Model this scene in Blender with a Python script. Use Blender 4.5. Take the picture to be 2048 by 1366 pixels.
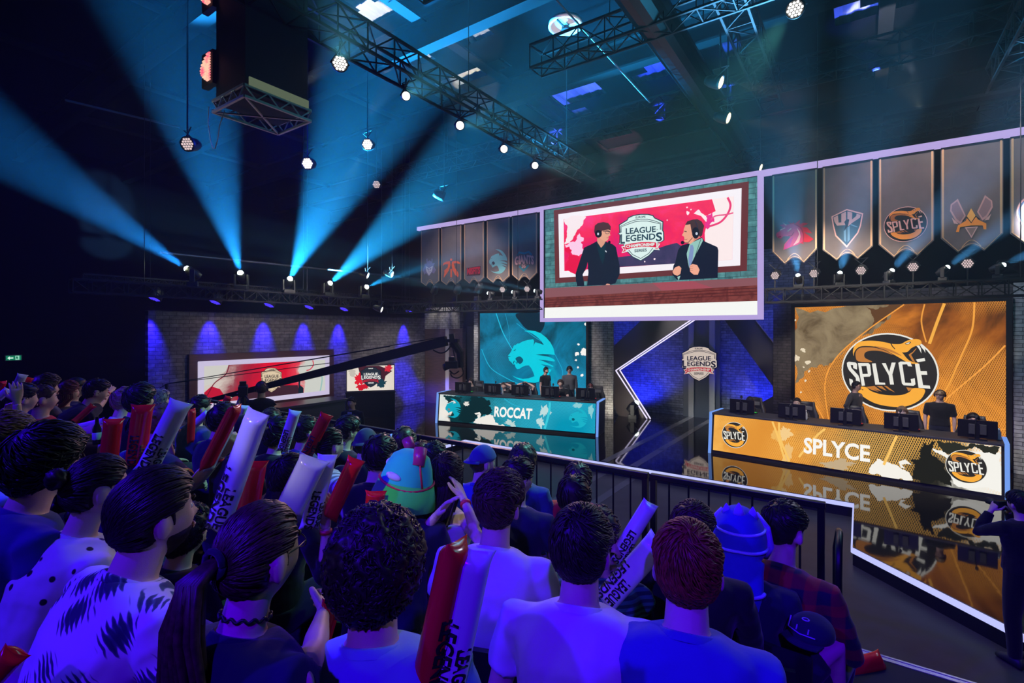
import bpy, bmesh, math, random
import numpy as np
from mathutils import Vector, Matrix, noise, Euler
for o in list(bpy.data.objects): bpy.data.objects.remove(o)
S = bpy.context.scene; COL = S.collection
R = math.radians; PI = math.pi
random.seed(7)
# ------------------------------------------------------------ camera (hall axes: x across the stage, y into the stage)
F, HY, CX = 1000.0, 660.0, 1024.0
YAW = R(34.85); CY_, SY_ = math.cos(YAW), math.sin(YAW)
CH = 3.45
ZS = 0.27                      # stage floor height
cd = bpy.data.cameras.new('camera'); cam = bpy.data.objects.new('camera', cd); COL.objects.link(cam)
cam.location = (0, 0, CH); cam.rotation_euler = (R(90), 0, YAW)
cd.sensor_width = 36; cd.lens = F/2048*36; cd.shift_y = (HY-683)/2048; cd.clip_start = .02; cd.clip_end = 200
S.camera = cam
S.view_settings.view_transform = 'Standard'; S.view_settings.look = 'None'
S.view_settings.exposure = 0.0; S.view_settings.gamma = 1; S.view_settings.use_curve_mapping = False
S.cycles.use_denoising = True
S.cycles.max_bounces = 5; S.cycles.diffuse_bounces = 2; S.cycles.glossy_bounces = 3
S.cycles.transmission_bounces = 3; S.cycles.volume_bounces = 0; S.cycles.transparent_max_bounces = 6
S.cycles.sample_clamp_indirect = 3; S.cycles.caustics_reflective = False; S.cycles.caustics_refractive = False
w = bpy.data.worlds.new('world'); S.world = w; w.use_nodes = True
w.node_tree.nodes['Background'].inputs[0].default_value = (.0, .0, .004, 1)
w.node_tree.nodes['Background'].inputs[1].default_value = 1

def ray(px, py):
    a = (px-CX)/F; b = (HY-py)/F
    return Vector((CY_*a-SY_, SY_*a+CY_, b))
CAM = Vector((0, 0, CH))
def at(px, py, Y): return CAM+ray(px, py)*Y
def on_y(px, py, v): d = ray(px, py); return CAM+d*(v/d.y)
def on_x(px, py, u): d = ray(px, py); return CAM+d*(u/d.x)
def on_z(px, py, z): d = ray(px, py); return CAM+d*((z-CH)/d.z)
def on_pl(px, py, p, n): d = ray(px, py); return CAM+d*((p-CAM).dot(n)/d.dot(n))
def topx(p):
    q = Vector(p)-CAM; X = CY_*q.x+SY_*q.y; Y = -SY_*q.x+CY_*q.y
    return (CX+F*X/Y, HY-F*q.z/Y, Y)

# ------------------------------------------------------------ lights that carry the whole room
def light(kind, name, loc, aim, energy, color, size=.1, spot=60, blend=.3, parent=None, vol=None):
    d = bpy.data.lights.new(name, kind); d.energy = energy; d.color = color
    if kind == 'SPOT': d.spot_size = R(spot); d.spot_blend = blend; d.shadow_soft_size = size
    elif kind == 'AREA': d.size = size
    else: d.shadow_soft_size = size
    if vol is not None: d.volume_factor = vol
    o = bpy.data.objects.new(name, d); COL.objects.link(o); o.location = loc
    if aim is not None: o.rotation_euler = (Vector(aim)-Vector(loc)).to_track_quat('-Z', 'Y').to_euler()
    if parent is not None:
        o.parent = parent; o.matrix_parent_inverse = parent.matrix_world.inverted()
    return o
BLUE = (.035, .0, 1.0)
light('SPOT', 'audience_wash', (-4.5, -4.0, 8.5), (-2.0, 2.2, 1.8), 3500, BLUE, .12, 62, .6)
light('SPOT', 'audience_wash', (2.6, -4.4, 8.5), (1.2, 2.2, 1.8), 3000, (.06, .0, 1.0), .12, 55, .6)
light('SPOT', 'audience_wash', (-12.0, -3.0, 8.5), (-7.0, 2.0, 1.8), 1900, BLUE, .12, 60, .6)
light('SPOT', 'audience_fill', (-1.5, -4.2, 6.5), (-1.5, 2.2, 1.8), 18, (.8, 1.0, .7), .3, 90, .6)
hat_ = at(812, 985, 2.75); light('SPOT', 'added_hat_spot', (-2.2, -3.6, 6.4), hat_, 420, (1, .95, .6), .05, 5.5, .7)  # added narrow spot that brightens only the green hat
light('SPOT', 'audience_side_light', (-7.0, 12.0, 7.6), (-3.5, 1.5, 2.0), 420, (1.0, .5, .6), .2, 50, .6)
light('SPOT', 'audience_side_light', (2.2, 11.8, 7.6), (.5, 2.0, 2.0), 420, (.85, .75, 1.0), .2, 45, .6)
light('SPOT', 'audience_side_light', (-9.5, 12.2, 6.0), (-4.6, 1.6, 2.5), 700, (1.0, .55, .6), .2, 40, .6)
light('SPOT', 'stage_front_light', (-8.4, 8.6, 7.0), (-9.6, 14.2, 1.4), 2000, (1, .9, .82), .2, 56, .6)
light('SPOT', 'stage_front_light', (-.8, 9.0, 7.0), (-.4, 14.6, 1.4), 2000, (1, .88, .76), .2, 58, .6)
light('AREA', 'floor_wash', (-2.7, 8.0, 6.4), (-2.7, 8.0, 0), 60, (1, .85, .75), 4)
light('SPOT', 'banner_light', (-10.6, 10.6, 7.2), (-11.0, 13.0, 5.2), 170, (1, .85, .8), .1, 90, .7)
light('SPOT', 'banner_light', (1.0, 10.2, 8.2), (1.6, 13.0, 5.6), 330, (1, .82, .78), .1, 95, .7)
for u in (-7.0, -2.6): light('SPOT', 'blue_floor_light', (u, 17.8, .45), (u, 18.9, 2.6), 420, (.02, .03, 1), .15, 120, .6)
for u in (-7.3, -2.3): light('SPOT', 'blue_wall_wash', (u, 16.6, 5.4), (u-.1, 18.9, 2.2), 420, (.03, .05, 1), .2, 62, .8)
light('SPOT', 'column_light', (-4.9, 16.2, 6.0), (-4.95, 18.7, 1.0), 1000, (.8, .9, 1), .1, 40, .7)
light('SPOT', 'brick_light', (-10.8, 8.5, 5.4), (-15.8, 9.5, 2.6), 520, (1, .82, .74), .2, 80, .7)
light('SPOT', 'brick_light', (-12.2, 13.4, 5.0), (-15.8, 14.2, 1.4), 420, (.95, .92, 1), .2, 60, .7)
light('SPOT', 'wood_light', (-14.2, 14.9, .6), (-14.4, 15.9, 1.2), 30, (1, .8, .6), .1, 130, .6)
light('SPOT', 'lintel_light', (-14.6, 14.6, 4.9), (-14.7, 15.9, 3.9), 60, (1, .95, .9), .1, 70, .6)
light('SPOT', 'pillar_uplight', (-6.9, 15.9, .5), (-6.9, 16.8, 1.0), 60, (1, .95, .8), .1, 110, .6)
light('SPOT', 'pillar_uplight', (-12.4, 14.2, 3.6), (-12.2, 15.2, 2.4), 40, (.9, .9, 1), .1, 110, .6)
light('SPOT', 'pillar_light', (2.6, 12.6, 6.0), (3.6, 15.6, 2.6), 1100, (.8, .85, 1), .1, 60, .6)
light('SPOT', 'brick_top_light', (1.0, 13.6, 6.2), (1.4, 16.2, 4.2), 160, (.7, .85, 1), .1, 110, .6)

# ------------------------------------------------------------ materials
MATS = {}
def nd(nt, t, **kw):
    n = nt.nodes.new(t)
    for k, v in kw.items():
        if k in n.inputs.keys() if isinstance(k, str) else False: n.inputs[k].default_value = v
        else: setattr(n, k, v)
    return n
def L(nt, a, b): nt.links.new(a, b)
def ramp(nt, src, stops, interp='LINEAR'):
    r = nt.nodes.new('ShaderNodeValToRGB'); r.color_ramp.interpolation = interp
    e = r.color_ramp.elements
    while len(e) < len(stops): e.new(.5)
    for i, (p, c) in enumerate(stops): e[i].position = p; e[i].color = (*c, 1) if len(c) == 3 else c
    L(nt, src, r.inputs[0]); return r.outputs[0]
def lin(r, g, b):
    f = lambda c: (c/255/12.92) if c/255 <= .04045 else ((c/255+.055)/1.055)**2.4
    return (f(r), f(g), f(b))
def mat(name, col=(.5, .5, .5), rough=.6, metal=0, em=0, emc=None, bump=0, bscale=30, spec=.5, var=0, vscale=6, sampling=None, sheen=0):
    if name in MATS: return MATS[name]
    m = bpy.data.materials.new(name); m.use_nodes = True; nt = m.node_tree; b = nt.nodes['Principled BSDF']
    b.inputs['Base Color'].default_value = (*col, 1); b.inputs['Roughness'].default_value = rough
    b.inputs['Metallic'].default_value = metal; b.inputs['Specular IOR Level'].default_value = spec
    if sheen: b.inputs['Sheen Weight'].default_value = sheen
    if em:
        b.inputs['Emission Color'].default_value = (*(emc or col), 1); b.inputs['Emission Strength'].default_value = em
    if bump or var:
        tc = nt.nodes.new('ShaderNodeTexCoord')
    if var:
        n = nd(nt, 'ShaderNodeTexNoise'); n.inputs['Scale'].default_value = vscale; n.inputs['Detail'].default_value = 5
        L(nt, tc.outputs['Object'], n.inputs['Vector'])
        c = ramp(nt, n.outputs['Fac'], [(.3, tuple(x*(1-var) for x in col)), (.7, tuple(min(1, x*(1+var)) for x in col))])
        L(nt, c, b.inputs['Base Color'])
    if bump:
        n = nd(nt, 'ShaderNodeTexNoise'); n.inputs['Scale'].default_value = bscale; n.inputs['Detail'].default_value = 4
        L(nt, tc.outputs['Object'], n.inputs['Vector'])
        bp = nt.nodes.new('ShaderNodeBump'); bp.inputs['Strength'].default_value = bump; bp.inputs['Distance'].default_value = .02
        L(nt, n.outputs['Fac'], bp.inputs['Height']); L(nt, bp.outputs[0], b.inputs['Normal'])
    if sampling: m.cycles.emission_sampling = sampling
    MATS[name] = m; return m
def emat(name, col, s=1.0, sampling='NONE'):
    """self-lit picture element of a screen or lamp"""
    if name in MATS: return MATS[name]
    m = bpy.data.materials.new(name); m.use_nodes = True; nt = m.node_tree
    b = nt.nodes['Principled BSDF']; b.inputs['Base Color'].default_value = (.002, .002, .002, 1); b.inputs['Roughness'].default_value = .8
    b.inputs['Specular IOR Level'].default_value = .0
    b.inputs['Emission Color'].default_value = (*col, 1); b.inputs['Emission Strength'].default_value = s
    m.cycles.emission_sampling = sampling
    MATS[name] = m; return m
def E(r, g, b, s=1.0): return emat('screen_%d_%d_%d_%d' % (r, g, b, int(s*100)), lin(r, g, b), s)
def brick(name, c1, c2, mortar, bw=.26, bh=.085, rough=.8, ax='xz', bump=.6):
    if name in MATS: return MATS[name]
    m = bpy.data.materials.new(name); m.use_nodes = True; nt = m.node_tree; b = nt.nodes['Principled BSDF']
    tc = nt.nodes.new('ShaderNodeTexCoord'); sp = nt.nodes.new('ShaderNodeSeparateXYZ'); cb = nt.nodes.new('ShaderNodeCombineXYZ')
    L(nt, tc.outputs['Object'], sp.inputs[0]); L(nt, sp.outputs[ax[0].upper()], cb.inputs[0]); L(nt, sp.outputs[ax[1].upper()], cb.inputs[1])
    t = nt.nodes.new('ShaderNodeTexBrick'); L(nt, cb.outputs[0], t.inputs['Vector'])
    t.inputs['Scale'].default_value = 1; t.inputs['Brick Width'].default_value = bw; t.inputs['Row Height'].default_value = bh
    t.inputs['Mortar Size'].default_value = .007; t.inputs['Mortar Smooth'].default_value = .3; t.inputs['Bias'].default_value = -.1
    t.inputs['Color1'].default_value = (*c1, 1); t.inputs['Color2'].default_value = (*c2, 1); t.inputs['Mortar'].default_value = (*mortar, 1)
    n = nt.nodes.new('ShaderNodeTexNoise'); n.inputs['Scale'].default_value = 7; n.inputs['Detail'].default_value = 6
    L(nt, tc.outputs['Object'], n.inputs['Vector'])
    mx = nt.nodes.new('ShaderNodeMix'); mx.data_type = 'RGBA'; mx.blend_type = 'MULTIPLY'; mx.inputs[0].default_value = .7
    L(nt, t.outputs['Color'], mx.inputs[6]); L(nt, ramp(nt, n.outputs['Fac'], [(.35, (.45, .45, .45)), (.65, (1.2, 1.2, 1.2))]), mx.inputs[7])
    L(nt, mx.outputs[2], b.inputs['Base Color']); b.inputs['Roughness'].default_value = rough
    ad = nt.nodes.new('ShaderNodeMath'); ad.operation = 'MULTIPLY_ADD'; ad.inputs[1].default_value = -1.0
    L(nt, t.outputs['Fac'], ad.inputs[0]); L(nt, n.outputs['Fac'], ad.inputs[2])
    bp = nt.nodes.new('ShaderNodeBump'); bp.inputs['Strength'].default_value = bump; bp.inputs['Distance'].default_value = .02
    L(nt, ad.outputs[0], bp.inputs['Height']); L(nt, bp.outputs[0], b.inputs['Normal'])
    MATS[name] = m; return m
def wood(name, c1, c2, rough=.45, sc=(1, 1, 14)):
    if name in MATS: return MATS[name]
    m = bpy.data.materials.new(name); m.use_nodes = True; nt = m.node_tree; b = nt.nodes['Principled BSDF']
    tc = nt.nodes.new('ShaderNodeTexCoord'); mp = nt.nodes.new('ShaderNodeMapping'); mp.inputs['Scale'].default_value = sc
    L(nt, tc.outputs['Object'], mp.inputs[0]); n = nt.nodes.new('ShaderNodeTexNoise'); n.inputs['Scale'].default_value = 2; n.inputs['Detail'].default_value = 8
    L(nt, mp.outputs[0], n.inputs['Vector']); L(nt, ramp(nt, n.outputs['Fac'], [(.3, c1), (.7, c2)]), b.inputs['Base Color'])
    b.inputs['Roughness'].default_value = rough; MATS[name] = m; return m

# ------------------------------------------------------------ mesh kit
class MB:
    def __init__(s): s.v = []; s.f = []; s.mi = []
    def add(s, vs, fs, mi=0):
        o = len(s.v); s.v += [Vector(p) for p in vs]; s.f += [tuple(i+o for i in f) for f in fs]; s.mi += [mi]*len(fs); return s
    def box(s, c, d, rot=None, mi=0, taper=1.0):
        hx, hy, hz = d[0]/2, d[1]/2, d[2]/2; q = Euler(rot).to_matrix() if rot else None; vs = []
        for z in (-1, 1):
            k = taper if z > 0 else 1
            for x, y in ((-1, -1), (1, -1), (1, 1), (-1, 1)):
                p = Vector((x*hx*k, y*hy*k, z*hz)); vs.append((q @ p if q else p)+Vector(c))
        return s.add(vs, [(3, 2, 1, 0), (4, 5, 6, 7), (0, 1, 5, 4), (1, 2, 6, 5), (2, 3, 7, 6), (3, 0, 4, 7)], mi)
    def rings(s, rs, mi=0, caps=True, closed=False):
        n = len(rs[0]); vs = [p for r in rs for p in r]; fs = []
        m = len(rs)
        for i in range(m if closed else m-1):
            for j in range(n): fs.append((i*n+j, i*n+(j+1) % n, ((i+1) % m)*n+(j+1) % n, ((i+1) % m)*n+j))
        if caps and not closed: fs.append(tuple(range(n))[::-1]); fs.append(tuple((m-1)*n+j for j in range(n)))
        return s.add(vs, fs, mi)
    def tube(s, path, r, n=8, mi=0, caps=True, flat=1.0, up=None):
        path = [Vector(p) for p in path]
        if len(path) < 2: return s
        rr = r if isinstance(r, (list, tuple)) else [r]*len(path); rs = []; prev = None
        for i, p in enumerate(path):
            t = (path[min(i+1, len(path)-1)]-path[max(i-1, 0)])
            t = t.normalized() if t.length > 1e-9 else Vector((0, 0, 1))
            if prev is None:
                a = Vector(up) if up is not None else (Vector((0, 0, 1)) if abs(t.z) < .9 else Vector((1, 0, 0)))
                x = (a-t*a.dot(t)).normalized()
            else:
                x = prev-t*prev.dot(t); x = x.normalized() if x.length > 1e-6 else t.orthogonal().normalized()
            prev = x; y = t.cross(x)
            rs.append([p+x*(rr[i]*math.cos(2*PI*k/n))+y*(rr[i]*flat*math.sin(2*PI*k/n)) for k in range(n)])
        return s.rings(rs, mi, caps)
    def bar(s, a, b, w, h=None, mi=0):
        a = Vector(a); b = Vector(b); d = b-a; q = d.to_track_quat('Y', 'Z').to_matrix(); h = h or w
        o = len(s.v); c = (a+b)/2; vs = []
        for z in (-1, 1):
            for x, y in ((-1, -1), (1, -1), (1, 1), (-1, 1)): vs.append(c+q @ Vector((x*w/2, y*d.length/2, z*h/2)))
        return s.add(vs, [(3, 2, 1, 0), (4, 5, 6, 7), (0, 1, 5, 4), (1, 2, 6, 5), (2, 3, 7, 6), (3, 0, 4, 7)], mi)
    def ell(s, c, r, nu=16, nv=10, rot=None, mi=0, fn=None):
        q = Euler(rot).to_matrix() if rot else Matrix.Identity(3); c = Vector(c); vs = []; fs = []
        for i in range(nv+1):
            th = PI*i/nv
            for j in range(nu):
                ph = 2*PI*j/nu; d = Vector((math.sin(th)*math.cos(ph), math.sin(th)*math.sin(ph), math.cos(th)))
                p = Vector((d.x*r[0], d.y*r[1], d.z*r[2]))
                if fn: p = fn(d, p)
                vs.append(c+q @ p)
        for i in range(nv):
            for j in range(nu):
                a, b2, c2, d2 = i*nu+j, i*nu+(j+1) % nu, (i+1)*nu+(j+1) % nu, (i+1)*nu+j
                fs.append((a, d2, c2, b2))
        return s.add(vs, fs, mi)
    def lathe(s, prof, n=20, M=None, mi=0):
        rs = [[(Vector((r*math.cos(2*PI*k/n), r*math.sin(2*PI*k/n), z))) for k in range(n)] for r, z in prof]
        if M is not None: rs = [[M @ p for p in r] for r in rs]
        return s.rings(rs, mi, True)
    def prism(s, pts, y0, y1, mi=0):
        """outline in local x,z; thickness along y"""
        n = len(pts); vs = [(x, y0, z) for x, z in pts]+[(x, y1, z) for x, z in pts]
        fs = [tuple(range(n)), tuple(range(2*n-1, n-1, -1))]+[(i, i+n, (i+1) % n+n, (i+1) % n) for i in range(n)]
        return s.add(vs, fs, mi)
    def flat(s, pts, y, mi=0):
        return s.add([(x, y, z) for x, z in pts], [tuple(range(len(pts)))], mi)
    def build(s, name, mats, parent=None, smooth=False, loc=None, rot=None, bevel=0, fix=True):
        me = bpy.data.meshes.new(name); me.from_pydata([tuple(p) for p in s.v], [], s.f)
        mats = mats if isinstance(mats, (list, tuple)) else [mats]
        for m in mats: me.materials.append(m)
        if len(mats) > 1: me.polygons.foreach_set('material_index', s.mi)
        if fix:
            bm = bmesh.new(); bm.from_mesh(me); bmesh.ops.recalc_face_normals(bm, faces=bm.faces); bm.to_mesh(me); bm.free()
        if smooth: me.polygons.foreach_set('use_smooth', [True]*len(me.polygons))
        me.update()
        o = bpy.data.objects.new(name, me); COL.objects.link(o)
        if parent is not None: o.parent = parent
        if loc is not None: o.location = loc
        if rot is not None: o.rotation_euler = rot
        if bevel:
            b = o.modifiers.new('bevel', 'BEVEL'); b.width = bevel; b.segments = 2; b.limit_method = 'ANGLE'
        return o
def empty(name, loc=(0, 0, 0), rz=0, parent=None):
    o = bpy.data.objects.new(name, None); COL.objects.link(o); o.location = loc; o.rotation_euler = (0, 0, rz); o.empty_display_size = .1
    if parent is not None: o.parent = parent
    return o
def T(o, label, cat, group=None, kind=None):
    o['label'] = label; o['category'] = cat
    if group: o['group'] = group
    if kind: o['kind'] = kind
    return o
def ST(o): o['kind'] = 'structure'; return o
def spl(pts, n=6, closed=True):
    out = []; m = len(pts); P = [Vector((p[0], p[1])) for p in pts]
    for i in range(m if closed else m-1):
        p0, p1, p2, p3 = (P[(i-1) % m], P[i], P[(i+1) % m], P[(i+2) % m]) if closed else (P[max(i-1, 0)], P[i], P[i+1], P[min(i+2, m-1)])
        for k in range(n):
            t = k/n; out.append(.5*((2*p1)+(p2-p0)*t+(2*p0-5*p1+4*p2-p3)*t*t+(3*p1-p0-3*p2+p3)*t**3))
    if not closed: out.append(P[-1])
    return [(p.x, p.y) for p in out]
class Hm:
    """homography from a quad of pixels (TL,TR,BR,BL) to a w x h rectangle (x right, z up, origin BL)"""
    def __init__(s, q, w, h, z=None):
        dst = [(0, h), (w, h), (w, 0), (0, 0)]; A = []; B = []
        for (x, y), (X, Y) in zip(q, dst):
            A.append([x, y, 1, 0, 0, 0, -X*x, -X*y]); B.append(X); A.append([0, 0, 0, x, y, 1, -Y*x, -Y*y]); B.append(Y)
        s.h = np.append(np.linalg.solve(np.array(A, float), np.array(B, float)), 1).reshape(3, 3); s.z = z
    def __call__(s, x, y):
        if s.z: x, y = s.z[0]+x/s.z[2], s.z[1]+y/s.z[2]
        v = s.h @ np.array([x, y, 1.0]); return (v[0]/v[2], v[1]/v[2])
    def pts(s, l): return [s(x, y) for x, y in l]
FONT = {}
def text2d(txt, bold=.0, res=3, space=1.0):
    """glyph outlines as flat verts/faces, normalised to a 1x1 box; returns aspect too"""
    k = (txt, bold, res, space)
    if k in FONT: return FONT[k]
    c = bpy.data.curves.new('t', 'FONT'); c.body = txt; c.fill_mode = 'FRONT'; c.offset = bold; c.resolution_u = res; c.space_character = space
    o = bpy.data.objects.new('t', c); COL.objects.link(o); dg = bpy.context.evaluated_depsgraph_get(); dg.update()
    me = bpy.data.meshes.new_from_object(o.evaluated_get(dg))
    V = np.array([v.co[:2] for v in me.vertices]); fs = [tuple(p.vertices) for p in me.polygons]
    bpy.data.objects.remove(o); bpy.data.curves.remove(c); bpy.data.meshes.remove(me)
    lo, hi = V.min(0), V.max(0); V = (V-lo)/(hi-lo); FONT[k] = (V, fs, (hi-lo)[0]/(hi-lo)[1]); return FONT[k]
def text_quad(mb, txt, quad, y, mi=0, bold=.02, space=1.0, curve=0):
    """lay the text into the quad BL,BR,TR,TL of local (x,z)"""
    V, fs, a = text2d(txt, bold, space=space); bl, br, tr, tl = [Vector(p) for p in quad]; vs = []
    for x, z in V:
        zz = z; p = (bl*(1-x)+br*x)*(1-zz)+(tl*(1-x)+tr*x)*zz
        if curve: p = p+Vector((0, curve*(1-(2*x-1)**2)))
        vs.append((p.x, y, p.y))
    mb.add(vs, fs, mi)
def text_box(mb, txt, cx, cz, w, h, y, mi=0, bold=.02, sh=0, space=1.0):
    text_quad(mb, txt, [(cx-w/2-sh, cz-h/2), (cx+w/2-sh, cz-h/2), (cx+w/2+sh, cz+h/2), (cx-w/2+sh, cz+h/2)], y, mi, bold, space)
# ------------------------------------------------------------ setting
def panel(name, p0, p1, zb, zt, m, th=.2, struct=True):
    p0 = Vector(p0); p1 = Vector(p1); d = p1-p0; a = math.atan2(d.y, d.x); w_ = Vector((d.x, d.y)).length
    mb = MB(); mb.box((w_/2, th/2, (zb+zt)/2), (w_, th, zt-zb))
    o = mb.build(name, m, loc=(p0.x, p0.y, 0), rot=(0, 0, a))
    if struct: ST(o)
    return o
BLK = mat('matt_black', (.006, .006, .008), .8)
DARK = mat('dark_drape', (.010, .010, .014), .95)
GREY = mat('dark_grey_paint', (.03, .03, .035), .6)
STEEL = mat('scaffold_steel', (.12, .12, .13), .45, .8)
TRUSSM = mat('truss_metal', (.006, .0065, .008), .6, 0, spec=.25)
floorm = mat('hall_floor_vinyl', (.060, .052, .047), .45, var=.15, vscale=3, spec=.35)
stagem = mat('glossy_stage_vinyl', (.012, .011, .012), .04, bump=.012, bscale=7, spec=.85)
mb = MB(); mb.box((-4, 6, -.1), (50, 36, .2)); ST(mb.build('floor', floorm))
SP = [(-17.6, 5.2), (-13.1, 5.2), (-9.43, 8.88), (-9.43, 11.15), (-.09, 11.15), (-.09, 8.88), (3.59, 5.2), (12, 5.2), (12, 19.6), (-17.6, 19.6)]
def slab(name, pts, z0, z1, m):
    n = len(pts); mb = MB(); mb.add([(x, y, z0) for x, y in pts]+[(x, y, z1) for x, y in pts],
        [tuple(range(n))[::-1], tuple(range(n, 2*n))]+[(i, (i+1) % n, (i+1) % n+n, i+n) for i in range(n)])
    return ST(mb.build(name, m))
slab('stage_floor', SP, 0, ZS, stagem)
LEDW = emat('led_strip_white', lin(190, 195, 255), 1.05, 'AUTO')
LEDB = emat('led_strip_blue', lin(120, 165, 250), .9, 'AUTO')
mb = MB()
for i in range(1, 6):
    a = Vector((*SP[i], ZS-.05)); b = Vector((*SP[i+1], ZS-.05)); d = (b-a).normalized(); nrm = Vector((d.y, -d.x, 0))
    mb.bar(a+nrm*.012, b+nrm*.012, .024, .075)
ST(mb.build('trim_stage_edge', LEDW))
# back shell of the hall
wallblk = mat('hall_wall_black', (.003, .003, .005), .95, spec=0)
for nm, a, b in (('wall_left', (-27, -10), (-27, 22)), ('wall_back', (-27, 22), (14, 22)), ('wall_right', (14, 22), (14, -10)), ('wall_rear', (14, -10), (-27, -10))):
    panel(nm, a, b, 0, 11.6, wallblk)
# brick partitions
bk_dark = brick('brick_painted_dark', (.085, .075, .085), (.05, .045, .05), (.012, .011, .012))
bk_grey = brick('brick_painted_grey', (.40, .38, .36), (.30, .29, .27), (.06, .055, .05), .30, .085)
bk_blue = brick('brick_painted_slate', (.22, .24, .28), (.12, .13, .16), (.04, .045, .06), .30, .09, .6)
XL = -15.8
panel('wall_brick_left', (XL, 5.47), (XL, 15.95), ZS, 3.98, brick('brick_left', (.15, .13, .125), (.085, .075, .072), (.03, .027, .026), .34, .11, bump=1.0))
# wooden wall beside the left team's screen
YW_ = 15.9
def bx(px, y=YW_): return on_y(px, 700, y).x
wd1 = wood('walnut_panel', (.075, .045, .035), (.14, .085, .06)); wd2 = wood('walnut_panel_dark', (.04, .025, .022), (.075, .045, .035))
panel('wall_panel_wood', (bx(850), YW_), (bx(890), YW_), ZS, 3.52, wd1)
panel('wall_panel_wood', (bx(898), YW_), (bx(925), YW_), ZS, 3.52, wd1)
panel('wall_panel_strip', (bx(890), YW_+.02), (bx(898), YW_+.02), ZS, 3.52, mat('pale_panel', (.5, .48, .45), .5), .14)
panel('wall_brick_lintel', (bx(850), YW_-.02), (bx(920), YW_-.02), 3.5, 4.42, bk_grey, .24)
panel('wall_recess_dark', (bx(925), YW_+.3), (bx(962), YW_+.3), ZS, 3.6, mat('navy_panel', (.02, .025, .05), .6))
# frames for both team walls
RS0 = at(960, 700, 19.0).xy; RS1 = at(1172, 700, 17.92).xy
GS0 = on_y(1590, 700, 16.4).xy; GS1 = at(2012, 700, 11.13).xy
def along(p0, p1, s, off=0):
    d = (p1-p0).normalized(); n = Vector((-d.y, d.x)); return p0+d*s+n*off
def brick_wall(name, p0, p1, s0, s1, off, zt, m, th=.2): return panel(name, along(p0, p1, s0, off), along(p0, p1, s1, off), ZS, zt, m, th)
brick_wall('wall_brick_team_left', RS0, RS1, -.32, 4.6, .42, 4.75, bk_dark)
brick_wall('wall_pillar_left', RS0, RS1, -.32, -.09, .2, 4.75, bk_grey, .25)
brick_wall('wall_pillar_center_left', RS0, RS1, 4.16, 4.95, .25, 4.75, bk_grey, .4)
brick_wall('wall_brick_team_right', GS0, GS1, -.75, 7.0, .42, 4.5, bk_dark)
brick_wall('wall_pillar_right', GS0, GS1, 4.42, 6.2, .05, 4.5, brick('brick_white', (.42, .42, .44), (.33, .33, .36), (.05, .05, .06), .3, .09), .3)
# centre: blue lit brick, band of columns, brown arrow panels
YB = 18.9
ST(panel('wall_brick_center', (-9.3, YB), (-1.2, YB), ZS, 6.2, bk_blue))
cpanel = mat('column_grey', (.10, .115, .125), .4); cstripe = mat('column_pale', (.42, .40, .37), .4)
def cu(px, y=YB-.12): return on_y(px, 760, y).x
for nm, x0, x1, m, o_ in (('wall_column_back', 1366, 1440, cpanel, .10), ('wall_column_pale', 1377.5, 1388, cstripe, .16), ('wall_column_pale', 1419, 1430, cstripe, .16)):
    panel(nm, (cu(x0), YB-o_), (cu(x1), YB-o_), ZS, 6.2, m, .1)
xs = [cu(1377.5), cu(1388), cu(1419), cu(1430)]
stripem = mat('stage_stripe', (.16, .15, .14), .12, spec=.6); hstripe = mat('hall_floor_stripe', (.115, .105, .095), .45)
for x0, x1 in ((xs[0], xs[1]), (xs[2], xs[3])):
    mb = MB(); mb.box(((x0+x1)/2, (11.2+YB)/2, ZS+.002), (x1-x0, YB-11.2, .004)); ST(mb.build('floor_stripe_stage', stripem))
    mb = MB(); mb.box(((x0+x1)/2, 8.0, .002), (x1-x0, 6.2, .004)); ST(mb.build('floor_stripe_hall', hstripe))
YA = 17.45
brown = mat('brown_panel', (.052, .038, .032), .5, var=.12, vscale=2)
def poly_wall(name, px, y, m, th=.15):
    mb = MB(); pts = []
    for a, b in px:
        p = on_y(a, b, y); pts.append((p.x, max(p.z, ZS)))
    mb.prism(pts, y, y+th); return ST(mb.build(name, m))
poly_wall('wall_arrow_left', [(1189, 728), (1283, 640), (1300, 560), (1500, 560), (1381, 641), (1236, 740), (1298, 836), (1298, 842), (1237, 832)], YA, brown)
poly_wall('wall_arrow_right', [(1450, 641), (1400, 560), (1440, 560), (1512, 641), (1581, 728), (1581, 870), (1500, 870), (1523, 805), (1556, 787)], YA, mat('brown_panel_dark', (.03, .027, .027), .5))
mb = MB(); P_ = lambda a, b: on_y(a, b, YA-.03)
mb.bar(P_(1512, 641), P_(1581, 728), .03)
ST(mb.build('trim_arrow_right', mat('bronze_edge', (.35, .25, .18), .4, .3)))
NEON = emat('neon_white', lin(225, 215, 255), 1.3, 'AUTO')
for pts in (((1440, 601), (1231.6, 741), (1294, 837.5)), ((1446, 602), (1239.5, 740), (1301, 834.5))):
    mb = MB(); q = [on_y(a, b, YA-.04) for a, b in pts]; q[2].z = ZS+.02
    mb.bar(q[0], q[1], .035); mb.bar(q[1], q[2], .035); ST(mb.build('trim_neon_arrow', NEON))

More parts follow.
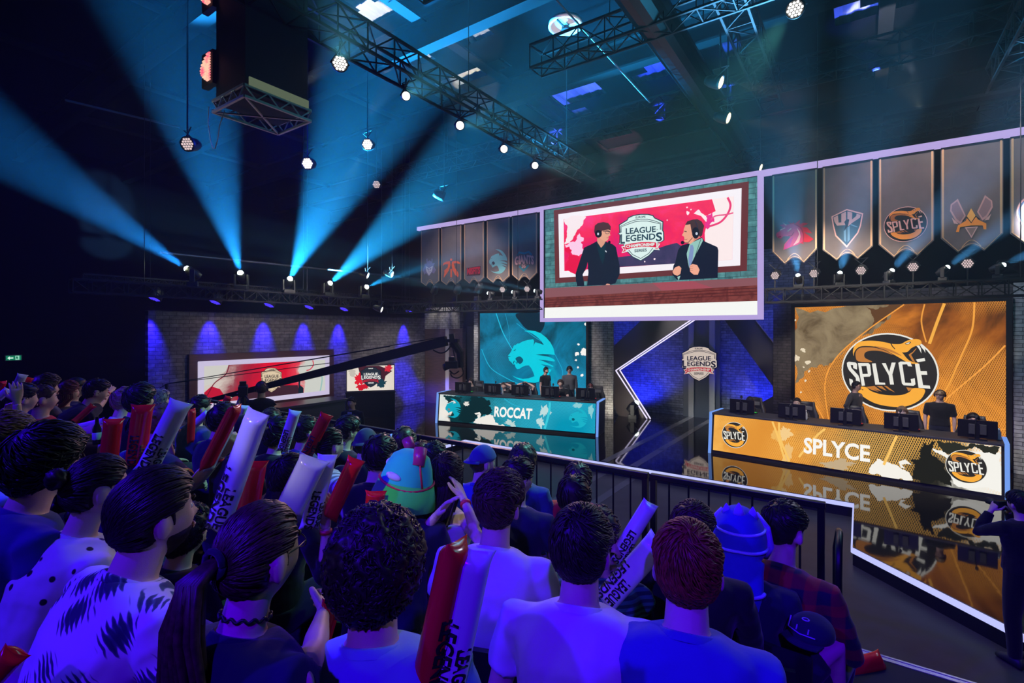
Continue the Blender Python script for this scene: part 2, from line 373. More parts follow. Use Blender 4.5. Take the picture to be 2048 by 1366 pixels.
# ------------------------------------------------------------ emblems (drawn in a unit space, laid on a face)
class Sheet:
    """flat picture pieces on a face: x along, z up; each layer 1.5 mm nearer the viewer"""
    def __init__(s, y=0, step=.0015, clip=None): s.clip = clip; s.mb = MB(); s.mats = []; s.y = y; s.k = 0; s.step = step
    def mi(s, m):
        if m not in s.mats: s.mats.append(m)
        return s.mats.index(m)
    def poly(s, pts, m, up=True):
        if up: s.k += 1
        if s.clip: pts = [(min(max(x, 0), s.clip[0]), min(max(z, 0), s.clip[1])) for x, z in pts]
        s.mb.flat(pts, s.y-s.k*s.step, s.mi(m))
    def text(s, t, quad, m, bold=.02, space=1.0, curve=0):
        s.k += 1; text_quad(s.mb, t, quad, s.y-s.k*s.step, s.mi(m), bold, space, curve)
    def line(s, pts, w, m, up=True):
        if up: s.k += 1
        P = [Vector(p) for p in pts]; vs = []; n = len(P)
        for i, p in enumerate(P):
            t = (P[min(i+1, n-1)]-P[max(i-1, 0)]).normalized(); q = Vector((-t.y, t.x))
            ww = w[i] if isinstance(w, (list, tuple)) else w
            vs += [(p.x+q.x*ww/2, s.y-s.k*s.step, p.y+q.y*ww/2), (p.x-q.x*ww/2, s.y-s.k*s.step, p.y-q.y*ww/2)]
        s.mb.add(vs, [(2*i, 2*i+1, 2*i+3, 2*i+2) for i in range(n-1)], s.mi(m))
    def build(s, name, parent, loc=None, rot=None): return s.mb.build(name, s.mats, parent, fix=False, loc=loc, rot=rot)
def circ(cx, cz, rx, rz=None, n=48): return [(cx+rx*math.cos(2*PI*i/n), cz+(rz or rx)*math.sin(2*PI*i/n)) for i in range(n)]
def blob(cx, cz, rx, rz, jag=.3, n=40, seed=1):
    rnd = random.Random(seed); K = 22 if rx > .0 else 6; k = [rnd.uniform(-1, 1)/(1+.42*j) for j in range(K)]; ph = [rnd.uniform(0, 6.3) for _ in range(K)]; out = []; n = max(n, 90) if abs(rx) > 20 else n
    for i in range(n):
        t = 2*PI*i/n; r = max(.25, 1+jag*sum(k[j]*math.sin((j+1)*t+ph[j]) for j in range(K)))
        out.append((cx+rx*r*math.cos(t), cz+rz*r*math.sin(t)))
    return out
def jag(pts, amp=.06, seed=1, lev=4):
    """ragged ink edge: fractal midpoint shifts along an outline given in any units"""
    rnd = random.Random(seed); P = [Vector(p) for p in pts]
    for l in range(lev):
        o = []
        for i, p in enumerate(P):
            q = P[(i+1) % len(P)]; d = q-p; o += [p, (p+q)/2+Vector((-d.y, d.x))*amp*rnd.uniform(-1, 1)*2.2]
        P = o
    return [(p.x, p.y) for p in P]
def mapper(q, w, h):
    """q = function unit->sheet"""
    return q
def splyce(sh, cx, cz, rx, rz, pal):
    W, K, O, B = pal; U = lambda l: [(cx+rx*(x-797)/700, cz+rz*(751-y)/564) for x, y in l]
    sh.poly(circ(cx, cz, rx, rz), W); sh.poly(circ(cx, cz, rx*.968, rz*.962), K)
    sh.poly(U(spl([(365, 612), (320, 540), (330, 460), (390, 410), (500, 398), (620, 405), (760, 440), (880, 500), (720, 455), (600, 445), (500, 460), (455, 500), (470, 560), (575, 612)], 4)), B)
    sh.poly(U(spl([(290, 535), (278, 470), (300, 390), (370, 325), (500, 302), (650, 305), (780, 325), (850, 345), (870, 390), (900, 420), (1000, 460), (1060, 530), (1120, 580), (1225, 605), (1180, 615), (1090, 605), (980, 545), (880, 490), (760, 430), (640, 392), (520, 380), (400, 388), (330, 430), (295, 490)], 4)), O)
    sh.poly(U(spl([(600, 380), (760, 400), (880, 440), (1000, 510), (860, 465), (740, 425)], 4)), B)
    sh.poly(U(spl([(850, 345), (900, 345), (990, 340), (1060, 300), (1120, 280), (1200, 268), (1255, 285), (1270, 325), (1245, 350), (1200, 362), (1130, 400), (1080, 450), (1000, 460), (920, 440), (870, 395)], 4)), O)
    sh.line(U([(848, 335), (868, 375), (905, 415)]), rx*.02, K)
    sh.poly(U([(1040, 335), (1110, 308), (1130, 312), (1110, 340), (1065, 350)]), K); sh.poly(U([(1055, 335), (1105, 316), (1115, 320), (1098, 338), (1070, 343)]), W)
    sh.poly(U([(1130, 400), (1210, 365), (1240, 400), (1240, 470), (1215, 560), (1225, 600), (1130, 575), (1060, 520), (1010, 462), (1080, 455)]), K)
    sh.poly(U([(1195, 400), (1205, 402), (1165, 455), (1130, 490), (1185, 590), (1150, 580), (1095, 490), (1110, 478), (1150, 452)]), B)
    sh.poly(U([(1200, 362), (1240, 358), (1262, 400), (1270, 470), (1250, 430), (1222, 385)]), W); sh.poly(U([(1250, 352), (1285, 360), (1318, 410), (1322, 460), (1300, 420), (1270, 385)]), W)
    sh.poly(U(spl([(325, 1000), (470, 985), (560, 1040), (700, 1075), (860, 1080), (1010, 1060), (1110, 1010), (1160, 955), (1310, 960), (1300, 1040), (1240, 1120), (1120, 1195), (980, 1235), (800, 1240), (620, 1215), (470, 1150), (370, 1080)], 4)), O)
    for a in ([(480, 985), (610, 960), (720, 1035), (600, 1010), (680, 1045), (560, 1020)], [(640, 960), (720, 955), (790, 1020), (700, 990)], [(750, 950), (790, 950), (910, 1035), (820, 1000)], [(1065, 950), (1165, 955), (1095, 1005)]): sh.poly(U(a), B, a[0][0] == 480)
    # lettering: slanted block capitals, traced
    let = [[(185, 640), (215, 622), (320, 630), (345, 650), (345, 735), (285, 715), (285, 672), (245, 670), (258, 715), (365, 820), (385, 870), (395, 950), (370, 975), (250, 985), (232, 955), (222, 875), (275, 890), (285, 935), (330, 930), (325, 860), (215, 745), (190, 690)],
           [(360, 637), (520, 632), (545, 655), (562, 800), (540, 828), (445, 838), (468, 965), (418, 972)],
           [(572, 635), (628, 630), (680, 905), (765, 905), (770, 932), (622, 942)],
           [(718, 625), (775, 622), (825, 745), (860, 610), (917, 608), (870, 780), (893, 922), (838, 926), (818, 795)],
           [(955, 610), (985, 590), (1120, 590), (1145, 655), (1090, 652), (1075, 625), (1010, 632), (1048, 885), (1135, 885), (1125, 830), (1180, 815), (1190, 900), (1165, 922), (1030, 925), (1005, 900)],
           [(1183, 615), (1240, 610), (1258, 712), (1340, 708), (1348, 758), (1268, 762), (1292, 905), (1380, 905), (1388, 948), (1232, 945)],
           [(1195, 555), (1310, 528), (1322, 570), (1220, 590)]]
    sh.k += 1
    for l in let: sh.poly(U(l), W, False)
    sh.poly(U([(412, 680), (490, 675), (512, 790), (432, 797)]), K)
def roccat(sh, f, C, D):
    """f maps trace points to the sheet"""
    P = lambda l: [f(x, y) for x, y in l]
    sh.poly(P([(505, 140), (560, 130), (620, 125), (740, 140), (860, 190), (970, 280), (1060, 390), (1120, 510), (1140, 600), (1145, 665), (1040, 650), (900, 645), (740, 657), (880, 680), (1000, 700), (1080, 730), (1148, 775), (1145, 808), (1060, 800), (920, 775), (800, 768), (900, 800), (1010, 850), (1125, 910), (1105, 930), (1010, 895), (930, 878), (850, 870), (920, 905), (1000, 960), (1080, 990), (1020, 1095), (930, 1190), (830, 1250), (720, 1280), (560, 1262), (400, 1220), (300, 1165), (245, 1120), (340, 1165), (470, 1195), (600, 1180), (715, 1135), (690, 1050), (650, 960), (600, 895), (530, 900), (460, 930), (400, 970), (350, 980), (318, 940), (300, 870), (270, 880), (225, 820), (185, 790), (165, 710), (230, 700), (160, 685), (215, 610), (250, 540), (300, 435), (300, 460), (385, 400), (380, 425), (470, 370), (580, 335), (695, 318), (715, 360), (705, 430), (695, 470), (740, 385), (830, 410), (920, 445), (860, 350), (780, 270), (680, 195), (590, 155)]), C)
    sh.poly(P([(268, 572), (335, 530), (312, 570)]), D)
    sh.poly(P(spl([(320, 740), (390, 698), (440, 715), (482, 780), (440, 850), (395, 858), (345, 800)], 4)), D, False)
    sh.poly(P([(345, 800), (365, 815), (352, 865), (295, 805), (275, 875), (265, 830), (290, 790), (340, 845)]), D, False)
def crest(sh, f, pal, s=1.0):
    """championship shield; f maps trace points to the sheet, s = sheet units per trace unit"""
    K, W, RD, TX = pal; P = lambda l: [f(x, y) for x, y in l]
    out = [(430, 245), (545, 205), (705, 193), (865, 205), (975, 240), (1010, 290), (1195, 385), (1188, 565), (1210, 600), (1215, 770), (1150, 805), (1085, 812), (985, 985), (880, 1075), (705, 1165), (530, 1075), (425, 970), (335, 880), (330, 795), (205, 785), (240, 750), (245, 600), (205, 552), (240, 552), (230, 380), (405, 290)]
    c = (705, 680); sh.poly(P([(c[0]+(x-c[0])*1.05, c[1]+(y-c[1])*1.045) for x, y in out]), K); sh.poly(P(out), W)
    for dy, x0 in ((0, 245), (38, 262)):
        sh.line(P([(x0, 545-dy*.1), (x0, 405+dy*.4), (420, 335+dy), (560, 298+dy), (705, 288+dy), (850, 298+dy), (990, 335+dy), (1410-x0, 405+dy*.4), (1410-x0, 545-dy*.1)]), 13*s, K, dy == 0)
    sh.line(P([(432, 925), (520, 1030), (705, 1128), (890, 1030), (978, 925)]), 14*s, K, False)
    for m_ in (1, -1):
        X = lambda l: [(705+m_*(x-705), y) for x, y in l]
        sh.poly(P(X([(262, 845), (350, 825), (420, 960), (272, 980), (312, 912)])), W, m_ == 1)
        sh.poly(P(X([(288, 855), (345, 848), (375, 945), (292, 965), (335, 910)])), RD, m_ == 1)
    sh.poly(P(spl([(340, 800), (520, 778), (705, 770), (890, 778), (1070, 800), (1075, 930), (890, 900), (705, 890), (520, 900), (350, 930)], 1)), W)
    sh.poly(P([(352, 812), (520, 788), (705, 780), (890, 788), (1058, 812), (1062, 918), (890, 890), (705, 880), (520, 890), (360, 918)]), RD)
    q = lambda x0, x1, y0, y1: [f(x0, y1), f(x1, y1), f(x1, y0), f(x0, y0)]
    sh.text('LEAGUE', q(368, 1050, 458, 588), TX, .025)
    for t, b in (('L', (250, 350, 580, 785)), ('EGEND', (375, 1042, 612, 748)), ('S', (1052, 1195, 600, 792)), ('OF', (1062, 1100, 530, 552)), ('EUROPE', (595, 818, 222, 268)), ('SERIES', (570, 848, 925, 990))):
        sh.text(t, q(*b), TX, .025)
    sh.text('CHAMPIONSHIP', [f(385, 888), f(1028, 888), f(1028, 820), f(385, 820)], W, .04, 1.0, 14*s)

# ------------------------------------------------------------ LED picture materials
def ledmat(name, stops, scale=.6, detail=6, dist=.8, grad=None, net=None, netmask=.5, strength=1.0, netscale=26, sampling='AUTO', L_=4.0):
    if name in MATS: return MATS[name]
    m = bpy.data.materials.new(name); m.use_nodes = True; nt = m.node_tree; b = nt.nodes['Principled BSDF']
    b.inputs['Base Color'].default_value = (.002, .002, .002, 1); b.inputs['Roughness'].default_value = .8; b.inputs['Specular IOR Level'].default_value = 0
    tc = nt.nodes.new('ShaderNodeTexCoord'); n = nt.nodes.new('ShaderNodeTexNoise')
    n.inputs['Scale'].default_value = scale; n.inputs['Detail'].default_value = detail; n.inputs['Distortion'].default_value = dist; n.inputs['Roughness'].default_value = .62
    L(nt, tc.outputs['Object'], n.inputs['Vector']); fac = n.outputs['Fac']
    if grad:      # picture runs along x: value = x/L + amp*(noise-.5)
        sp = nt.nodes.new('ShaderNodeSeparateXYZ'); L(nt, tc.outputs['Object'], sp.inputs[0])
        a = nt.nodes.new('ShaderNodeMath'); a.operation = 'MULTIPLY_ADD'; a.inputs[1].default_value = 1/L_; a.inputs[2].default_value = -grad*.5; L(nt, sp.outputs['X'], a.inputs[0])
        c = nt.nodes.new('ShaderNodeMath'); c.operation = 'MULTIPLY_ADD'; c.inputs[1].default_value = grad; L(nt, fac, c.inputs[0]); L(nt, a.outputs[0], c.inputs[2]); fac = c.outputs[0]
    col = ramp(nt, fac, stops)
    if net:
        outs = []
        for rz, sc in ((.5, netscale), (-.35, netscale*.9)):
            mp = nt.nodes.new('ShaderNodeMapping'); mp.inputs['Rotation'].default_value = (0, rz, 0); L(nt, tc.outputs['Object'], mp.inputs[0])
            wv = nt.nodes.new('ShaderNodeTexWave'); wv.bands_direction = 'X'; wv.inputs['Scale'].default_value = sc; wv.inputs['Distortion'].default_value = 6; wv.inputs['Detail'].default_value = 0; wv.inputs['Detail Scale'].default_value = .12
            L(nt, mp.outputs[0], wv.inputs['Vector'])
            pw = nt.nodes.new('ShaderNodeMath'); pw.operation = 'POWER'; pw.inputs[1].default_value = 5; L(nt, wv.outputs['Fac'], pw.inputs[0]); outs.append(pw.outputs[0])
        mx = nt.nodes.new('ShaderNodeMath'); mx.operation = 'MAXIMUM'; L(nt, outs[0], mx.inputs[0]); L(nt, outs[1], mx.inputs[1])
        n2 = nt.nodes.new('ShaderNodeTexNoise'); n2.inputs['Scale'].default_value = .5; n2.inputs['Detail'].default_value = 1; L(nt, tc.outputs['Object'], n2.inputs['Vector'])
        mk = ramp(nt, n2.outputs['Fac'], [(netmask-.08, (0, 0, 0)), (netmask+.08, (1, 1, 1))])
        ml = nt.nodes.new('ShaderNodeMath'); ml.operation = 'MULTIPLY'; L(nt, mx.outputs[0], ml.inputs[0]); L(nt, mk, ml.inputs[1])
        mm = nt.nodes.new('ShaderNodeMix'); mm.data_type = 'RGBA'; L(nt, ml.outputs[0], mm.inputs[0]); L(nt, col, mm.inputs[6]); mm.inputs[7].default_value = (*net, 1); col = mm.outputs[2]
    L(nt, col, b.inputs['Emission Color']); b.inputs['Emission Strength'].default_value = strength; m.cycles.emission_sampling = sampling
    MATS[name] = m; return m
WHT = E(250, 248, 242); 
SPAL = (E(238, 236, 226), E(46, 44, 42), E(252, 176, 62), E(196, 126, 58))
def fl(name, w_, h_, m, parent, y=0, x0=0, z0=0, th=.03):
    mb = MB(); mb.box((x0+w_/2, y+th/2, z0+h_/2), (w_, th, h_)); return mb.build(name, m, parent)
def frame(name, x0, x1, z0, z1, t, y0, th, m, parent):
    mb = MB(); yc = y0+th/2
    mb.box(((x0+x1)/2, yc, z1+t/2), (x1-x0+2*t, th, t)); mb.box(((x0+x1)/2, yc, z0-t/2), (x1-x0+2*t, th, t))
    mb.box((x0-t/2, yc, (z0+z1)/2), (t, th, z1-z0)); mb.box((x1+t/2, yc, (z0+z1)/2), (t, th, z1-z0)); return mb.build(name, m, parent)

# ---- left team screen (teal)
d = RS1-RS0; wS = d.length; hS = CH+.0335*19-.5
o = T(empty('video_wall', (RS0.x, RS0.y, .5), math.atan2(d.y, d.x)), 'tall teal LED screen showing a roaring cat emblem behind the left desk', 'screen')
teal = ledmat('led_teal', [(.28, lin(4, 40, 58)), (.42, lin(0, 92, 120)), (.55, lin(6, 120, 160)), (.75, lin(0, 158, 190))], .55, 6, 1.2, net=lin(40, 160, 205), netmask=.55, strength=1.0, netscale=9)
fl('display', wS, hS, teal, o); frame('bezel', 0, wS, 0, hS, .07, -.02, .16, BLK, o)
H = Hm([(960.6, 626.5), (1172, 624), (1172, 835), (957, 825)], wS, hS, (1000, 650, 10.51)); HR = H
sh = Sheet(clip=(wS, hS)); H3 = Hm([(960.6, 626.5), (1172, 624), (1172, 835), (957, 825)], wS, hS, (840, 600, 4.452))
sh.poly([H3(*p) for p in spl([(860, 120), (1080, 118), (1110, 215), (1060, 300), (960, 270), (900, 210)], 5)], E(4, 38, 55)); 
sh.line([H3(*p) for p in spl([(680, 118), (705, 200), (740, 300), (800, 420), (860, 520)], 6, False)], .035, E(30, 190, 225))
sh.line([H3(*p) for p in spl([(760, 118), (790, 260), (800, 420)], 6, False)], .02, E(20, 150, 190))
sh.line([H3(*p) for p in spl([(860, 210), (1010, 330), (1150, 430), (1230, 560), (1270, 680), (1230, 800)], 6, False)], .02, E(30, 175, 215))
sh.line([H3(*p) for p in spl([(545, 450), (620, 620), (760, 720), (900, 790)], 6, False)], .03, E(30, 180, 215))
for i, (x, y, r) in enumerate([(1462, 470, 30), (1395, 497, 18), (1388, 555, 9), (1405, 620, 9), (1440, 695, 13), (1412, 405, 10), (1480, 215, 14)]): sh.poly([H3(*p) for p in blob(x, y, r, r*1.1, .3, 14, i)], WHT)
sh.build('artwork', o)
sh = Sheet(-.012); roccat(sh, H, E(0, 205, 226), E(2, 84, 112)); sh.build('emblem', o)
# ---- right team screen (orange)
d = GS1-GS0; wG = d.length; hG = CH+.045*at(1590, 615, 14.34).xy.length*0+.045*14.34-.5
o = T(empty('video_wall', (GS0.x, GS0.y, .5), math.atan2(d.y, d.x)), 'wide orange LED screen showing a snake roundel behind the right desk', 'screen')
org = ledmat('led_orange', [(.3, lin(78, 46, 22)), (.45, lin(150, 84, 28)), (.58, lin(205, 122, 40)), (.75, lin(232, 150, 60))], .55, 5, 1.0, net=lin(250, 170, 70), netmask=.44, netscale=9)
fl('display', wG, hG, org, o); frame('bezel', 0, wG, 0, hG, .1, -.02, .16, BLK, o)
QG = [(1590, 615), (2012, 602), (2010, 900), (1586, 850)]
Y2 = 11.13; zb = lambda Y: HY+F*(CH-.5)/Y
QG[2] = (2012, zb(Y2)); QG[3] = (1590, zb(14.34))
H7 = Hm(QG, wG, hG, (1400, 580, 3.1605)); HGs = Hm(QG, wG, hG, (1670, 640, 7.19))
sh = Sheet(clip=(wG, hG))
sh.poly([H7(*p) for p in jag([(603, 112), (1290, 92), (1180, 190), (1050, 280), (900, 400), (850, 450), (760, 470), (700, 490), (640, 560), (600, 590)], .10, 3)], ledmat('led_smoke', [(.3, lin(92, 74, 50)), (.5, lin(140, 122, 92)), (.7, lin(160, 142, 108))], 1.6, 6, .6))
sh.poly([H7(*p) for p in jag([(1050, 105), (1290, 92), (1180, 190), (1050, 280), (1100, 180)], .08, 5)], E(98, 66, 38))
for a, wd, c in (([(1545, 85), (1500, 200), (1450, 340)], .06, (248, 178, 72)), ([(1735, 78), (1720, 250), (1650, 420), (1560, 620), (1440, 780)], .035, (244, 165, 66)), ([(1290, 92), (1050, 260), (860, 430), (790, 600), (820, 860)], .03, (246, 160, 62)), ([(1930, 350), (1800, 480), (1600, 650), (1500, 740), (1360, 830)], .03, (246, 165, 70)), ([(1420, 90), (1400, 200), (1430, 330)], .03, (240, 160, 64)), ([(1930, 880), (1700, 860), (1500, 760)], .03, (246, 160, 62)), ([(600, 700), (720, 720), (790, 830)], .03, (246, 160, 62))):
    sh.line([H7(*p) for p in spl(a, 8, False)], wd, E(*c))
for i, (x, y, r) in enumerate([(615, 430, 22), (683, 460, 17), (658, 487, 6), (692, 515, 8), (668, 572, 8), (655, 380, 16), (604, 190, 8), (640, 645, 7)]): sh.poly([H7(*p) for p in blob(x, y, r, r*.8, .35, 14, i+20)], E(236, 220, 190))
sh.build('artwork', o)
c = HGs(797, 751); r1 = HGs(1497, 740); r0 = HGs(97, 740); t1 = HGs(790, 187); t0 = HGs(790, 1315)
sh = Sheet(-.012); splyce(sh, (r0[0]+r1[0])/2, (t0[1]+t1[1])/2, (r1[0]-r0[0])/2, (t1[1]-t0[1])/2, SPAL); sh.build('emblem', o)

# ------------------------------------------------------------ desks
def desk(name_lab, P0, P1, disp, Hd, content, lean=.1):
    d = P1-P0; w_ = d.length; o = T(empty('stage_desk', (P0.x, P0.y, ZS), math.atan2(d.y, d.x)), name_lab, 'desk'); h = disp
    mb = MB(); mb.box((w_/2, .42, .045), (w_, .78, .09)); mb.build('plinth', BLK, o)
    a = math.atan2(lean, h)
    mb = MB(); mb.box((w_/2, .03, h/2), (w_-.12, .05, h)); fp = mb.build('front_display', content, o, loc=(0, 0, .09), rot=(-a, 0, 0))
    mb = MB(); mb.box((w_/2, .085, h/2), (w_, .06, h)); mb.build('front_panel', BLK, o, loc=(0, 0, .09), rot=(-a, 0, 0))
    mb = MB(); mb.box((w_/2, .50, h+.115), (w_+.06, .86, .05)); mb.build('table_top', GREY, o, bevel=.008)
    for x in (-.02, w_+.02):
        mb = MB(); mb.add([(x-.03, 0, 0), (x+.03, 0, 0), (x+.03, .85, 0), (x-.03, .85, 0), (x-.03, .1, h+.12), (x+.03, .1, h+.12), (x+.03, .93, h+.12), (x-.03, .93, h+.12)], [(3, 2, 1, 0), (4, 5, 6, 7), (0, 1, 5, 4), (1, 2, 6, 5), (2, 3, 7, 6), (3, 0, 4, 7)]); mb.build('side_panel', GREY, o)
        mb = MB(); mb.bar((x, -.015, .0), (x, lean-.015, h+.14), .07, .03); mb.bar((x, lean-.02, h+.135), (x, .93, h+.135), .07, .03); mb.build('light_strip', LEDB, o)
    return o, w_, h, a
DP0 = on_z(874, 846, ZS).xy; DP1 = on_z(1193, 873.5, ZS).xy; EP0 = on_z(1421, 906, ZS).xy; EP1 = on_z(2012, 1002, ZS).xy
rc_led = ledmat('led_desk_teal', [(.0, lin(244, 238, 228)), (.09, lin(236, 230, 220)), (.12, lin(6, 52, 56)), (.30, lin(2, 60, 68)), (.38, lin(8, 90, 100)), (.48, lin(0, 120, 140)), (.62, lin(8, 138, 165)), (.9, lin(0, 150, 182))], 2.6, 8, .3, grad=.35, net=lin(60, 185, 210), netmask=.5, L_=5.2, netscale=9)
od, wd_, hd, ad = desk('left team desk with teal cat artwork and ROCCAT lettering', DP0, DP1, .885, None, rc_led)
DESKL = (DP0, DP1, od, wd_)
HD = Hm([(882.7, 787.6), (1190.9, 805.5), (1188.8, 868), (877, 840.8)], wd_-.12, hd, (850, 760, 5.689)); f_ = HD
sh = Sheet(0, clip=(wd_-.12, hd))
sh.poly([f_(*p) for p in jag([(545, 488), (585, 440), (640, 420), (700, 395), (770, 400), (790, 470), (830, 512), (900, 524), (760, 515), (640, 500)], .10, 7)], E(240, 236, 228))
sh.poly([f_(*p) for p in jag([(370, 470), (400, 400), (430, 340), (470, 280), (520, 200), (640, 185), (740, 230), (760, 330), (720, 390), (620, 400), (560, 440), (520, 486)], .14, 9)], E(6, 40, 44)); sh.poly([f_(*p) for p in jag([(215, 175), (300, 172), (430, 180), (420, 240), (330, 230), (260, 260)], .16, 11)], E(10, 52, 54))
sh.poly([f_(*p) for p in [(560, 375), (620, 360), (635, 385), (625, 420), (600, 430), (590, 400), (615, 385), (575, 390)]], E(240, 236, 228))
sh.poly([f_(*p) for p in blob(470, 265, 30, 25, .4, 24, 3)], E(225, 222, 214)); sh.poly([f_(*p) for p in blob(1345, 345, 40, 65, .4, 30, 4)], E(190, 222, 222)); sh.poly([f_(*p) for p in blob(1310, 480, 35, 60, .4, 30, 5)], E(190, 222, 222)); sh.poly([f_(*p) for p in blob(1420, 365, 18, 22, .4, 20, 6)], E(170, 212, 216)); sh.poly([f_(*p) for p in blob(980, 495, 50, 35, .5, 30, 8)], E(190, 215, 212))
sh.poly([f_(*p) for p in blob(1890, 340, 28, 70, .3, 30, 9)], E(140, 205, 212)); sh.poly([f_(*p) for p in blob(1735, 280, 50, 30, .35, 30, 10)], E(140, 205, 212))
sh.line([f_(*p) for p in spl([(1420, 245), (1405, 380), (1355, 555)], 6, False)], .07, E(60, 205, 222)); sh.line([f_(*p) for p in spl([(905, 205), (1000, 270), (1120, 310)], 6, False)], .03, E(40, 175, 205))
sh.build('front_artwork', od, (.06, .0, .09), (-ad, 0, 0))
def sub(f, box):
    x0, y0, x1, y1 = box; bx0, by0, bx1, by1 = 160, 125, 1148, 1280
    return lambda x, y: f(x0+(x-bx0)/(bx1-bx0)*(x1-x0), y0+(y-by0)/(by1-by0)*(y1-y0))
sh = Sheet(-.02); RCm = E(10, 168, 192); RDm = E(0, 88, 106)
roccat(sh, sub(f_, (238, 205, 412, 428)), RCm, E(120, 130, 128)); sh.build('front_emblem', od, (.06, .0, .09), (-ad, 0, 0))
sh = Sheet(-.02); roccat(sh, sub(f_, (1632, 315, 1850, 545)), E(24, 178, 200), RDm); sh.build('front_emblem', od, (.06, .0, .09), (-ad, 0, 0))
sh = Sheet(-.02); sh.text('ROCCAT', [f_(782, 415), f_(1205, 448), f_(1222, 318), f_(795, 292)], WHT, .035, 1.0); sh.build('lettering', od, (.06, .0, .09), (-ad, 0, 0))
sp_led = ledmat('led_desk_orange', [(.0, lin(245, 180, 84)), (.1, lin(228, 152, 56)), (.35, lin(222, 142, 48)), (.46, lin(170, 112, 52)), (.55, lin(98, 84, 58)), (.66, lin(70, 66, 50)), (.78, lin(36, 36, 30)), (.86, lin(90, 88, 76)), (.92, lin(240, 238, 228)), (1.0, lin(246, 244, 236))], 2.4, 8, .3, grad=.30, net=lin(252, 190, 90), netmask=.5, L_=5.5, netscale=9)
oe, we_, he, ae = desk('right team desk with orange snake artwork and SPLYCE lettering', EP0, EP1, .90, None, sp_led)
DESKR = (EP0, EP1, oe, we_)
f_ = Hm([(1430, 828.4), (2009, 891.7), (2009, 992.3), (1425, 898.6)], we_-.12, he, (1400, 780, 3.1605))
sh = Sheet(0, clip=(we_-.12, he))
sh.poly([f_(*p) for p in jag([(1060, 518), (1120, 430), (1180, 450), (1250, 475), (1290, 500), (1330, 535), (1345, 572)], .08, 13)], E(246, 242, 232))
sh.poly([f_(*p) for p in jag([(1470, 365), (1530, 405), (1600, 470), (1590, 540), (1610, 592), (1760, 622), (1920, 655), (1920, 400), (1800, 385), (1700, 400), (1600, 420), (1540, 380)], .05, 15)], E(246, 244, 236))
sh.poly([f_(*p) for p in [(1255, 450), (1300, 435), (1340, 470), (1310, 465), (1275, 470), (1300, 495), (1270, 490)]], E(246, 242, 232))
sh.poly([f_(*p) for p in jag([(1340, 560), (1360, 490), (1330, 440), (1400, 400), (1420, 330), (1500, 320), (1470, 390), (1520, 440), (1560, 510), (1590, 580), (1600, 612), (1470, 590)], .12, 17)], E(32, 33, 27)); sh.poly([f_(*p) for p in jag([(1500, 318), (1620, 325), (1760, 340), (1915, 355), (1900, 390), (1800, 380), (1700, 376), (1600, 400), (1540, 370)], .12, 19)], E(44, 46, 36)); sh.poly([f_(*p) for p in blob(870, 470, 90, 35, .4, 40, 34)], E(196, 172, 136))
sh.poly([f_(*p) for p in blob(535, 270, 35, 45, .4, 30, 35)], E(246, 206, 140)); sh.poly([f_(*p) for p in blob(545, 400, 28, 60, .4, 30, 36)], E(240, 192, 120)); sh.poly([f_(*p) for p in blob(475, 285, 24, 40, .4, 30, 37)], E(240, 184, 96))
for a in ([(458, 195), (490, 290), (530, 440)], [(500, 200), (505, 300), (560, 450)], [(790, 240), (720, 300), (620, 420)], [(1245, 285), (1200, 390), (1160, 470)]): sh.line([f_(*p) for p in spl(a, 6, False)], .045, E(252, 200, 104))
sh.build('front_artwork', oe, (.06, .0, .09), (-ae, 0, 0))
for x0, x1, y0, y1 in ((137, 301, 198, 362), (1553, 1834, 375, 590)):
    sh = Sheet(-.02); c = f_((x0+x1)/2, (y0+y1)/2); e1 = f_(x1, (y0+y1)/2); e2 = f_((x0+x1)/2, y0); splyce(sh, c[0], c[1], abs(e1[0]-c[0]), abs(e2[1]-c[1]), SPAL); sh.build('front_emblem', oe, (.06, .0, .09), (-ae, 0, 0))
sh = Sheet(-.02); sh.text('SPLYCE', [f_(650, 395), f_(1072, 455), f_(1075, 345), f_(655, 293)], WHT, .03); sh.build('lettering', oe, (.06, .0, .09), (-ae, 0, 0))
# ------------------------------------------------------------ main screen over the stage
VB = 13.0
q4 = [(85, 345), (1908, 45), (1905, 1267), (90, 1285)]
z4 = lambda x, y: (1060+x/4.096, 330+y/4.096)
BL = on_y(*z4(90, 1285), VB); TR_ = on_y(*z4(1908, 45), VB); wB = TR_.x-BL.x; hB = TR_.z-BL.z
ob = T(empty('video_screen', tuple(BL)), 'large lavender framed screen over the stage showing two presenters at a desk', 'screen')
H4 = Hm([z4(*p) for p in q4], wB, hB, (1060, 330, 4.096)); Hc4 = Hm([(z4(*p)) for p in q4], wB, hB, (1130, 430, 9.105)); Hc5 = Hm([(z4(*p)) for p in q4], wB, hB, (1320, 420, 8.536))
LAV = emat('led_frame_lavender', lin(186, 166, 226), .95, 'AUTO')
i0 = H4(125, 1264); i1 = H4(1872, 92)
frame('led_frame', .11, wB-.11, .11, hB-.11, .11, -.06, .2, LAV, ob)
frame('bezel', i0[0], i1[0], i0[1], i1[1], .04, -.03, .1, BLK, ob)
bgm = brick('led_teal_brick', (.1, .1, .1), (.1, .1, .1), (.1, .1, .1))
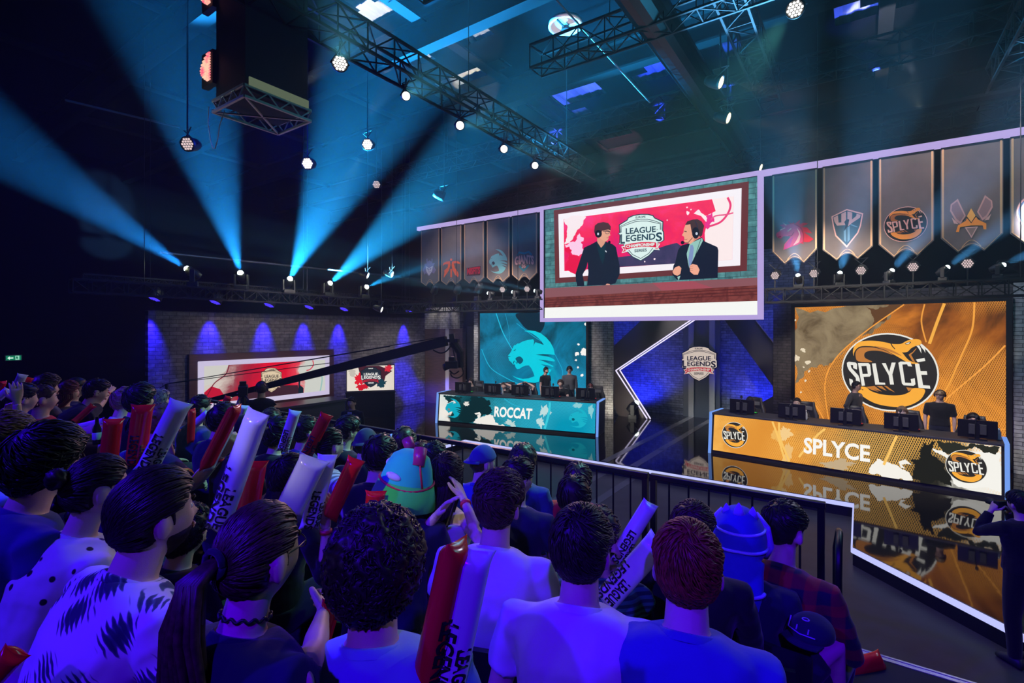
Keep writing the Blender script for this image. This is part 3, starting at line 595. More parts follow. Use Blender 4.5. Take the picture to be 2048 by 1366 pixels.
if True:   # teal brick picture as emission
    nt = bgm.node_tree; b = nt.nodes['Principled BSDF']; t = [n for n in nt.nodes if n.type == 'TEX_BRICK'][0]
    t.inputs['Color1'].default_value = (*lin(96, 156, 158), 1); t.inputs['Color2'].default_value = (*lin(60, 112, 118), 1); t.inputs['Mortar'].default_value = (*lin(40, 70, 78), 1); t.inputs['Mortar Size'].default_value = .006
    t.inputs['Brick Width'].default_value = .34; t.inputs['Row Height'].default_value = .13
    src = b.inputs['Base Color'].links[0].from_socket; L(nt, src, b.inputs['Emission Color']); b.inputs['Emission Strength'].default_value = .95; b.inputs['Base Color'].default_value = (0, 0, 0, 1)
    nt.links.remove(b.inputs['Base Color'].links[0]); nt.links.remove(b.inputs['Normal'].links[0]); bgm.cycles.emission_sampling = 'AUTO'
fl('display', i1[0]-i0[0], i1[1]-i0[1], bgm, ob, 0, i0[0], i0[1])
P4 = lambda l: [H4(*p) for p in l]
redm = ledmat('led_red_ink', [(.28, lin(214, 24, 130)), (.42, lin(236, 24, 100)), (.55, lin(250, 40, 92)), (.75, lin(255, 60, 150))], .9, 6, .8, sampling='AUTO')
sh = Sheet(0)
sh.poly(P4([(190, 372), (1792, 135), (1775, 870), (205, 970)]), E(104, 50, 52)); sh.poly(P4([(228, 405), (1733, 190), (1720, 825), (240, 925)]), emat('screen_white_border', lin(250, 244, 250), 1.0, 'AUTO'))
sh.poly(P4([(272, 445), (1668, 258), (1655, 778), (280, 870)]), redm)
sh.poly(P4(jag([(274, 447), (455, 424), (420, 500), (370, 560), (350, 600), (290, 650), (278, 650)], .08, 21)), E(252, 236, 240))
sh.poly(P4(jag([(285, 655), (400, 560), (440, 600), (425, 680), (440, 720), (400, 745), (345, 735), (310, 690)], .12, 23)), E(255, 206, 236))
sh.poly(P4(jag([(280, 690), (320, 670), (340, 700), (330, 740), (390, 745), (440, 760), (470, 848), (284, 866)], .10, 25)), E(236, 12, 72))
sh.poly(P4([(470, 852), (480, 780), (700, 760), (860, 740), (1000, 700), (1120, 660), (1200, 640), (1290, 700), (1220, 808), (730, 838)]), ledmat('led_navy_ink', [(.3, lin(44, 48, 84)), (.6, lin(70, 60, 100)), (.75, lin(90, 70, 120))], 2, 4, .4))
sh.poly(P4([(1490, 282), (1668, 258), (1655, 778), (1440, 792), (1430, 560), (1450, 480), (1400, 420), (1340, 400), (1370, 372), (1440, 420), (1500, 390), (1520, 380)]), E(255, 238, 238))
sh.poly(P4(jag([(1440, 420), (1500, 390), (1510, 470), (1470, 490), (1452, 540), (1440, 470)], .1, 27)), E(240, 46, 140))
sh.line(P4(spl([(1618, 268), (1642, 330), (1620, 400), (1560, 470), (1470, 505)], 6, False)), .05, E(238, 60, 120))
sh.line(P4(spl([(1665, 395), (1600, 410), (1520, 420), (1480, 450)], 6, False)), .035, E(238, 90, 140))
for i, (x, y, r) in enumerate([(1292, 395, 14), (1286, 350, 7), (1318, 368, 6), (1378, 385, 14), (1123, 455, 5), (940, 795, 6), (1020, 775, 8)]): sh.poly(P4(blob(x, y, r, r, .3, 12, i+40)), E(255, 230, 238))
sh.poly(P4([(124, 1012), (1870, 925), (1870, 990), (124, 1090)]), E(138, 86, 92)); sh.poly(P4([(1000, 968), (1330, 952), (1500, 1010), (1080, 1030)]), E(164, 78, 90))
sh.poly(P4([(124, 1088), (1870, 988), (1870, 1118), (124, 1172)]), ledmat('led_desk_wood', [(.3, lin(86, 34, 32)), (.6, lin(128, 62, 56))], 3, 6, 2))
for k in range(3): sh.line(P4([(124, 1112+k*18), (1870, 1010+k*26)]), .02, E(84, 34, 34), k == 0)
sh.poly(P4([(124, 1170), (1870, 1116), (1868, 1232), (124, 1264)]), emat('screen_white_band', lin(248, 250, 246), 1.0, 'AUTO'))
sh.build('studio_picture', ob)
sh = Sheet(-.045, .002)
def cf(x, y):   # emblem trace box 205..1215 x 195..1165 -> crop4 positions
    sx = (x-705)/505; sy = (y-680)/485
    return Hc4(1385+sx*405, 420+sy*412-sx*30)
crest(sh, cf, (E(36, 62, 78), E(222, 244, 240), E(226, 28, 72), E(40, 70, 86)), wB/445/9.105*.8); sh.build('emblem', ob)
JK = E(22, 30, 50); SK = E(232, 168, 140); HR1 = E(78, 48, 56)
sh = Sheet(-.03); P = lambda l: [Hc4(*p) for p in l]
sh.poly(P([(590, 480), (470, 545), (350, 600), (310, 720), (195, 1080), (205, 1200), (225, 1300), (355, 1296), (350, 1230), (325, 1090), (395, 960), (415, 860), (430, 1050), (405, 1293), (740, 1280), (840, 1270), (920, 1250), (1000, 1080), (1000, 950), (930, 590), (870, 540), (740, 490)]), JK)
sh.poly(P([(580, 500), (740, 500), (745, 560), (720, 800), (690, 900), (650, 820), (600, 640)]), E(16, 48, 62))
sh.poly(P([(585, 430), (590, 500), (660, 605), (715, 540), (745, 470)]), E(222, 158, 134))
sh.poly(P([(590, 420), (650, 445), (735, 492), (775, 472), (800, 428), (792, 398), (832, 376), (818, 345), (830, 290), (790, 262), (680, 280), (640, 300)]), SK)
sh.poly(P([(535, 290), (545, 200), (600, 155), (700, 135), (790, 155), (836, 215), (830, 285), (790, 272), (680, 292), (664, 330), (650, 400), (600, 412), (560, 380), (535, 320)]), HR1)
sh.poly(P(circ(612, 350, 62, 70, 24)), E(20, 22, 36)); sh.poly(P(circ(606, 352, 18, 24, 14)), E(200, 205, 220))
sh.line(P([(690, 300), (745, 300), (825, 312)]), .02, E(60, 40, 56)); sh.line(P(circ(775, 320, 40, 30, 16)+[(815, 320)]), .012, E(70, 46, 60), False)
sh.poly(P(circ(812, 503, 24, 28, 14)), E(18, 20, 34)); sh.poly(P([(750, 420), (800, 412), (790, 432)]), E(200, 110, 110)); sh.poly(P([(745, 1280), (770, 1255), (820, 1262), (830, 1280)]), E(226, 160, 140))
sh.poly(P([(735, 650), (760, 660), (765, 690), (745, 680)]), E(220, 225, 235)); sh.build('presenter_picture', ob)
sh = Sheet(-.03); P = lambda l: [Hc5(*p) for p in l]
sh.poly(P([(715, 470), (765, 545), (980, 640), (997, 700), (985, 1168), (640, 1185), (320, 1200), (280, 1185), (212, 1110), (230, 960), (262, 900), (310, 690), (370, 610), (500, 575)]), JK)
sh.poly(P([(720, 485), (510, 580), (455, 740), (470, 900), (500, 1000), (545, 915), (605, 780), (735, 530)]), E(150, 200, 190))
sh.poly(P([(520, 605), (560, 605), (580, 660), (552, 910), (502, 1000), (485, 850)]), E(128, 150, 196)); sh.line(P([(700, 500), (600, 800), (500, 1010)]), .012, E(12, 20, 36)); sh.line(P([(505, 585), (450, 760), (495, 1000)]), .012, E(12, 20, 36), False)
sh.poly(P([(560, 560), (690, 470), (700, 420), (600, 400), (520, 480), (510, 580)]), E(218, 140, 118))
sh.poly(P([(530, 250), (440, 255), (410, 330), (405, 390), (375, 440), (410, 460), (418, 490), (410, 530), (430, 562), (520, 590), (570, 550), (590, 480), (560, 330)]), E(240, 168, 140))
sh.poly(P([(430, 262), (470, 200), (560, 172), (640, 165), (710, 200), (755, 280), (722, 440), (690, 470), (660, 440), (600, 420), (545, 390), (528, 300), (520, 250), (460, 262)]), E(70, 46, 50))
sh.poly(P(circ(612, 400, 62, 98, 24)), E(22, 24, 40)); sh.poly(P(circ(628, 412, 20, 25, 14)), E(206, 212, 226)); sh.line(P([(600, 190), (640, 280), (645, 320)]), .02, E(40, 44, 66)); sh.line(P([(560, 480), (480, 570), (400, 570)]), .014, E(20, 22, 36))
sh.poly(P(circ(388, 566, 30, 32, 14)), E(20, 22, 36)); sh.line(P([(410, 505), (450, 515), (470, 505)]), .012, E(170, 70, 80)); sh.line(P([(420, 372), (460, 380)]), .02, E(70, 40, 44), False)
sh.poly(P([(218, 1060), (260, 990), (330, 960), (370, 1000), (352, 1100), (300, 1130), (240, 1105)]), E(242, 170, 142)); sh.poly(P([(512, 960), (560, 928), (640, 950), (682, 1030), (650, 1112), (580, 1112), (518, 1060)]), E(244, 172, 146))
for k in range(3): sh.line(P([(520, 975+k*35), (570, 965+k*38)]), .01, E(200, 120, 100), k == 0)
sh.poly(P([(300, 1150), (355, 1130), (325, 1210)]), E(160, 205, 196)); sh.build('presenter_picture', ob)
# ---- lit rail that carries the banners either side of the screen
zR = on_y(1530, 341, VB).z-.06
xl = on_y(836, 457, VB).x
for a, b in ((xl, BL.x-.01), (BL.x+wB+.01, 6.5)):
    mb = MB(); mb.box(((a+b)/2, VB, zR), (b-a, .12, .13)); ST(mb.build('trim_banner_rail', LAV))
# ---- team banners
cloth = mat('banner_cloth', (.17, .135, .125), .9, var=.18, vscale=1.5, sheen=.2); bronze = mat('banner_bronze', (.62, .36, .18), .45, .2)
eb = mat('banner_dark_fold', (.02, .02, .024), .9)
def M8(n, r, g, b): return mat('print_'+n, lin(r, g, b), .8)
BAN = []
def banner(x0, x1, y0, y1, yt, lab, art):
    """x0,x1 edge pixels at the shoulder, y0,y1 shoulder pixels left/right, yt tip pixel"""
    A = on_y(x0, y0, VB); B = on_y(x1, y1, VB); t = on_y((x0+x1)/2, yt, VB); w_ = B.x-A.x; zs = (A.z+B.z)/2; H_ = zR-.1
    o = T(empty('team_banner', (A.x, VB+.02, 0)), lab, 'banner', 'team banners along the lit rail')
    tl, tr = w_*.29, w_*.71; n = 10
    arc = [(tl+(tr-tl)*i/n, t.z+.13*math.sin(PI*i/n)) for i in range(n+1)]
    out = [(0, H_), (0, zs)]+arc+[(w_, zs), (w_, H_)]
    mb = MB(); mb.prism(out, 0, .012); mb.build('cloth', cloth, o)
    mb = MB(); E_ = [(.03, H_), (.03, zs+.01)]+[(x, z+.03) for x, z in arc]+[(w_-.03, zs+.01), (w_-.03, H_)]
    for a, b in zip(E_[:-1], E_[1:]): mb.bar((a[0], -.006, a[1]), (b[0], -.006, b[1]), .03, .012)
    a2 = [(tl+.05+(tr-tl-.1)*i/n, t.z+.10+.13*math.sin(PI*i/n)) for i in range(n+1)]
    for a, b in zip(a2[:-1], a2[1:]): mb.bar((a[0], -.006, a[1]), (b[0], -.006, b[1]), .018, .012)
    mb.build('border', bronze, o)
    mb = MB(); mb.box((w_/2, .01, H_+.05), (w_, .04, .12)); mb.build('hanger', eb, o)
    sh = Sheet(-.008, .002); f = lambda x, y: ((on_y(x, y, VB).x-A.x), on_y(x, y, VB).z); art(sh, f); sh.build('emblem', o)
    return o
c6 = lambda f: (lambda l: [f(1530+x/8.192, 400+y/8.192) for x, y in l]); r6 = lambda f: (lambda l: [f(1510+x/3.794, 240+y/3.794) for x, y in l]); l7 = lambda f: (lambda l: [f(830+x/8.031, 480+y/8.031) for x, y in l])
PK = M8('rose', 226, 72, 106); PD = M8('dark_rose', 176, 36, 66); PL = M8('peach', 250, 180, 160); SLT = M8('slate', 110, 140, 150); SAL = M8('salmon', 244, 178, 160); ORG = M8('orange', 250, 150, 60); DK = M8('charcoal', 40, 36, 40); TAN = M8('tan', 216, 168, 156)
def art_horse(sh, f):
    P = c6(f)
    sh.poly(P([(565, 390), (640, 370), (705, 385), (600, 440), (690, 450), (770, 545), (640, 525), (795, 640), (720, 690), (620, 690), (635, 720), (560, 700), (480, 480), (420, 400), (370, 350), (440, 380), (475, 360), (480, 390), (575, 320)]), M8('red', 222, 40, 60))
    sh.poly(P([(300, 820), (320, 720), (420, 600), (360, 590), (300, 595), (255, 635), (205, 615), (180, 570), (195, 535), (240, 510), (290, 440), (240, 415), (300, 395), (360, 400), (470, 390), (560, 450), (620, 560), (620, 680), (540, 730), (420, 770)]), PK)
    sh.poly(P([(460, 745), (520, 650), (560, 560), (520, 450), (570, 520), (582, 600), (560, 690)]), PL); sh.poly(P([(310, 815), (330, 730), (410, 640), (460, 600), (430, 700), (400, 770)]), M8('magenta', 200, 60, 130))
    sh.line(P([(290, 370), (350, 415)]), [.005, .03], PL); sh.line(P([(245, 495), (330, 455)]), .02, PL, False); sh.line(P([(370, 515), (430, 465)]), .025, PL, False); sh.line(P([(380, 590), (440, 580), (475, 520)]), .02, PD); sh.line(P([(215, 610), (265, 595)]), .02, PD, False); sh.line(P(spl([(480, 400), (580, 450), (630, 560), (625, 690)], 4, False)), .015, PD, False)
def art_shield(sh, f):
    P = c6(f)
    sh.poly(P([(1085, 270), (1340, 145), (1610, 215), (1575, 420), (1530, 540), (1340, 780), (1150, 590), (1110, 420)]), SAL); sh.poly(P([(1108, 278), (1340, 168), (1585, 235), (1552, 420), (1508, 535), (1340, 745), (1170, 575), (1130, 415)]), M8('deep_slate', 62, 84, 94))
    sh.poly(P([(1120, 285), (1195, 250), (1205, 370), (1250, 365), (1250, 225), (1328, 190), (1328, 410), (1180, 420), (1140, 360)]), TAN); sh.poly(P([(1350, 185), (1430, 205), (1425, 320), (1495, 260), (1500, 225), (1570, 240), (1555, 290), (1420, 380), (1350, 440)]), TAN)
    sh.poly(P([(1405, 390), (1525, 440), (1500, 445), (1400, 410)]), SLT, False); sh.poly(P([(1290, 510), (1328, 480), (1328, 690), (1295, 660)]), SLT, False); sh.poly(P([(1352, 450), (1388, 420), (1390, 650), (1352, 690)]), SLT, False)
    sh.poly(P([(1300, 360), (1340, 310), (1380, 320), (1360, 430), (1300, 490), (1320, 420)]), DK)
def art_snake(sh, f):
    P = r6(f); a = P([(977, 790), (1310, 775), (1142, 657), (1142, 924)]); splyce(sh, (a[0][0]+a[1][0])/2, (a[2][1]+a[3][1])/2, (a[1][0]-a[0][0])/2, (a[2][1]-a[3][1])/2, (SAL, DK, ORG, M8('rust', 190, 104, 50)))
def art_hornet(sh, f):
    P = r6(f)
    for m in (0, 1):
        X = (lambda l: l) if m == 0 else (lambda l: [(3285-x, y-(x-1642)*.10*0-28+.085*(1642-x)*0) for x, y in l])
        sh.poly(P(X([(1540, 597), (1600, 725), (1560, 790), (1525, 770), (1480, 690), (1485, 640)])), M8('wing_edge', 200, 150, 140)); sh.poly(P(X([(1535, 615), (1588, 725), (1558, 770), (1530, 750), (1492, 685), (1496, 645)])), M8('wing', 150, 118, 118))
        sh.poly(P(X([(1492, 738), (1545, 790), (1510, 785)])), TAN)
    sh.poly(P([(1524, 850), (1540, 800), (1600, 765), (1640, 675), (1690, 755), (1755, 785), (1755, 830), (1735, 830), (1728, 800), (1640, 800), (1555, 815), (1548, 850)]), ORG); sh.poly(P([(1605, 735), (1640, 670), (1675, 730), (1640, 780)]), M8('amber', 250, 176, 90)); sh.line(P([(1575, 770), (1605, 735), (1640, 780), (1675, 730), (1705, 755)]), .02, DK)
    sh.poly(P([(1590, 815), (1692, 808), (1642, 897)]), TAN); sh.poly(P([(1605, 822), (1678, 816), (1642, 880)]), M8('stone', 150, 120, 110))
def art_circle(sh, f):
    P = r6(f); sh.poly(P(circ(2110, 700, 125, 125)), SAL); sh.poly(P(circ(2110, 700, 112, 112)), M8('navy_print', 50, 66, 92)); sh.poly(P(circ(2110, 700, 95, 95)), SAL)
def art_samurai(sh, f):
    P = l7(f); LV = M8('lilac', 150, 134, 160)
    sh.poly(P([(120, 480), (150, 420), (150, 380), (185, 375), (180, 310), (195, 290), (200, 350), (230, 325), (262, 350), (265, 290), (278, 310), (272, 375), (315, 370), (295, 415), (335, 480), (300, 540), (270, 520), (220, 580), (170, 530), (150, 560)]), LV)
    sh.poly(P([(170, 420), (225, 450), (285, 415), (270, 500), (222, 570), (178, 500)]), M8('ivory', 226, 214, 214)); sh.poly(P([(185, 445), (218, 462), (212, 490)]), LV); sh.poly(P([(268, 440), (232, 462), (240, 488)]), LV, False); sh.line(P([(222, 470), (222, 520), (250, 500)]), .02, LV, False)
def art_fork(sh, f):
    P = l7(f); O1 = M8('coral', 255, 110, 60)
    sh.poly(P(circ(578, 315, 18, 20, 20)), O1); sh.poly(P([(565, 465), (592, 462), (592, 598), (565, 602)]), O1, False)
    sh.poly(P([(442, 415), (455, 370), (500, 345), (560, 340), (566, 400), (540, 490), (500, 550), (458, 608), (462, 560), (470, 520), (465, 490), (520, 440), (530, 390), (480, 390)]), O1, False)
    sh.poly(P([(590, 345), (660, 335), (712, 350), (720, 385), (650, 372), (620, 380), (640, 450), (690, 520), (698, 560), (690, 598), (640, 560), (600, 480), (585, 400)]), O1, False)
def art_word(sh, f):
    P = l7(f); sh.poly(P([(825, 450), (1050, 415), (1045, 560), (830, 580)]), M8('maroon', 70, 16, 26)); sh.text('MISFITS', P([(832, 560), (1042, 545), (1045, 425), (835, 450)]), M8('crimson', 214, 24, 56), .05)
def art_cat(sh, f):
    P = l7(f); roccat(sh, lambda x, y: P([(1185+(x-160)/988*292, 150+(y-125)/1155*392)])[0], M8('sea_green', 120, 186, 184), M8('dusk', 58, 56, 66))
def art_giants(sh, f):
    P = l7(f); TE = M8('petrol', 40, 140, 150)
    sh.line(P([(1640, 250), (1670, 200), (1750, 215), (1825, 190), (1870, 240)]), .06, TE); sh.line(P([(1672, 420), (1742, 495), (1822, 405)]), .06, TE, False)
    sh.text('GIANTS', P([(1600, 415), (1905, 400), (1905, 255), (1600, 275)]), SAL, .05, 1.0, .05); sh.text('36', P([(1712, 452), (1778, 446), (1778, 386), (1712, 390)]), SAL, .04)
for a in ((1544, 1635, 501, 500, 527, 'banner printed with a red horse head, next to the big screen', art_horse), (1645, 1746, 499.6, 492, 519.5, 'banner printed with a split grey and peach shield', art_shield), (1757, 1868.5, 490, 480, 513, 'banner printed with an orange snake roundel', art_snake),
          (1882, 2007, 474.6, 469, 503.5, 'banner printed with an orange and grey hornet head', art_hornet), (2021, 2158, 466, 457, 492, 'banner with a round emblem cut by the right edge of the photo', art_circle),
          (841, 878, 563.7, 563, 572, 'leftmost banner, printed with a pale horned warrior mask', art_samurai), (881.5, 922, 562, 560, 570.5, 'banner printed with an orange forked mark', art_fork), (927.6, 967.6, 558, 556, 567.5, 'banner printed with the red word MISFITS', art_word),
          (972.7, 1018.8, 556, 552, 565.5, 'banner printed with a grey green roaring cat', art_cat), (1023, 1073.7, 549, 546, 561.5, 'banner printed with the word GIANTS in peach letters', art_giants)): banner(*a)

# ------------------------------------------------------------ centre sign on the columns
fC = lambda x, y: (lambda p: (p.x, p.z))(on_y(1350+x/14.38, 680+y/14.38, YB-.25))
c0 = fC(705, 680); o = T(empty('shield_sign', (c0[0], YB-.25, c0[1])), 'cream championship shield sign mounted on the grey centre column', 'sign')
fC2 = lambda x, y: (lambda p: (p[0]-c0[0], p[1]-c0[1]))(fC(x, y))
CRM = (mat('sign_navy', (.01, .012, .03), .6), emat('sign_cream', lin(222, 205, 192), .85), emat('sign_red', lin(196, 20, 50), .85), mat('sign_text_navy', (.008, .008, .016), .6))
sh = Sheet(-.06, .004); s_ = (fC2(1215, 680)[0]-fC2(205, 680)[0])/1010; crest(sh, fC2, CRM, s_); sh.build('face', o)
mb = MB(); mb.prism([fC2(x, y) for x, y in [(430, 245), (705, 185), (975, 240), (1010, 290), (1205, 385), (1195, 565), (1215, 770), (985, 985), (705, 1175), (425, 970), (205, 785), (225, 380)]], -.058, .14); mb.build('backing', BLK, o)

# ------------------------------------------------------------ left wall: framed picture screen
z1 = lambda x, y: (280+x/3.531, 560+y/3.531)
X1 = XL+.16
a = on_x(*z1(410, 575), X1); b = on_x(*z1(1335, 538), X1); c = on_x(*z1(1335, 803), X1)
wF = b.y-a.y; hF = (a.z+b.z)/2-c.z; zF = c.z
o = T(empty('picture_screen', (X1, a.y, zF), R(90)), 'wide red and white artwork screen in a lit white frame on the left brick wall', 'screen')
HF = Hm([z1(410, 575), z1(1335, 538), z1(1335, 803), z1(405, 895)], wF, hF, (280, 560, 3.531))
FW = emat('frame_white', lin(206, 196, 226), .95, 'AUTO')
frame('wood_frame', 0, wF, 0, hF, .22, .02, .12, wood('frame_mahogany', (.05, .016, .012), (.09, .03, .022)), o)
frame('lit_frame', .15, wF-.15, .13, hF-.13, .145, -.03, .16, FW, o)
fl('display', wF-.3, hF-.26, ledmat('led_left_art', [(.0, lin(206, 200, 190)), (.13, lin(210, 196, 186)), (.22, lin(150, 70, 80)), (.32, lin(170, 24, 48)), (.45, lin(222, 14, 44)), (.62, lin(214, 10, 40)), (.74, lin(226, 60, 80)), (.82, lin(204, 204, 196)), (1, lin(200, 204, 196))], 1.4, 7, .5, grad=.35, L_=wF), o, .02, .15, .13)
sh = Sheet(.016); P = lambda l: [HF(*p) for p in l]
sh.poly(P([(432, 597), (625, 590), (600, 640), (560, 660), (520, 720), (440, 740)]), E(206, 204, 196)); sh.poly(P([(690, 830), (760, 770), (860, 760), (1000, 740), (1110, 740), (1120, 808), (900, 830)]), E(60, 34, 44))
sh.poly(P([(1180, 566), (1310, 560), (1308, 795), (1150, 806), (1165, 720), (1110, 640), (1130, 600), (1180, 620)]), E(204, 206, 198)); sh.poly(P([(1115, 700), (1130, 690), (1125, 740), (1150, 760), (1150, 800), (1112, 800)]), E(20, 36, 46)); sh.poly(P([(440, 790), (500, 740), (560, 760), (600, 820), (560, 850), (440, 860)]), E(190, 24, 50))
sh.line(P(spl([(1215, 562), (1222, 600), (1200, 630), (1172, 640)], 5, False)), .04, E(214, 70, 90)); sh.line(P(spl([(1250, 640), (1285, 690), (1270, 790)], 5, False)), .05, E(150, 190, 186)); sh.line(P(spl([(625, 590), (600, 660), (520, 720), (470, 800), (440, 810)], 5, False)), .03, E(120, 20, 40))
sh.build('artwork', o)
sh = Sheet(-.0, .003); cz = lambda x, y: HF(918+(x-705)/505*74, 703+(y-680)/485*82)
crest(sh, cz, (E(70, 50, 40), E(222, 200, 166), E(200, 30, 50), E(50, 44, 44)), wF/1010*.16); sh.build('emblem', o)
# presenter desk under it
p0 = on_x(640, 700, -14.4)
mb = MB(); mb.box((0, 0, .43), (.8, 2.2, .86)); mb.box((0, 0, .90), (.95, 2.4, .08))
T(mb.build('presenter_desk', mat('navy_black_desk', (.012, .012, .02), .35), loc=(-14.2, 9.2, ZS), bevel=.01), 'low dark presenter desk in front of the framed artwork screen', 'desk')
# screen on a black podium
pc = at(741.5, 800, 18.2); wP = .0908*18.2; ang = math.atan2(pc.y, pc.x)-PI/2
zt = CH-(731.3-HY)/1000*18.2; zb_ = CH-(781-HY)/1000*18.2
base = Vector((pc.x, pc.y))-Vector((math.cos(ang), math.sin(ang)))*wP/2
o = T(empty('podium_screen', (base.x, base.y, zb_), ang), 'small screen with a black shield emblem standing on the black podium', 'screen')
fl('display', wP, zt-zb_, ledmat('led_podium', [(.2, lin(236, 228, 214)), (.7, lin(224, 214, 200))], 1), o); frame('bezel', 0, wP, 0, zt-zb_, .025, -.01, .06, BLK, o)
sh = Sheet(-.002); w2, h2 = wP, zt-zb_; g = lambda l: [(x/560*w2, (1-y/310)*h2) for x, y in [(p[0]-102, p[1]-568) for p in l]]
sh.poly(g([(235, 590), (300, 570), (480, 570), (640, 640), (560, 700), (540, 780), (480, 800), (300, 780), (260, 700)]), E(70, 30, 40)); sh.poly(g(blob(250, 740, 45, 70, .4, 30, 51)), E(224, 28, 44)); sh.poly(g(blob(310, 820, 60, 40, .4, 30, 52)), E(206, 22, 40)); sh.poly(g(blob(590, 605, 50, 35, .4, 30, 53)), E(214, 40, 56)); sh.poly(g(blob(490, 790, 60, 45, .4, 30, 54)), E(24, 62, 74)); sh.poly(g(blob(160, 640, 45, 40, .3, 30, 55)), E(196, 188, 176))
sh.build('artwork', o)
sh = Sheet(-.02, .002); gc = lambda x, y: g([(382+(x-705)/505*122, 712+(y-680)/485*122)])[0]
crest(sh, gc, (E(12, 18, 26), E(40, 50, 60), E(206, 24, 46), WHT), w2/560*.24); sh.build('emblem', o)
mb = MB(); mb.box((wP/2, .25, (zb_-ZS-.05)/2), (wP+.06, .6, zb_-ZS-.05)); mb.box((wP/2, .25, zb_-ZS-.065), (wP+.1, .66, .05))
T(mb.build('podium', mat('podium_black', (.006, .007, .012), .4), loc=(base.x, base.y, ZS), rot=(0, 0, ang)), 'black podium block carrying the small emblem screen', 'podium')
# exit sign
xe = -26.9; a = on_x(10, 710.5, xe); b = on_x(44, 710, xe); c = on_x(27, 721.5, xe); wE = b.y-a.y; hE = a.z-c.z
o = T(empty('exit_sign', (xe, a.y, c.z), R(90)), 'green emergency exit sign with a white arrow on the dark far left wall', 'sign')
fl('housing', wE, hE, mat('sign_housing', (.3, .3, .3), .5), o, 0, 0, 0, .1); fl('light_panel', wE-.05, hE-.05, E(20, 120, 86), o, -.012, .025, .025, .01)
sh = Sheet(-.014); e = lambda l: [(x/175*wE, (1-y/58)*hE) for x, y in l]
sh.poly(e([(22, 30), (48, 12), (48, 24), (84, 24), (84, 36), (48, 36), (48, 48)]), E(214, 250, 232)); sh.poly(e([(104, 8), (146, 8), (146, 50), (104, 50)]), E(150, 220, 190)); sh.poly(e([(118, 14), (126, 14), (126, 22), (138, 24), (128, 30), (136, 46), (128, 46), (120, 34), (112, 46), (106, 44), (114, 28), (108, 24)]), E(20, 110, 80)); sh.build('pictogram', o)
# ------------------------------------------------------------ haze that hangs under the roof
hz = bpy.data.materials.new('stage_haze'); hz.use_nodes = True; nt = hz.node_tree; nt.nodes.remove(nt.nodes['Principled BSDF'])
vs = nt.nodes.new('ShaderNodeVolumeScatter'); vs.inputs['Color'].default_value = (.8, .92, 1, 1); vs.inputs['Density'].default_value = .0026; vs.inputs['Anisotropy'].default_value = .25
L(nt, vs.outputs[0], nt.nodes['Material Output'].inputs['Volume'])
mb = MB(); mb.box((-6.5, 11.2, 6.6), (40.6, 21.2, 8.4)); o = mb.build('stage_haze', hz); T(o, 'thin blue lit smoke hanging under the hall roof', 'haze', None, 'stuff')
mb = MB(); mb.box((-5.0, 16.3, 1.35), (9.0, 4.4, 2.1)); o = mb.build('stage_haze', hz); T(o, 'thin smoke on the stage in front of the blue centre wall', 'haze', None, 'stuff')

# ------------------------------------------------------------ lamps
YL, XB, TX, TZ = 12.6, -14.6, -6.0, 7.25
WARM = emat('lamp_white', lin(255, 250, 240), 4.0); PINKW = emat('lamp_pinkish', lin(230, 205, 205), 1.0); BLU = emat('lamp_blue', lin(70, 50, 255), 1.6); YEL = emat('lamp_warm', lin(255, 235, 180), 2.6)
BEAMW = emat('lamp_beam', lin(230, 255, 250), 14.0)
CANM = mat('lamp_body_black', (.008, .008, .009), .5)
def aimq(d): return Vector(d).to_track_quat('-Z', 'Y').to_euler()
def rod(o, p, m):
    if abs(p.y-YL) < .3: a, h = -.1, 4.30-p.z
    elif abs(p.x-XL-.34) < .1: a, h = .12, .56
    elif abs(p.x-TX) < .1: a, h = .12, TZ+.25-p.z
    else: a, h = .12, 9.75-p.z
    if abs(h) > .1: mb = MB(); mb.tube([(0, 0, a), (0, 0, h)], .014, 6); mb.build('hanging_rod' if h > 0 else 'stem', m, o)
def par(p, aim, lab, m, r=.17, n=2, dots=True, group='round LED wash lamps', em=None):
    """LED par can: body, ring of small lenses, yoke"""
    p = Vector(p); d = (Vector(aim)-p).normalized()
    o = T(empty('wash_lamp', tuple(p)), lab, 'lamp', group); q = aimq(d)
    mb = MB(); mb.lathe([(.01, .3), (r*.6, .3), (r*.92, .2), (r*1.08, .04), (r*1.08, -.015), (r*.98, -.02), (r*.98, 0), (.01, 0)], 18); mb.build('body', CANM, o, True, rot=q)
    mb = MB()
    if dots:
        s = r/ (n+.55)*.98
        for i in range(-n, n+1):
            for j in range(-n, n+1):
                if abs(i+j) <= n: 
                    x, y = s*(i+j*.5), s*j*.866; mb.lathe([(.001, -.012), (s*.40, -.012), (s*.40, -.002), (.001, -.002)], 8, Matrix.Translation((x, y, 0)))
    else: mb.lathe([(.001, -.014), (r*.85, -.012), (r*.9, -.002), (.001, -.002)], 18)
    mb.build('lens', m, o, rot=q)
    mb = MB(); mb.tube([q.to_matrix() @ Vector((-r*1.2, 0, .08)), (-r*1.2, 0, .16+r), (r*1.2, 0, .16+r), q.to_matrix() @ Vector((r*1.2, 0, .08))], .012, 6); mb.build('yoke', CANM, o); rod(o, p, CANM)
    return o
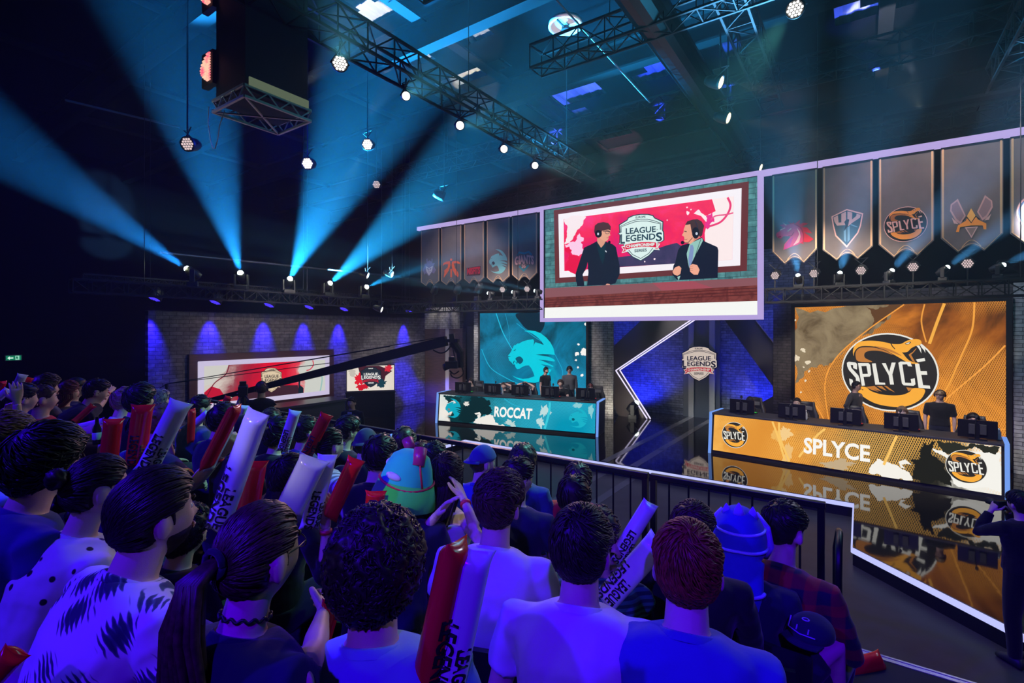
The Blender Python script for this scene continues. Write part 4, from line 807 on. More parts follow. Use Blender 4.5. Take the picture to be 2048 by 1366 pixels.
def mover(p, aim, lab, m, stand=False, s=1.0, group='moving head beam lamps', hang=True):
    p = Vector(p); d = (Vector(aim)-p).normalized(); o = T(empty('moving_head_lamp', tuple(p)), lab, 'lamp', group)
    q = aimq(d)
    mb = MB(); mb.lathe([(.01, .22*s), (.10*s, .20*s), (.13*s, .05*s), (.11*s, -.12*s), (.085*s, -.16*s), (.085*s, -.14*s), (.01, -.14*s)], 16); mb.build('head', CANM, o, True, rot=q)
    mb = MB(); mb.lathe([(.001, -.225*s), (.04*s, -.215*s), (.07*s, -.19*s), (.082*s, -.15*s), (.001, -.148*s)], 14); mb.build('lens', m, o, rot=q)
    sg = 1 if hang else -1; ang = math.atan2(d.y, d.x)-PI/2
    for x in (-1, 1):
        mb = MB(); mb.box((x*.165*s, 0, sg*.10*s), (.05*s, .12*s, .34*s)); mb.build('yoke_arm', CANM, o, rot=(0, 0, ang), bevel=.01)
    mb = MB(); mb.box((0, 0, sg*.31*s), (.34*s, .26*s, .14*s)); mb.build('base', CANM, o, rot=(0, 0, ang), bevel=.015)
    return o
def beam(p, aim, P, col, ang, blend=.35, name='beam_light', parent=None, off=.24, vol=1.0):
    p = Vector(p); d = (Vector(aim)-p).normalized()
    return light('SPOT', name, p+d*off, Vector(aim), P*1.6, col, .06, ang, blend, parent, vol)
# left row of beams over the brick wall
XB = -14.6
MVL = []
for i, (px, py, tx, ty, dY, an, P) in enumerate([(385, 545, 40, 312, -1.6, 24, 80000), (483, 554, 367, 120, -4.2, 24, 80000), (577, 564, 728, 240, -3.6, 26, 148000), (655, 571, 880, 372, -2.8, 22, 148000), (728, 576, 930, 490, -3.0, 12, 60000)]):
    p = on_x(px, py, XB); Y = topx(p)[2]; t = at(tx, ty, Y+dY)
    mover(p, t, 'lamp with a wide blue beam, %s of five over the left wall' % ('leftmost', 'second from the left', 'middle one', 'second from the right', 'rightmost')[i], BEAMW, s=1.0, hang=False); MVL.append(p)
    beam(p, t, P, (.015, .30+.03*i, 1.0-.03*i), an, .55)
    light('POINT', 'lens_glow', p+(t-p).normalized()*.35+Vector((.12, 0, -.06)), None, 6, (.9, 1, .6), .04)
# under-banner row, right
for i, (px, py, tx, ty, an, P) in enumerate([(1597, 557, 1583, 470, 20, 38000), (1678, 553, 1702, 460, 21, 38000), (1778, 548, 1845, 470, 20, 38000), (1886, 541, 1995, 462, 15, 48000), (1995, 535, 2120, 480, 15, 48000)]):
    p = on_y(px, py, YL); Y = topx(p)[2]; t = at(tx, ty, Y-.55)
    mover(p, t, 'moving head lamp shining up under the right banners, %s from the big screen' % ('first', 'second', 'third', 'fourth', 'fifth')[i], BEAMW, s=.55, hang=False)
    beam(p, t, P*.36, (.12, .5, 1.0), an+4, off=.135)
for i, (px, py, tx, ty, an, P) in enumerate([(982, 587, 880, 572, 7, 40000), (1031, 585, 930, 567, 7, 40000), (1076, 583, 970, 560, 7, 40000)]):
    p = on_y(px, py, YL); Y = topx(p)[2]; t = at(tx, ty, Y+.6)
    mover(p, t, 'lamp with a thin pale beam under the left banners, %s from the screen' % ('third', 'second', 'first')[i], BEAMW, s=.6, hang=False)
    beam(p, t, P, (.2, .65, 1.0), an, .5, off=.15)
NTH = ('first', 'second', 'third', 'fourth', 'fifth', 'sixth', 'seventh')
for i, (px, py) in enumerate([(1550, 551), (1628, 547), (1722, 541), (1826, 534), (1935, 527)]):
    p = on_y(px, py, YL+.15); par(p, p+Vector((-.12, -1, -.32)), 'dim pinkish LED wash lamp under the right banners, %s from the big screen' % NTH[i], PINKW, .095, 2)
for i, (px, py) in enumerate([(1005, 579), (1054, 578)]):
    p = on_y(px, py, YL+.15); par(p, p+Vector((.3, -1, -.35)), 'pale LED wash lamp under the banner with the word GIANTS' if i else 'pale LED wash lamp under the grey green cat banner', PINKW, .095, 2)
BL_ = (.02, .01, 1.0)
for i, (px, py) in enumerate([(868, 584), (914, 583), (957, 581)]):
    p = on_y(px, py, YL+.15); t = at(px-45, py+130, topx(p)[2]+2.6); o = par(p, t, 'bright blue LED wash lamp under the left banners, %s from the left' % NTH[i], BLU, .12, 2)
    beam(p, t, 4200, BL_, 16, .6)
for i, (px, py) in enumerate([(308, 597), (430, 604), (538, 610), (618, 614), (688, 618), (818, 623)]):
    p = on_x(px, py, XL+.34); t = p+Vector((-.30, 0, -1.1)); par(p, p+Vector((.1, -.5, -1)), 'blue LED wash lamp above the left brick wall, %s from the left' % NTH[i], BLU, .16, 2)
    beam(p, t, 1000, BL_, 46, 1.0)
# row of white wash lamps on the centre truss
TX, TZ = -6.0, 7.25
for i, (px, py) in enumerate([(680, 127), (812, 192), (920, 251), (1008, 298), (1070, 331)]):
    p = on_x(px, py, TX); rr_ = ray(px, py).normalized(); t = p+Vector((.82, -.57, 0))*4-rr_*1.3+Vector((0, 0, -1.35)); par(p, t, 'bright white wash lamp on the centre truss, %s counted from the near end' % NTH[i], WARM, (.105, .07, .08, .08, .08)[i], 2, i == 0)
    beam(p, t, 4200, (.16, .62, .68), 13, .8, vol=1.0)
for i, (px, py, x, lab, m, dots) in enumerate([(735, 289, -9.5, 'round lamp of small white dots right of the hanging black tower', WARM, True), (615, 327, -10.2, 'round LED lamp with striped white dots left of the centre trusses', WARM, True), (375, 288, -10.5, 'dim LED dot lamp beside the black tower, far left under the roof', PINKW, True), (753, 369, -12.5, 'faint LED dot lamp seen through the third blue beam', PINKW, True), (888, 393, -9.5, 'small white lamp above the left banner rail', WARM, False)]):
    p = on_x(px, py, x); t = p+Vector((.6, -1.0, -.35)) if i < 4 else p+Vector((1, 1, -.4)); par(p, t, lab, m, .13, 2, dots)
    if i == 0: beam(p, at(660, 420, topx(p)[2]-.6), 3000, (.2, .65, .9), 24, .8)
p = at(1590, 18, 7.6); par(p, p+(CAM+Vector((-1.6, .2, -1.5))-p), 'large round LED lamp with nineteen white lenses, top right under the roof', WARM, .125, 2)
beam(p, at(1500, 130, 7.2), 1800, (.2, .9, .75), 36, .9)
for i, (px, py, Y, lab) in enumerate([(1441, 165, 9.5, 'upper of the two warm profile lamps right of the roof centre'), (1456, 236, 10.5, 'lower of the two warm profile lamps right of the roof centre'), (1521, 335, 14.0, 'warm profile lamp at the top right corner of the big screen'), (735, 551, 17, 'left one of two small white lamps above the rightmost left beam'), (784, 549, 17, 'right one of two small white lamps above the rightmost left beam'), (763, 619, 17.5, 'small white lamp hanging over the left brick wall')]):
    p = at(px, py, Y); r = ray(px, py).normalized(); side = Vector((r.y, -r.x, 0)).normalized(); t = p-r*.28+side*1.0+Vector((0, 0, -.35))
    o = par(p, t, lab, YEL if i < 3 else WARM, .12 if i < 2 else .11, 2, False, 'profile lamps on the trusses')
    if i < 2: beam(p, t, 900, (1, .7, .4), 26, .8)
# moving head on the stage floor
p = on_z(1266, 836, ZS)+Vector((0, 0, .42)); t = at(1440, 640, 17.0)
mover(p, t, 'moving head lamp standing on the stage floor by the neon arrow', BEAMW, s=1.15, hang=False, group=None)
beam(p, t, 1500, (.25, .5, 1.0), 18, .5)

# ------------------------------------------------------------ trusses and roof
def truss(a, b, s, lab, n=None, m=None, grp='lighting trusses', w=.026):
    a = Vector(a); b = Vector(b); d = (b-a); Ln = d.length; d = d.normalized(); x = d.cross(Vector((0, 0, 1))).normalized(); z = x.cross(d); mb = MB(); h = s/2
    cs = [x*h+z*h, x*-h+z*h, x*-h-z*h, x*h-z*h]
    for c in cs: mb.bar(a+c, b+c, w*1.5)
    n = n or max(2, int(Ln/(s*1.15)))
    for i in range(n):
        p, q = a+d*(Ln*i/n), a+d*(Ln*(i+1)/n)
        for k in range(4):
            c0, c1 = cs[k], cs[(k+1) % 4]
            mb.bar(p+(c0 if i % 2 else c1), q+(c1 if i % 2 else c0), w*.7)
        for k in range(4): mb.bar(p+cs[k], p+cs[(k+1) % 4], w*.7)
    o = T(mb.build('lighting_truss', m or TRUSSM), lab, 'truss', grp)
    for f in (.12, .5, .88):
        p = a.lerp(b, f); mb = MB(); mb.tube([p+Vector((0, 0, h-.02)), (p.x, p.y, 10.84)], .008, 5); mb.build('hanging_cable', CANM, o)
    return o
truss((TX, 2.2, TZ+.42), (TX, 12.2, TZ+.42), .42, 'box truss carrying the row of white wash lamps over the centre')
dv = MVL[4]-MVL[0]; dv = dv/dv.y; t0_ = MVL[0]-Vector((0, 0, .54)); truss(t0_-dv*2.5, t0_+dv*(15.3-t0_.y), .3, 'box truss above the left brick wall carrying the five beam lamps')
truss((XL+.34, 4, on_x(538, 610, XL+.34).z+.5), (XL+.34, 15.7, on_x(538, 610, XL+.34).z+.5), .12, 'slim pipe truss carrying the blue lamps over the left brick wall')
truss((-14.3, YL+.04, 4.22), (-7.8, YL+.04, 4.22), .3, 'slim truss behind the left banners carrying blue lamps')
truss((-1.75, YL+.04, 4.22), (6.5, YL+.04, 4.22), .3, 'slim truss behind the right banners carrying beam lamps')
truss((2.4, 14.6, 4.75), (9, 14.2, 4.75), .3, 'box truss along the top of the right brick wall')
for i, (a, b, s) in enumerate([((-5.4, 5.2, 8.6), (8, 5.2, 8.6), .45), ((-5.4, 8.6, 8.9), (8, 8.6, 8.9), .45), ((-14, 12.4, 9.0), (9, 12.4, 9.0), .45), ((-1.8, 3.0, 9.2), (-1.8, 14, 9.2), .45), ((2.2, 3.0, 8.2), (2.2, 13, 8.2), .45), ((-13, 16, 8.5), (6, 16, 8.5), .4)]):
    truss(a, b, s, ('box truss crossing the roof nearest the audience', 'box truss crossing above the centre lamps', 'box truss crossing above the big screen', 'box truss running front to back right of the centre lamps', 'box truss running front to back over the right banners', 'box truss crossing behind the big screen')[i])
# corrugated roof deck
roofm = mat('roof_sheet', (.42, .41, .40), .45, .3)
mb = MB(); nx = 520; vs = []; fs = []
for i in range(nx+1):
    x = -27+41*i/nx; z = 11.2+(.05 if i % 4 in (1, 2) else 0)
    vs += [(x, -10, z), (x, 22, z)]
for i in range(nx): fs.append((2*i, 2*i+1, 2*i+3, 2*i+2))
mb.add(vs, fs); ST(mb.build('ceiling', roofm))
mb = MB(); mb.box((-6.5, 6, 11.5), (41, 32, .2)); ST(mb.build('ceiling_slab', wallblk))
beamm = mat('roof_beam_black', (.006, .006, .007), .8, spec=.1)
def girder(a, b, h, lab_='roof_beam'):
    a = Vector(a); b = Vector(b); mb = MB(); mb.bar(a+Vector((0, 0, h/2)), b+Vector((0, 0, h/2)), .3, .05); mb.bar(a-Vector((0, 0, h/2)), b-Vector((0, 0, h/2)), .3, .05); mb.bar(a, b, .04, h); return ST(mb.build('ceiling_beam', beamm))
for v in (1.5, 5.0, 8.5, 12.0, 15.5, 19.0): girder((-27, v, 10.4), (14, v, 10.4), .7)
for u in (-22, -17.5, -13, -8.5, -4, .5, 5, 9.5): girder((u, -10, 10.9), (u, 22, 10.9), .4)
# ventilation ducts, and an added black sheet keeping the roof dark outside gaps
shade_sheet = mat('roof_shade_sheet', (.003, .003, .004), .95, spec=0)
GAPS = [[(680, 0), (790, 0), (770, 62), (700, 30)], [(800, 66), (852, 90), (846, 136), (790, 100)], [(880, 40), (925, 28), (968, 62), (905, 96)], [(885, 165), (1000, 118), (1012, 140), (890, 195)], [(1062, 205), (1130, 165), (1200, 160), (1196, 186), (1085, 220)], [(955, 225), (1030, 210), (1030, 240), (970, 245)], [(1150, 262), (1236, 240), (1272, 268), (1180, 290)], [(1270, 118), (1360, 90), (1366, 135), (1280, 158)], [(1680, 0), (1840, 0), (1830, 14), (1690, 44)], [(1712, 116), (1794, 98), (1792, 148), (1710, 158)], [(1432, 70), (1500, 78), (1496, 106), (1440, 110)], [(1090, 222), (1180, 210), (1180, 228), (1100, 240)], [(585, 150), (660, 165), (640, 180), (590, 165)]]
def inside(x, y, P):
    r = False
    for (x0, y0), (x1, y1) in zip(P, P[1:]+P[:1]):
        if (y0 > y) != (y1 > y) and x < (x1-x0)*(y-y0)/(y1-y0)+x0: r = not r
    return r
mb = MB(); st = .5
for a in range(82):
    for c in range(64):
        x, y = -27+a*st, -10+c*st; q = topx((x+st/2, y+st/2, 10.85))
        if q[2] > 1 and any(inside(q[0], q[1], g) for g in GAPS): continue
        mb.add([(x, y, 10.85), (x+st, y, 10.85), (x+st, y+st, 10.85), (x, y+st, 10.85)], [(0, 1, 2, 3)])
ST(mb.build('ceiling_shade_sheet', shade_sheet, fix=False))
for i, (u, v0, v1, z) in enumerate([(-3.0, 2, 20, 9.0), (3.4, 2, 18, 8.9)]):
    mb = MB(); mb.tube([(u, v0, z), (u, v1, z)], .34, 16); ST(mb.build('ceiling_duct', mat('duct_dark', (.010, .011, .013), .4, .6)))
# thin cable with caught light put into its pale colour, and pipes
def pipe(a, b, r, lab, m=STEEL):
    mb = MB(); mb.tube([a, b], r, 6); return T(mb.build('roof_pipe', m), lab, 'pipe', 'pipes under the roof')
pipe(at(1113, 0, 9), at(1300, 205, 12.5), .018, 'thin steel cable coloured as if catching light, down the middle of the roof', mat('caught_light_steel', (.4, .34, .36), .5, .2))
pipe(on_x(130, 200, -16), on_x(360, 255, -16), .03, 'grey pipe crossing behind the first blue beam')
pipe(on_x(320, 505, -15.4), on_x(860, 560, -15.4), .035, 'grey pipe above the beam lamps on the left')
# added unseen uplights that brighten the roof sheets in the gaps
for (px, py, col, P, an) in ((735, 40, (.75, .78, .85), 460, 16), (830, 105, (.75, .78, .85), 330, 12), (950, 60, (.75, .8, .9), 260, 16), (960, 160, (.8, .75, .6), 260, 18), (1140, 180, (.05, .1, 1), 900, 20), (1240, 265, (1, .35, .55), 700, 18), (1330, 125, (.02, .05, 1), 900, 16), (1120, 300, (.9, .5, .55), 260, 18), (1760, 20, (.7, .75, .9), 420, 14), (1700, 20, (.05, .1, 1), 700, 12), (1780, 95, (.9, .8, .5), 300, 16), (1450, 80, (.02, .1, 1), 500, 10), (1560, 190, (.9, .3, .5), 160, 14)):
    t = on_z(px, py, 11.15); p = Vector((t.x+.5, t.y-2.0, 8.6)); light('SPOT', 'added_roof_uplight', p, t, P*5.0, col, .05, an*1.9, .4, None, .0)
light('POINT', 'haze_tint_light', (-2, 9.5, 7.4), None, 240, (.02, .28, .5), .5); light('POINT', 'haze_tint_light', (4, 9, 7.4), None, 260, (.03, .42, .45), .5); light('POINT', 'haze_tint_light', (-9, 5.5, 7.4), None, 420, (.0, .02, .8), .5)  # added unseen point lamps that tint the haze under the roof
# round ceiling fan
p = at(1131, 53, 11.0); o = T(empty('ceiling_fan', tuple(p)), 'round pale ceiling vent with a dark hub high in the middle of the roof', 'fan')
mb = MB(); mb.lathe([(.01, .1), (.36, .1), (.38, 0), (.34, -.02), (.32, .05), (.01, .06)], 24); mb.build('dish', mat('fan_dish', (.75, .66, .64), .5), o, True)
mb = MB(); mb.lathe([(.01, .0), (.08, 0), (.09, -.08), (.01, -.09)], 12); mb.build('hub', BLK, o)
for k in range(3):
    mb = MB(); a = k*2.1+.5; mb.bar((.05*math.cos(a), .05*math.sin(a), -.03), (.36*math.cos(a), .36*math.sin(a), -.03), .03); mb.build('arm', BLK, o)
light('SPOT', 'fan_light', p+Vector((.3, -.9, -1.4)), p, 110, (1, .82, .8), .05, 30, .4, None, 0)

# ------------------------------------------------------------ hanging projector tower
x0, x1, y0, y1, zt_ = -6.95, -6.15, 3.13, 4.03, 6.3
o = T(empty('projector_tower', ((x0+x1)/2, (y0+y1)/2, zt_)), 'black hanging projector tower with two glowing pink vents, upper left', 'projector rig')
hx, hy = (x1-x0)/2, (y1-y0)/2
mb = MB(); mb.box((0, 0, 2.4), (2*hx-.06, 2*hy-.06, 4.6)); mb.build('body', mat('tower_black', (.006, .006, .012), .6), o)
mb = MB(); ch = mat('truss_bright', (.5, .5, .48), .35, .6)
for (a, b) in (((-hx, -hy), (hx, -hy)), ((hx, -hy), (hx, hy)), ((hx, hy), (-hx, hy)), ((-hx, hy), (-hx, -hy))):
    for z in (0, .14): mb.bar((*a, z), (*b, z), .03)
    for k in range(6):
        f0, f1 = k/6, (k+1)/6; L_ = lambda f, z: (a[0]+(b[0]-a[0])*f, a[1]+(b[1]-a[1])*f, z); mb.bar(L_(f0, 0 if k % 2 else .14), L_(f1, .14 if k % 2 else 0), .014)
mb.bar((-hx, -hy, 0), (hx, hy, 0), .02); mb.bar((hx, -hy, 0), (-hx, hy, 0), .02); mb.build('base_truss', ch, o)
for z in (.42, 1.42):
    mb = MB()
    for k in range(11):
        w_ = .26*math.sin(PI*(k+1.5)/13); mb.box((-hx-.12+.13-w_/2, -hy-.04, z+k*.034), (w_, .02, .017))
    vt = mb.build('glowing_vent', ledmat('vent_glow', [(.3, lin(240, 90, 120)), (.6, lin(255, 190, 160))], 9, 1, 0, strength=1.2, sampling='NONE'), o)
    mb = MB(); mb.box((-hx+.01-.12, -hy+.02, z+.17), (.3, .08, .44)); mb.build('vent_housing', BLK, o)
mb = MB(); mb.tube([(-hx-.1, -hy, .1)]+[(-hx-.1+.42*t, -hy-.03, .1-.62*math.sin(PI*t)**.8) for t in (.1, .25, .4, .55, .7, .85)]+[(-hx+.32, -hy, -.06)], .006, 6); mb.build('cable', mat('cable_pale', (.4, .42, .42), .5), o, True)
mb = MB(); mb.bar((hx+.02, -hy+.05, .2), (hx+.02, hy-.05, .2), .02, .1); mb.build('edge_strip', emat('strip_greenish', lin(120, 136, 110), .5), o)
light('POINT', 'tower_fill_light', (x0-.5, y0-.5, zt_-.15), None, 7, (.75, 1, .9), .05)  # unseen point lamp that brightens the tower's near corner

# ------------------------------------------------------------ camera crane
A_ = at(398, 806, 12.2); B_ = at(893, 682, 10.5)
o = T(empty('camera_crane', tuple(A_)), 'long black camera crane with a camera hanging at its raised end', 'camera crane')
rel = lambda p: Vector(p)-A_
mb = MB(); n = 12; d = (B_-A_)
rs = []
side = d.cross(Vector((0, 0, 1))).normalized(); upv = side.cross(d).normalized()
for i in range(n+1):
    c = d*(i/n); h = .045+.055*min(1, i/n*1.4); w2 = .06
    rs.append([c+side*w2+upv*h, c-side*w2+upv*h, c-side*w2-upv*h, c+side*w2-upv*h])
mb.rings(rs); mb.build('arm', BLK, o)
pm = at(333, 768, 11.9); 
mb = MB(); mb.bar(rel(at(335, 833, 11.9)), rel(pm), .05); mb.build('mast', BLK, o)
mb = MB()
for q in ((660, 733), (890, 680), (780, 700)): mb.tube([rel(pm), rel(at(q[0], q[1]-7, 12.2-1.7*(q[0]-398)/495))], .009, 5)
mb.tube([rel(pm), rel(at(268, 810, 11.6))], .009, 5); mb.build('tension_cable', BLK, o)
mb = MB(); mb.bar(rel(at(868, 682, 10.6)), rel(at(917, 681, 10.4)), .10, .07); mb.bar(rel(at(903, 668, 10.45)), rel(at(907, 690, 10.45)), .14, .1)
mb.tube([rel(at(905, 684, 10.45)), rel(at(920, 705, 10.45)), rel(at(922, 735, 10.45))], [.09, .08, .06], 8); mb.build('remote_head', BLK, o)
mb = MB(); cc = rel(at(904, 729, 10.4)); mb.box(cc, (.26, .3, .15), (0, 0, .6)); mb.box(cc+Vector((0, 0, .12)), (.12, .2, .08), (0, 0, .6)); mb.build('camera_body', CANM, o, bevel=.01)
mb = MB(); q = rel(at(888, 735, 10.3)); mb.tube([cc, q], [.065, .075], 12); mb.build('camera_lens', CANM, o, True)
mb = MB()
for pts in ([(866, 700), (880, 706), (893, 702), (904, 688)], [(905, 692), (908, 708), (911, 725)], [(924, 735), (926, 748), (915, 756), (903, 752), (902, 742)], [(918, 742), (908, 748), (899, 741)]): mb.tube([rel(at(x, y, 10.4)) for x, y in spl(pts, 5, False)], .014, 6)
mb.build('cable', BLK, o, True)
mb = MB(); f = Vector((A_.x, A_.y, 0)); mb.bar(Vector((0, 0, -A_.z)), Vector((0, 0, .05)), .16)
for k in range(3): a = k*2.094; mb.bar(Vector((0, 0, .7-A_.z)), Vector((.7*math.cos(a), .7*math.sin(a), .02-A_.z)), .06)
mb.build('pedestal', BLK, o)
# ------------------------------------------------------------ people kit (seated: origin on the seat, x right, y forward, z up)
REM = []
def sm(a, b, x): t = max(0, min(1, (x-a)/(b-a))); return t*t*(3-2*t)
def head_pt(d, k=1.0):
    x, y, z = d.x*.081, d.y*.100, d.z*.118
    if z < 0:
        q = sm(0, .116, -z); x *= 1-.30*q
        if y < 0: y *= 1-.42*sm(.02, .11, -z)
        else: y *= 1-.06*q
    if y > 0:
        g = lambda cx, cz, sx, sz: math.exp(-((abs(x)-cx)/sx)**2-((z-cz)/sz)**2)
        f = sm(.3, .75, d.y)
        if y > .07: y = .07+(y-.07)*.72
        y += f*(.024*g(0, -.026, .013, .014)+.012*g(0, -.004, .009, .022)+.004*g(.02, .034, .03, .012)-.009*g(.031, .012, .016, .013)+.005*g(.036, -.03, .022, .02)+.007*g(0, -.062, .022, .007)-.004*g(0, -.05, .02, .006)+.014*g(0, -.098, .022, .016))
    return Vector((x, y, z))
def hair_mask(p, nape=-.085, low=0, ears=False):
    x, y, z = p
    if z > .078: yb = .2
    elif z > .055: yb = .066+(z-.055)*2.2
    elif z > .02: yb = .038+(z-.02)*.8
    elif z > -.015: yb = .022
    else: yb = .022+(z+.015)*1.3
    m = sm(-.006, .010, yb+low-y)*sm(nape-.012, nape+.008, z)
    if ears and abs(x) > .05: m *= 1-math.exp(-((y+.010)/.026)**4-((z+.012)/.040)**4)
    return m
def bez(pts, n=6): return [Vector(p) for p in pts]
def hand_mesh(mb, M, side=1, curl=.5, spread=.0, r=1.0):
    """palm + five fingers; local: fingers along +y, palm faces -z, thumb on side*(-x)"""
    A = lambda p: M @ Vector(p)
    rs = []
    for y, w_, t, in ((-.03, .026, .021), (.0, .028, .020), (.03, .039, .017), (.065, .043, .015), (.09, .040, .012)):
        rs.append([A((math.cos(2*PI*k/10)*w_, y, math.sin(2*PI*k/10)*t)) for k in range(10)])
    mb.rings(rs)
    for i, (x, ln) in enumerate([(-.031, .072), (-.0105, .082), (.0105, .076), (.031, .060)]):
        x *= side; p = Vector((x, .082, 0)); pts = [p-Vector((0, .02, 0)), p]; a = spread*(i-1.5)*-.12*-side; c = 0
        for j, f in enumerate((.45, .32, .23)):
            c += curl*(.75, .95, .7)[j]
            p = p+Vector((math.sin(a)*math.cos(c), math.cos(a)*math.cos(c), -math.sin(c)))*ln*f; pts.append(p.copy())
        mb.tube([A(q) for q in pts], [.0105, .010, .009, .0082, .006], 8)
    p = Vector((-.022*side, .012, -.006)); q = Vector((-.052*side, .045, -.012-.02*curl)); q2 = q+Vector((-.010*side*(1-curl), .030, -.010*curl-.004)); q3 = q2+Vector((.006*side*curl, .022, -.014*curl))
    mb.tube([A(v) for v in (p, q, q2, q3)], [.015, .0125, .0105, .007], 8)
def ring(c, rx, ry, n=16, q=None, sq=1.0):
    o = []
    for k in range(n):
        a = 2*PI*k/n; ca, sa = math.cos(a), math.sin(a)
        p = Vector((rx*math.copysign(abs(ca)**sq, ca), ry*math.copysign(abs(sa)**sq, sa), 0)); o.append(Vector(c)+(q @ p if q else p))
    return o
def ik(sh, wr, l1, l2, pole):
    d = wr-sh; D = min(d.length, (l1+l2)*.995); dn = d.normalized(); wr = sh+dn*D
    a = (l1*l1-l2*l2+D*D)/(2*D); h = math.sqrt(max(0, l1*l1-a*a)); pv = Vector(pole); pv = (pv-dn*pv.dot(dn)).normalized()
    return sh+dn*a+pv*h, wr
SKIN = {}
def skin(k=0):
    c = [(.62, .40, .31), (.55, .34, .25), (.42, .25, .17), (.70, .47, .38)][k]
    return mat('skin_%s' % ('warm', 'tan', 'brown', 'fair')[k], c, .48, bump=.06, bscale=220, spec=.35)
def hairmat(n, c, rough=.42):
    n = 'hair_'+n
    if n in MATS: return MATS[n]
    m = bpy.data.materials.new(n); m.use_nodes = True; nt = m.node_tree; b = nt.nodes['Principled BSDF']
    tc = nt.nodes.new('ShaderNodeTexCoord'); nn = nt.nodes.new('ShaderNodeTexNoise'); nn.inputs['Scale'].default_value = 60; nn.inputs['Detail'].default_value = 3
    L(nt, tc.outputs['Object'], nn.inputs['Vector']); L(nt, ramp(nt, nn.outputs['Fac'], [(.3, tuple(x*.55 for x in c)), (.7, tuple(x*1.5 for x in c))]), b.inputs['Base Color'])
    b.inputs['Roughness'].default_value = rough; b.inputs['Specular IOR Level'].default_value = .32; MATS[n] = m; return m
HC = dict(black=(.012, .010, .010), dark=(.022, .014, .011), brown=(.055, .030, .018), light=(.16, .10, .055), blond=(.32, .22, .12), ginger=(.22, .055, .018), grey=(.16, .15, .14), red=(.12, .022, .02))
def fabric(n, c, rough=.85, pat=None):
    n = 'cloth_'+n
    if n in MATS: return MATS[n]
    m = mat(n, c, rough, bump=.25, bscale=9, spec=.2, sheen=.15)
    if pat:
        nt = m.node_tree; b = nt.nodes['Principled BSDF']; tc = nt.nodes.new('ShaderNodeTexCoord')
        if pat == 'plaid':
            cs = []
            for ax, col in (('X', (.32, .012, .02)), ('Z', (.32, .012, .02))):
                w_ = nt.nodes.new('ShaderNodeTexWave'); w_.bands_direction = ax; w_.inputs['Scale'].default_value = 3.2; w_.inputs['Distortion'].default_value = .3; L(nt, tc.outputs['Object'], w_.inputs['Vector']); cs.append(ramp(nt, w_.outputs['Fac'], [(.45, (.012, .014, .03)), (.6, col)]))
            mx = nt.nodes.new('ShaderNodeMix'); mx.data_type = 'RGBA'; mx.inputs[0].default_value = .5; L(nt, cs[0], mx.inputs[6]); L(nt, cs[1], mx.inputs[7]); L(nt, mx.outputs[2], b.inputs['Base Color'])
        elif pat in ('stripe', 'stripeh'):
            w_ = nt.nodes.new('ShaderNodeTexWave'); w_.bands_direction = 'X' if pat == 'stripe' else 'Z'; w_.inputs['Scale'].default_value = 9 if pat == 'stripe' else 13; w_.inputs['Distortion'].default_value = .6; L(nt, tc.outputs['Object'], w_.inputs['Vector'])
            L(nt, ramp(nt, w_.outputs['Fac'], [(.4, tuple(x*.3 for x in c)), (.6, c)]), b.inputs['Base Color'])
        elif pat == 'leaf':
            v = nt.nodes.new('ShaderNodeTexVoronoi'); v.inputs['Scale'].default_value = 9.5; v.inputs['Randomness'].default_value = .9; L(nt, tc.outputs['Object'], v.inputs['Vector'])
            w_ = nt.nodes.new('ShaderNodeTexWave'); w_.bands_direction = 'DIAGONAL'; w_.inputs['Scale'].default_value = 26; w_.inputs['Distortion'].default_value = 6; w_.inputs['Detail Scale'].default_value = .6; L(nt, tc.outputs['Object'], w_.inputs['Vector'])
            a_ = nt.nodes.new('ShaderNodeMath'); a_.operation = 'MULTIPLY_ADD'; a_.inputs[1].default_value = .22; L(nt, w_.outputs['Fac'], a_.inputs[0]); L(nt, v.outputs['Distance'], a_.inputs[2])
            L(nt, ramp(nt, a_.outputs[0], [(.34, (.02, .05, .06)), (.46, (.06, .14, .13)), (.52, c), (1, c)]), b.inputs['Base Color'])
        elif pat == 'spots':
            v = nt.nodes.new('ShaderNodeTexVoronoi'); v.inputs['Scale'].default_value = 17; v.inputs['Randomness'].default_value = .7; L(nt, tc.outputs['Object'], v.inputs['Vector'])
            L(nt, ramp(nt, v.outputs['Distance'], [(.0, (.01, .01, .012)), (.15, (.01, .01, .012)), (.20, c), (1, c)]), b.inputs['Base Color'])
    return m
FEAT = {}
def feat(kind):
    if kind in FEAT: return FEAT[kind]
    mb = MB(); ms = None
    if kind == 'eye':
        mb.ell((0, 0, 0), (.0125, .0125, .0115), 12, 8); mb.ell((0, .0075, 0), (.0058, .0058, .0058), 10, 6, mi=1); ms = [mat('eye_white', (.7, .68, .66), .2), mat('eye_iris', (.02, .012, .01), .15)]
    elif kind == 'mouth':
        mb.tube([(-.024, -.010, 0), (-.012, .0, .002), (0, .003, .0005), (.012, .0, .002), (.024, -.010, 0)], [.002, .0045, .005, .0045, .002], 8); mb.tube([(-.02, -.008, -.006), (0, .001, -.008), (.02, -.008, -.006)], [.002, .0055, .002], 8); ms = [mat('lips', (.42, .17, .15), .4)]
    elif kind == 'eyebrow':
        mb.tube([(-.018, -.003, -.002), (-.006, .004, .004), (.008, .004, .004), (.018, -.004, -.003)], [.0018, .0042, .004, .0015], 6); ms = [mat('brow_hair', (.03, .018, .012), .6)]
    o = mb.build(kind, ms, None, True); me = o.data; bpy.data.objects.remove(o); FEAT[kind] = me; return me
def child(name, me, parent, M):
    o = bpy.data.objects.new(name, me); COL.objects.link(o); o.parent = parent; o.matrix_local = M; return o

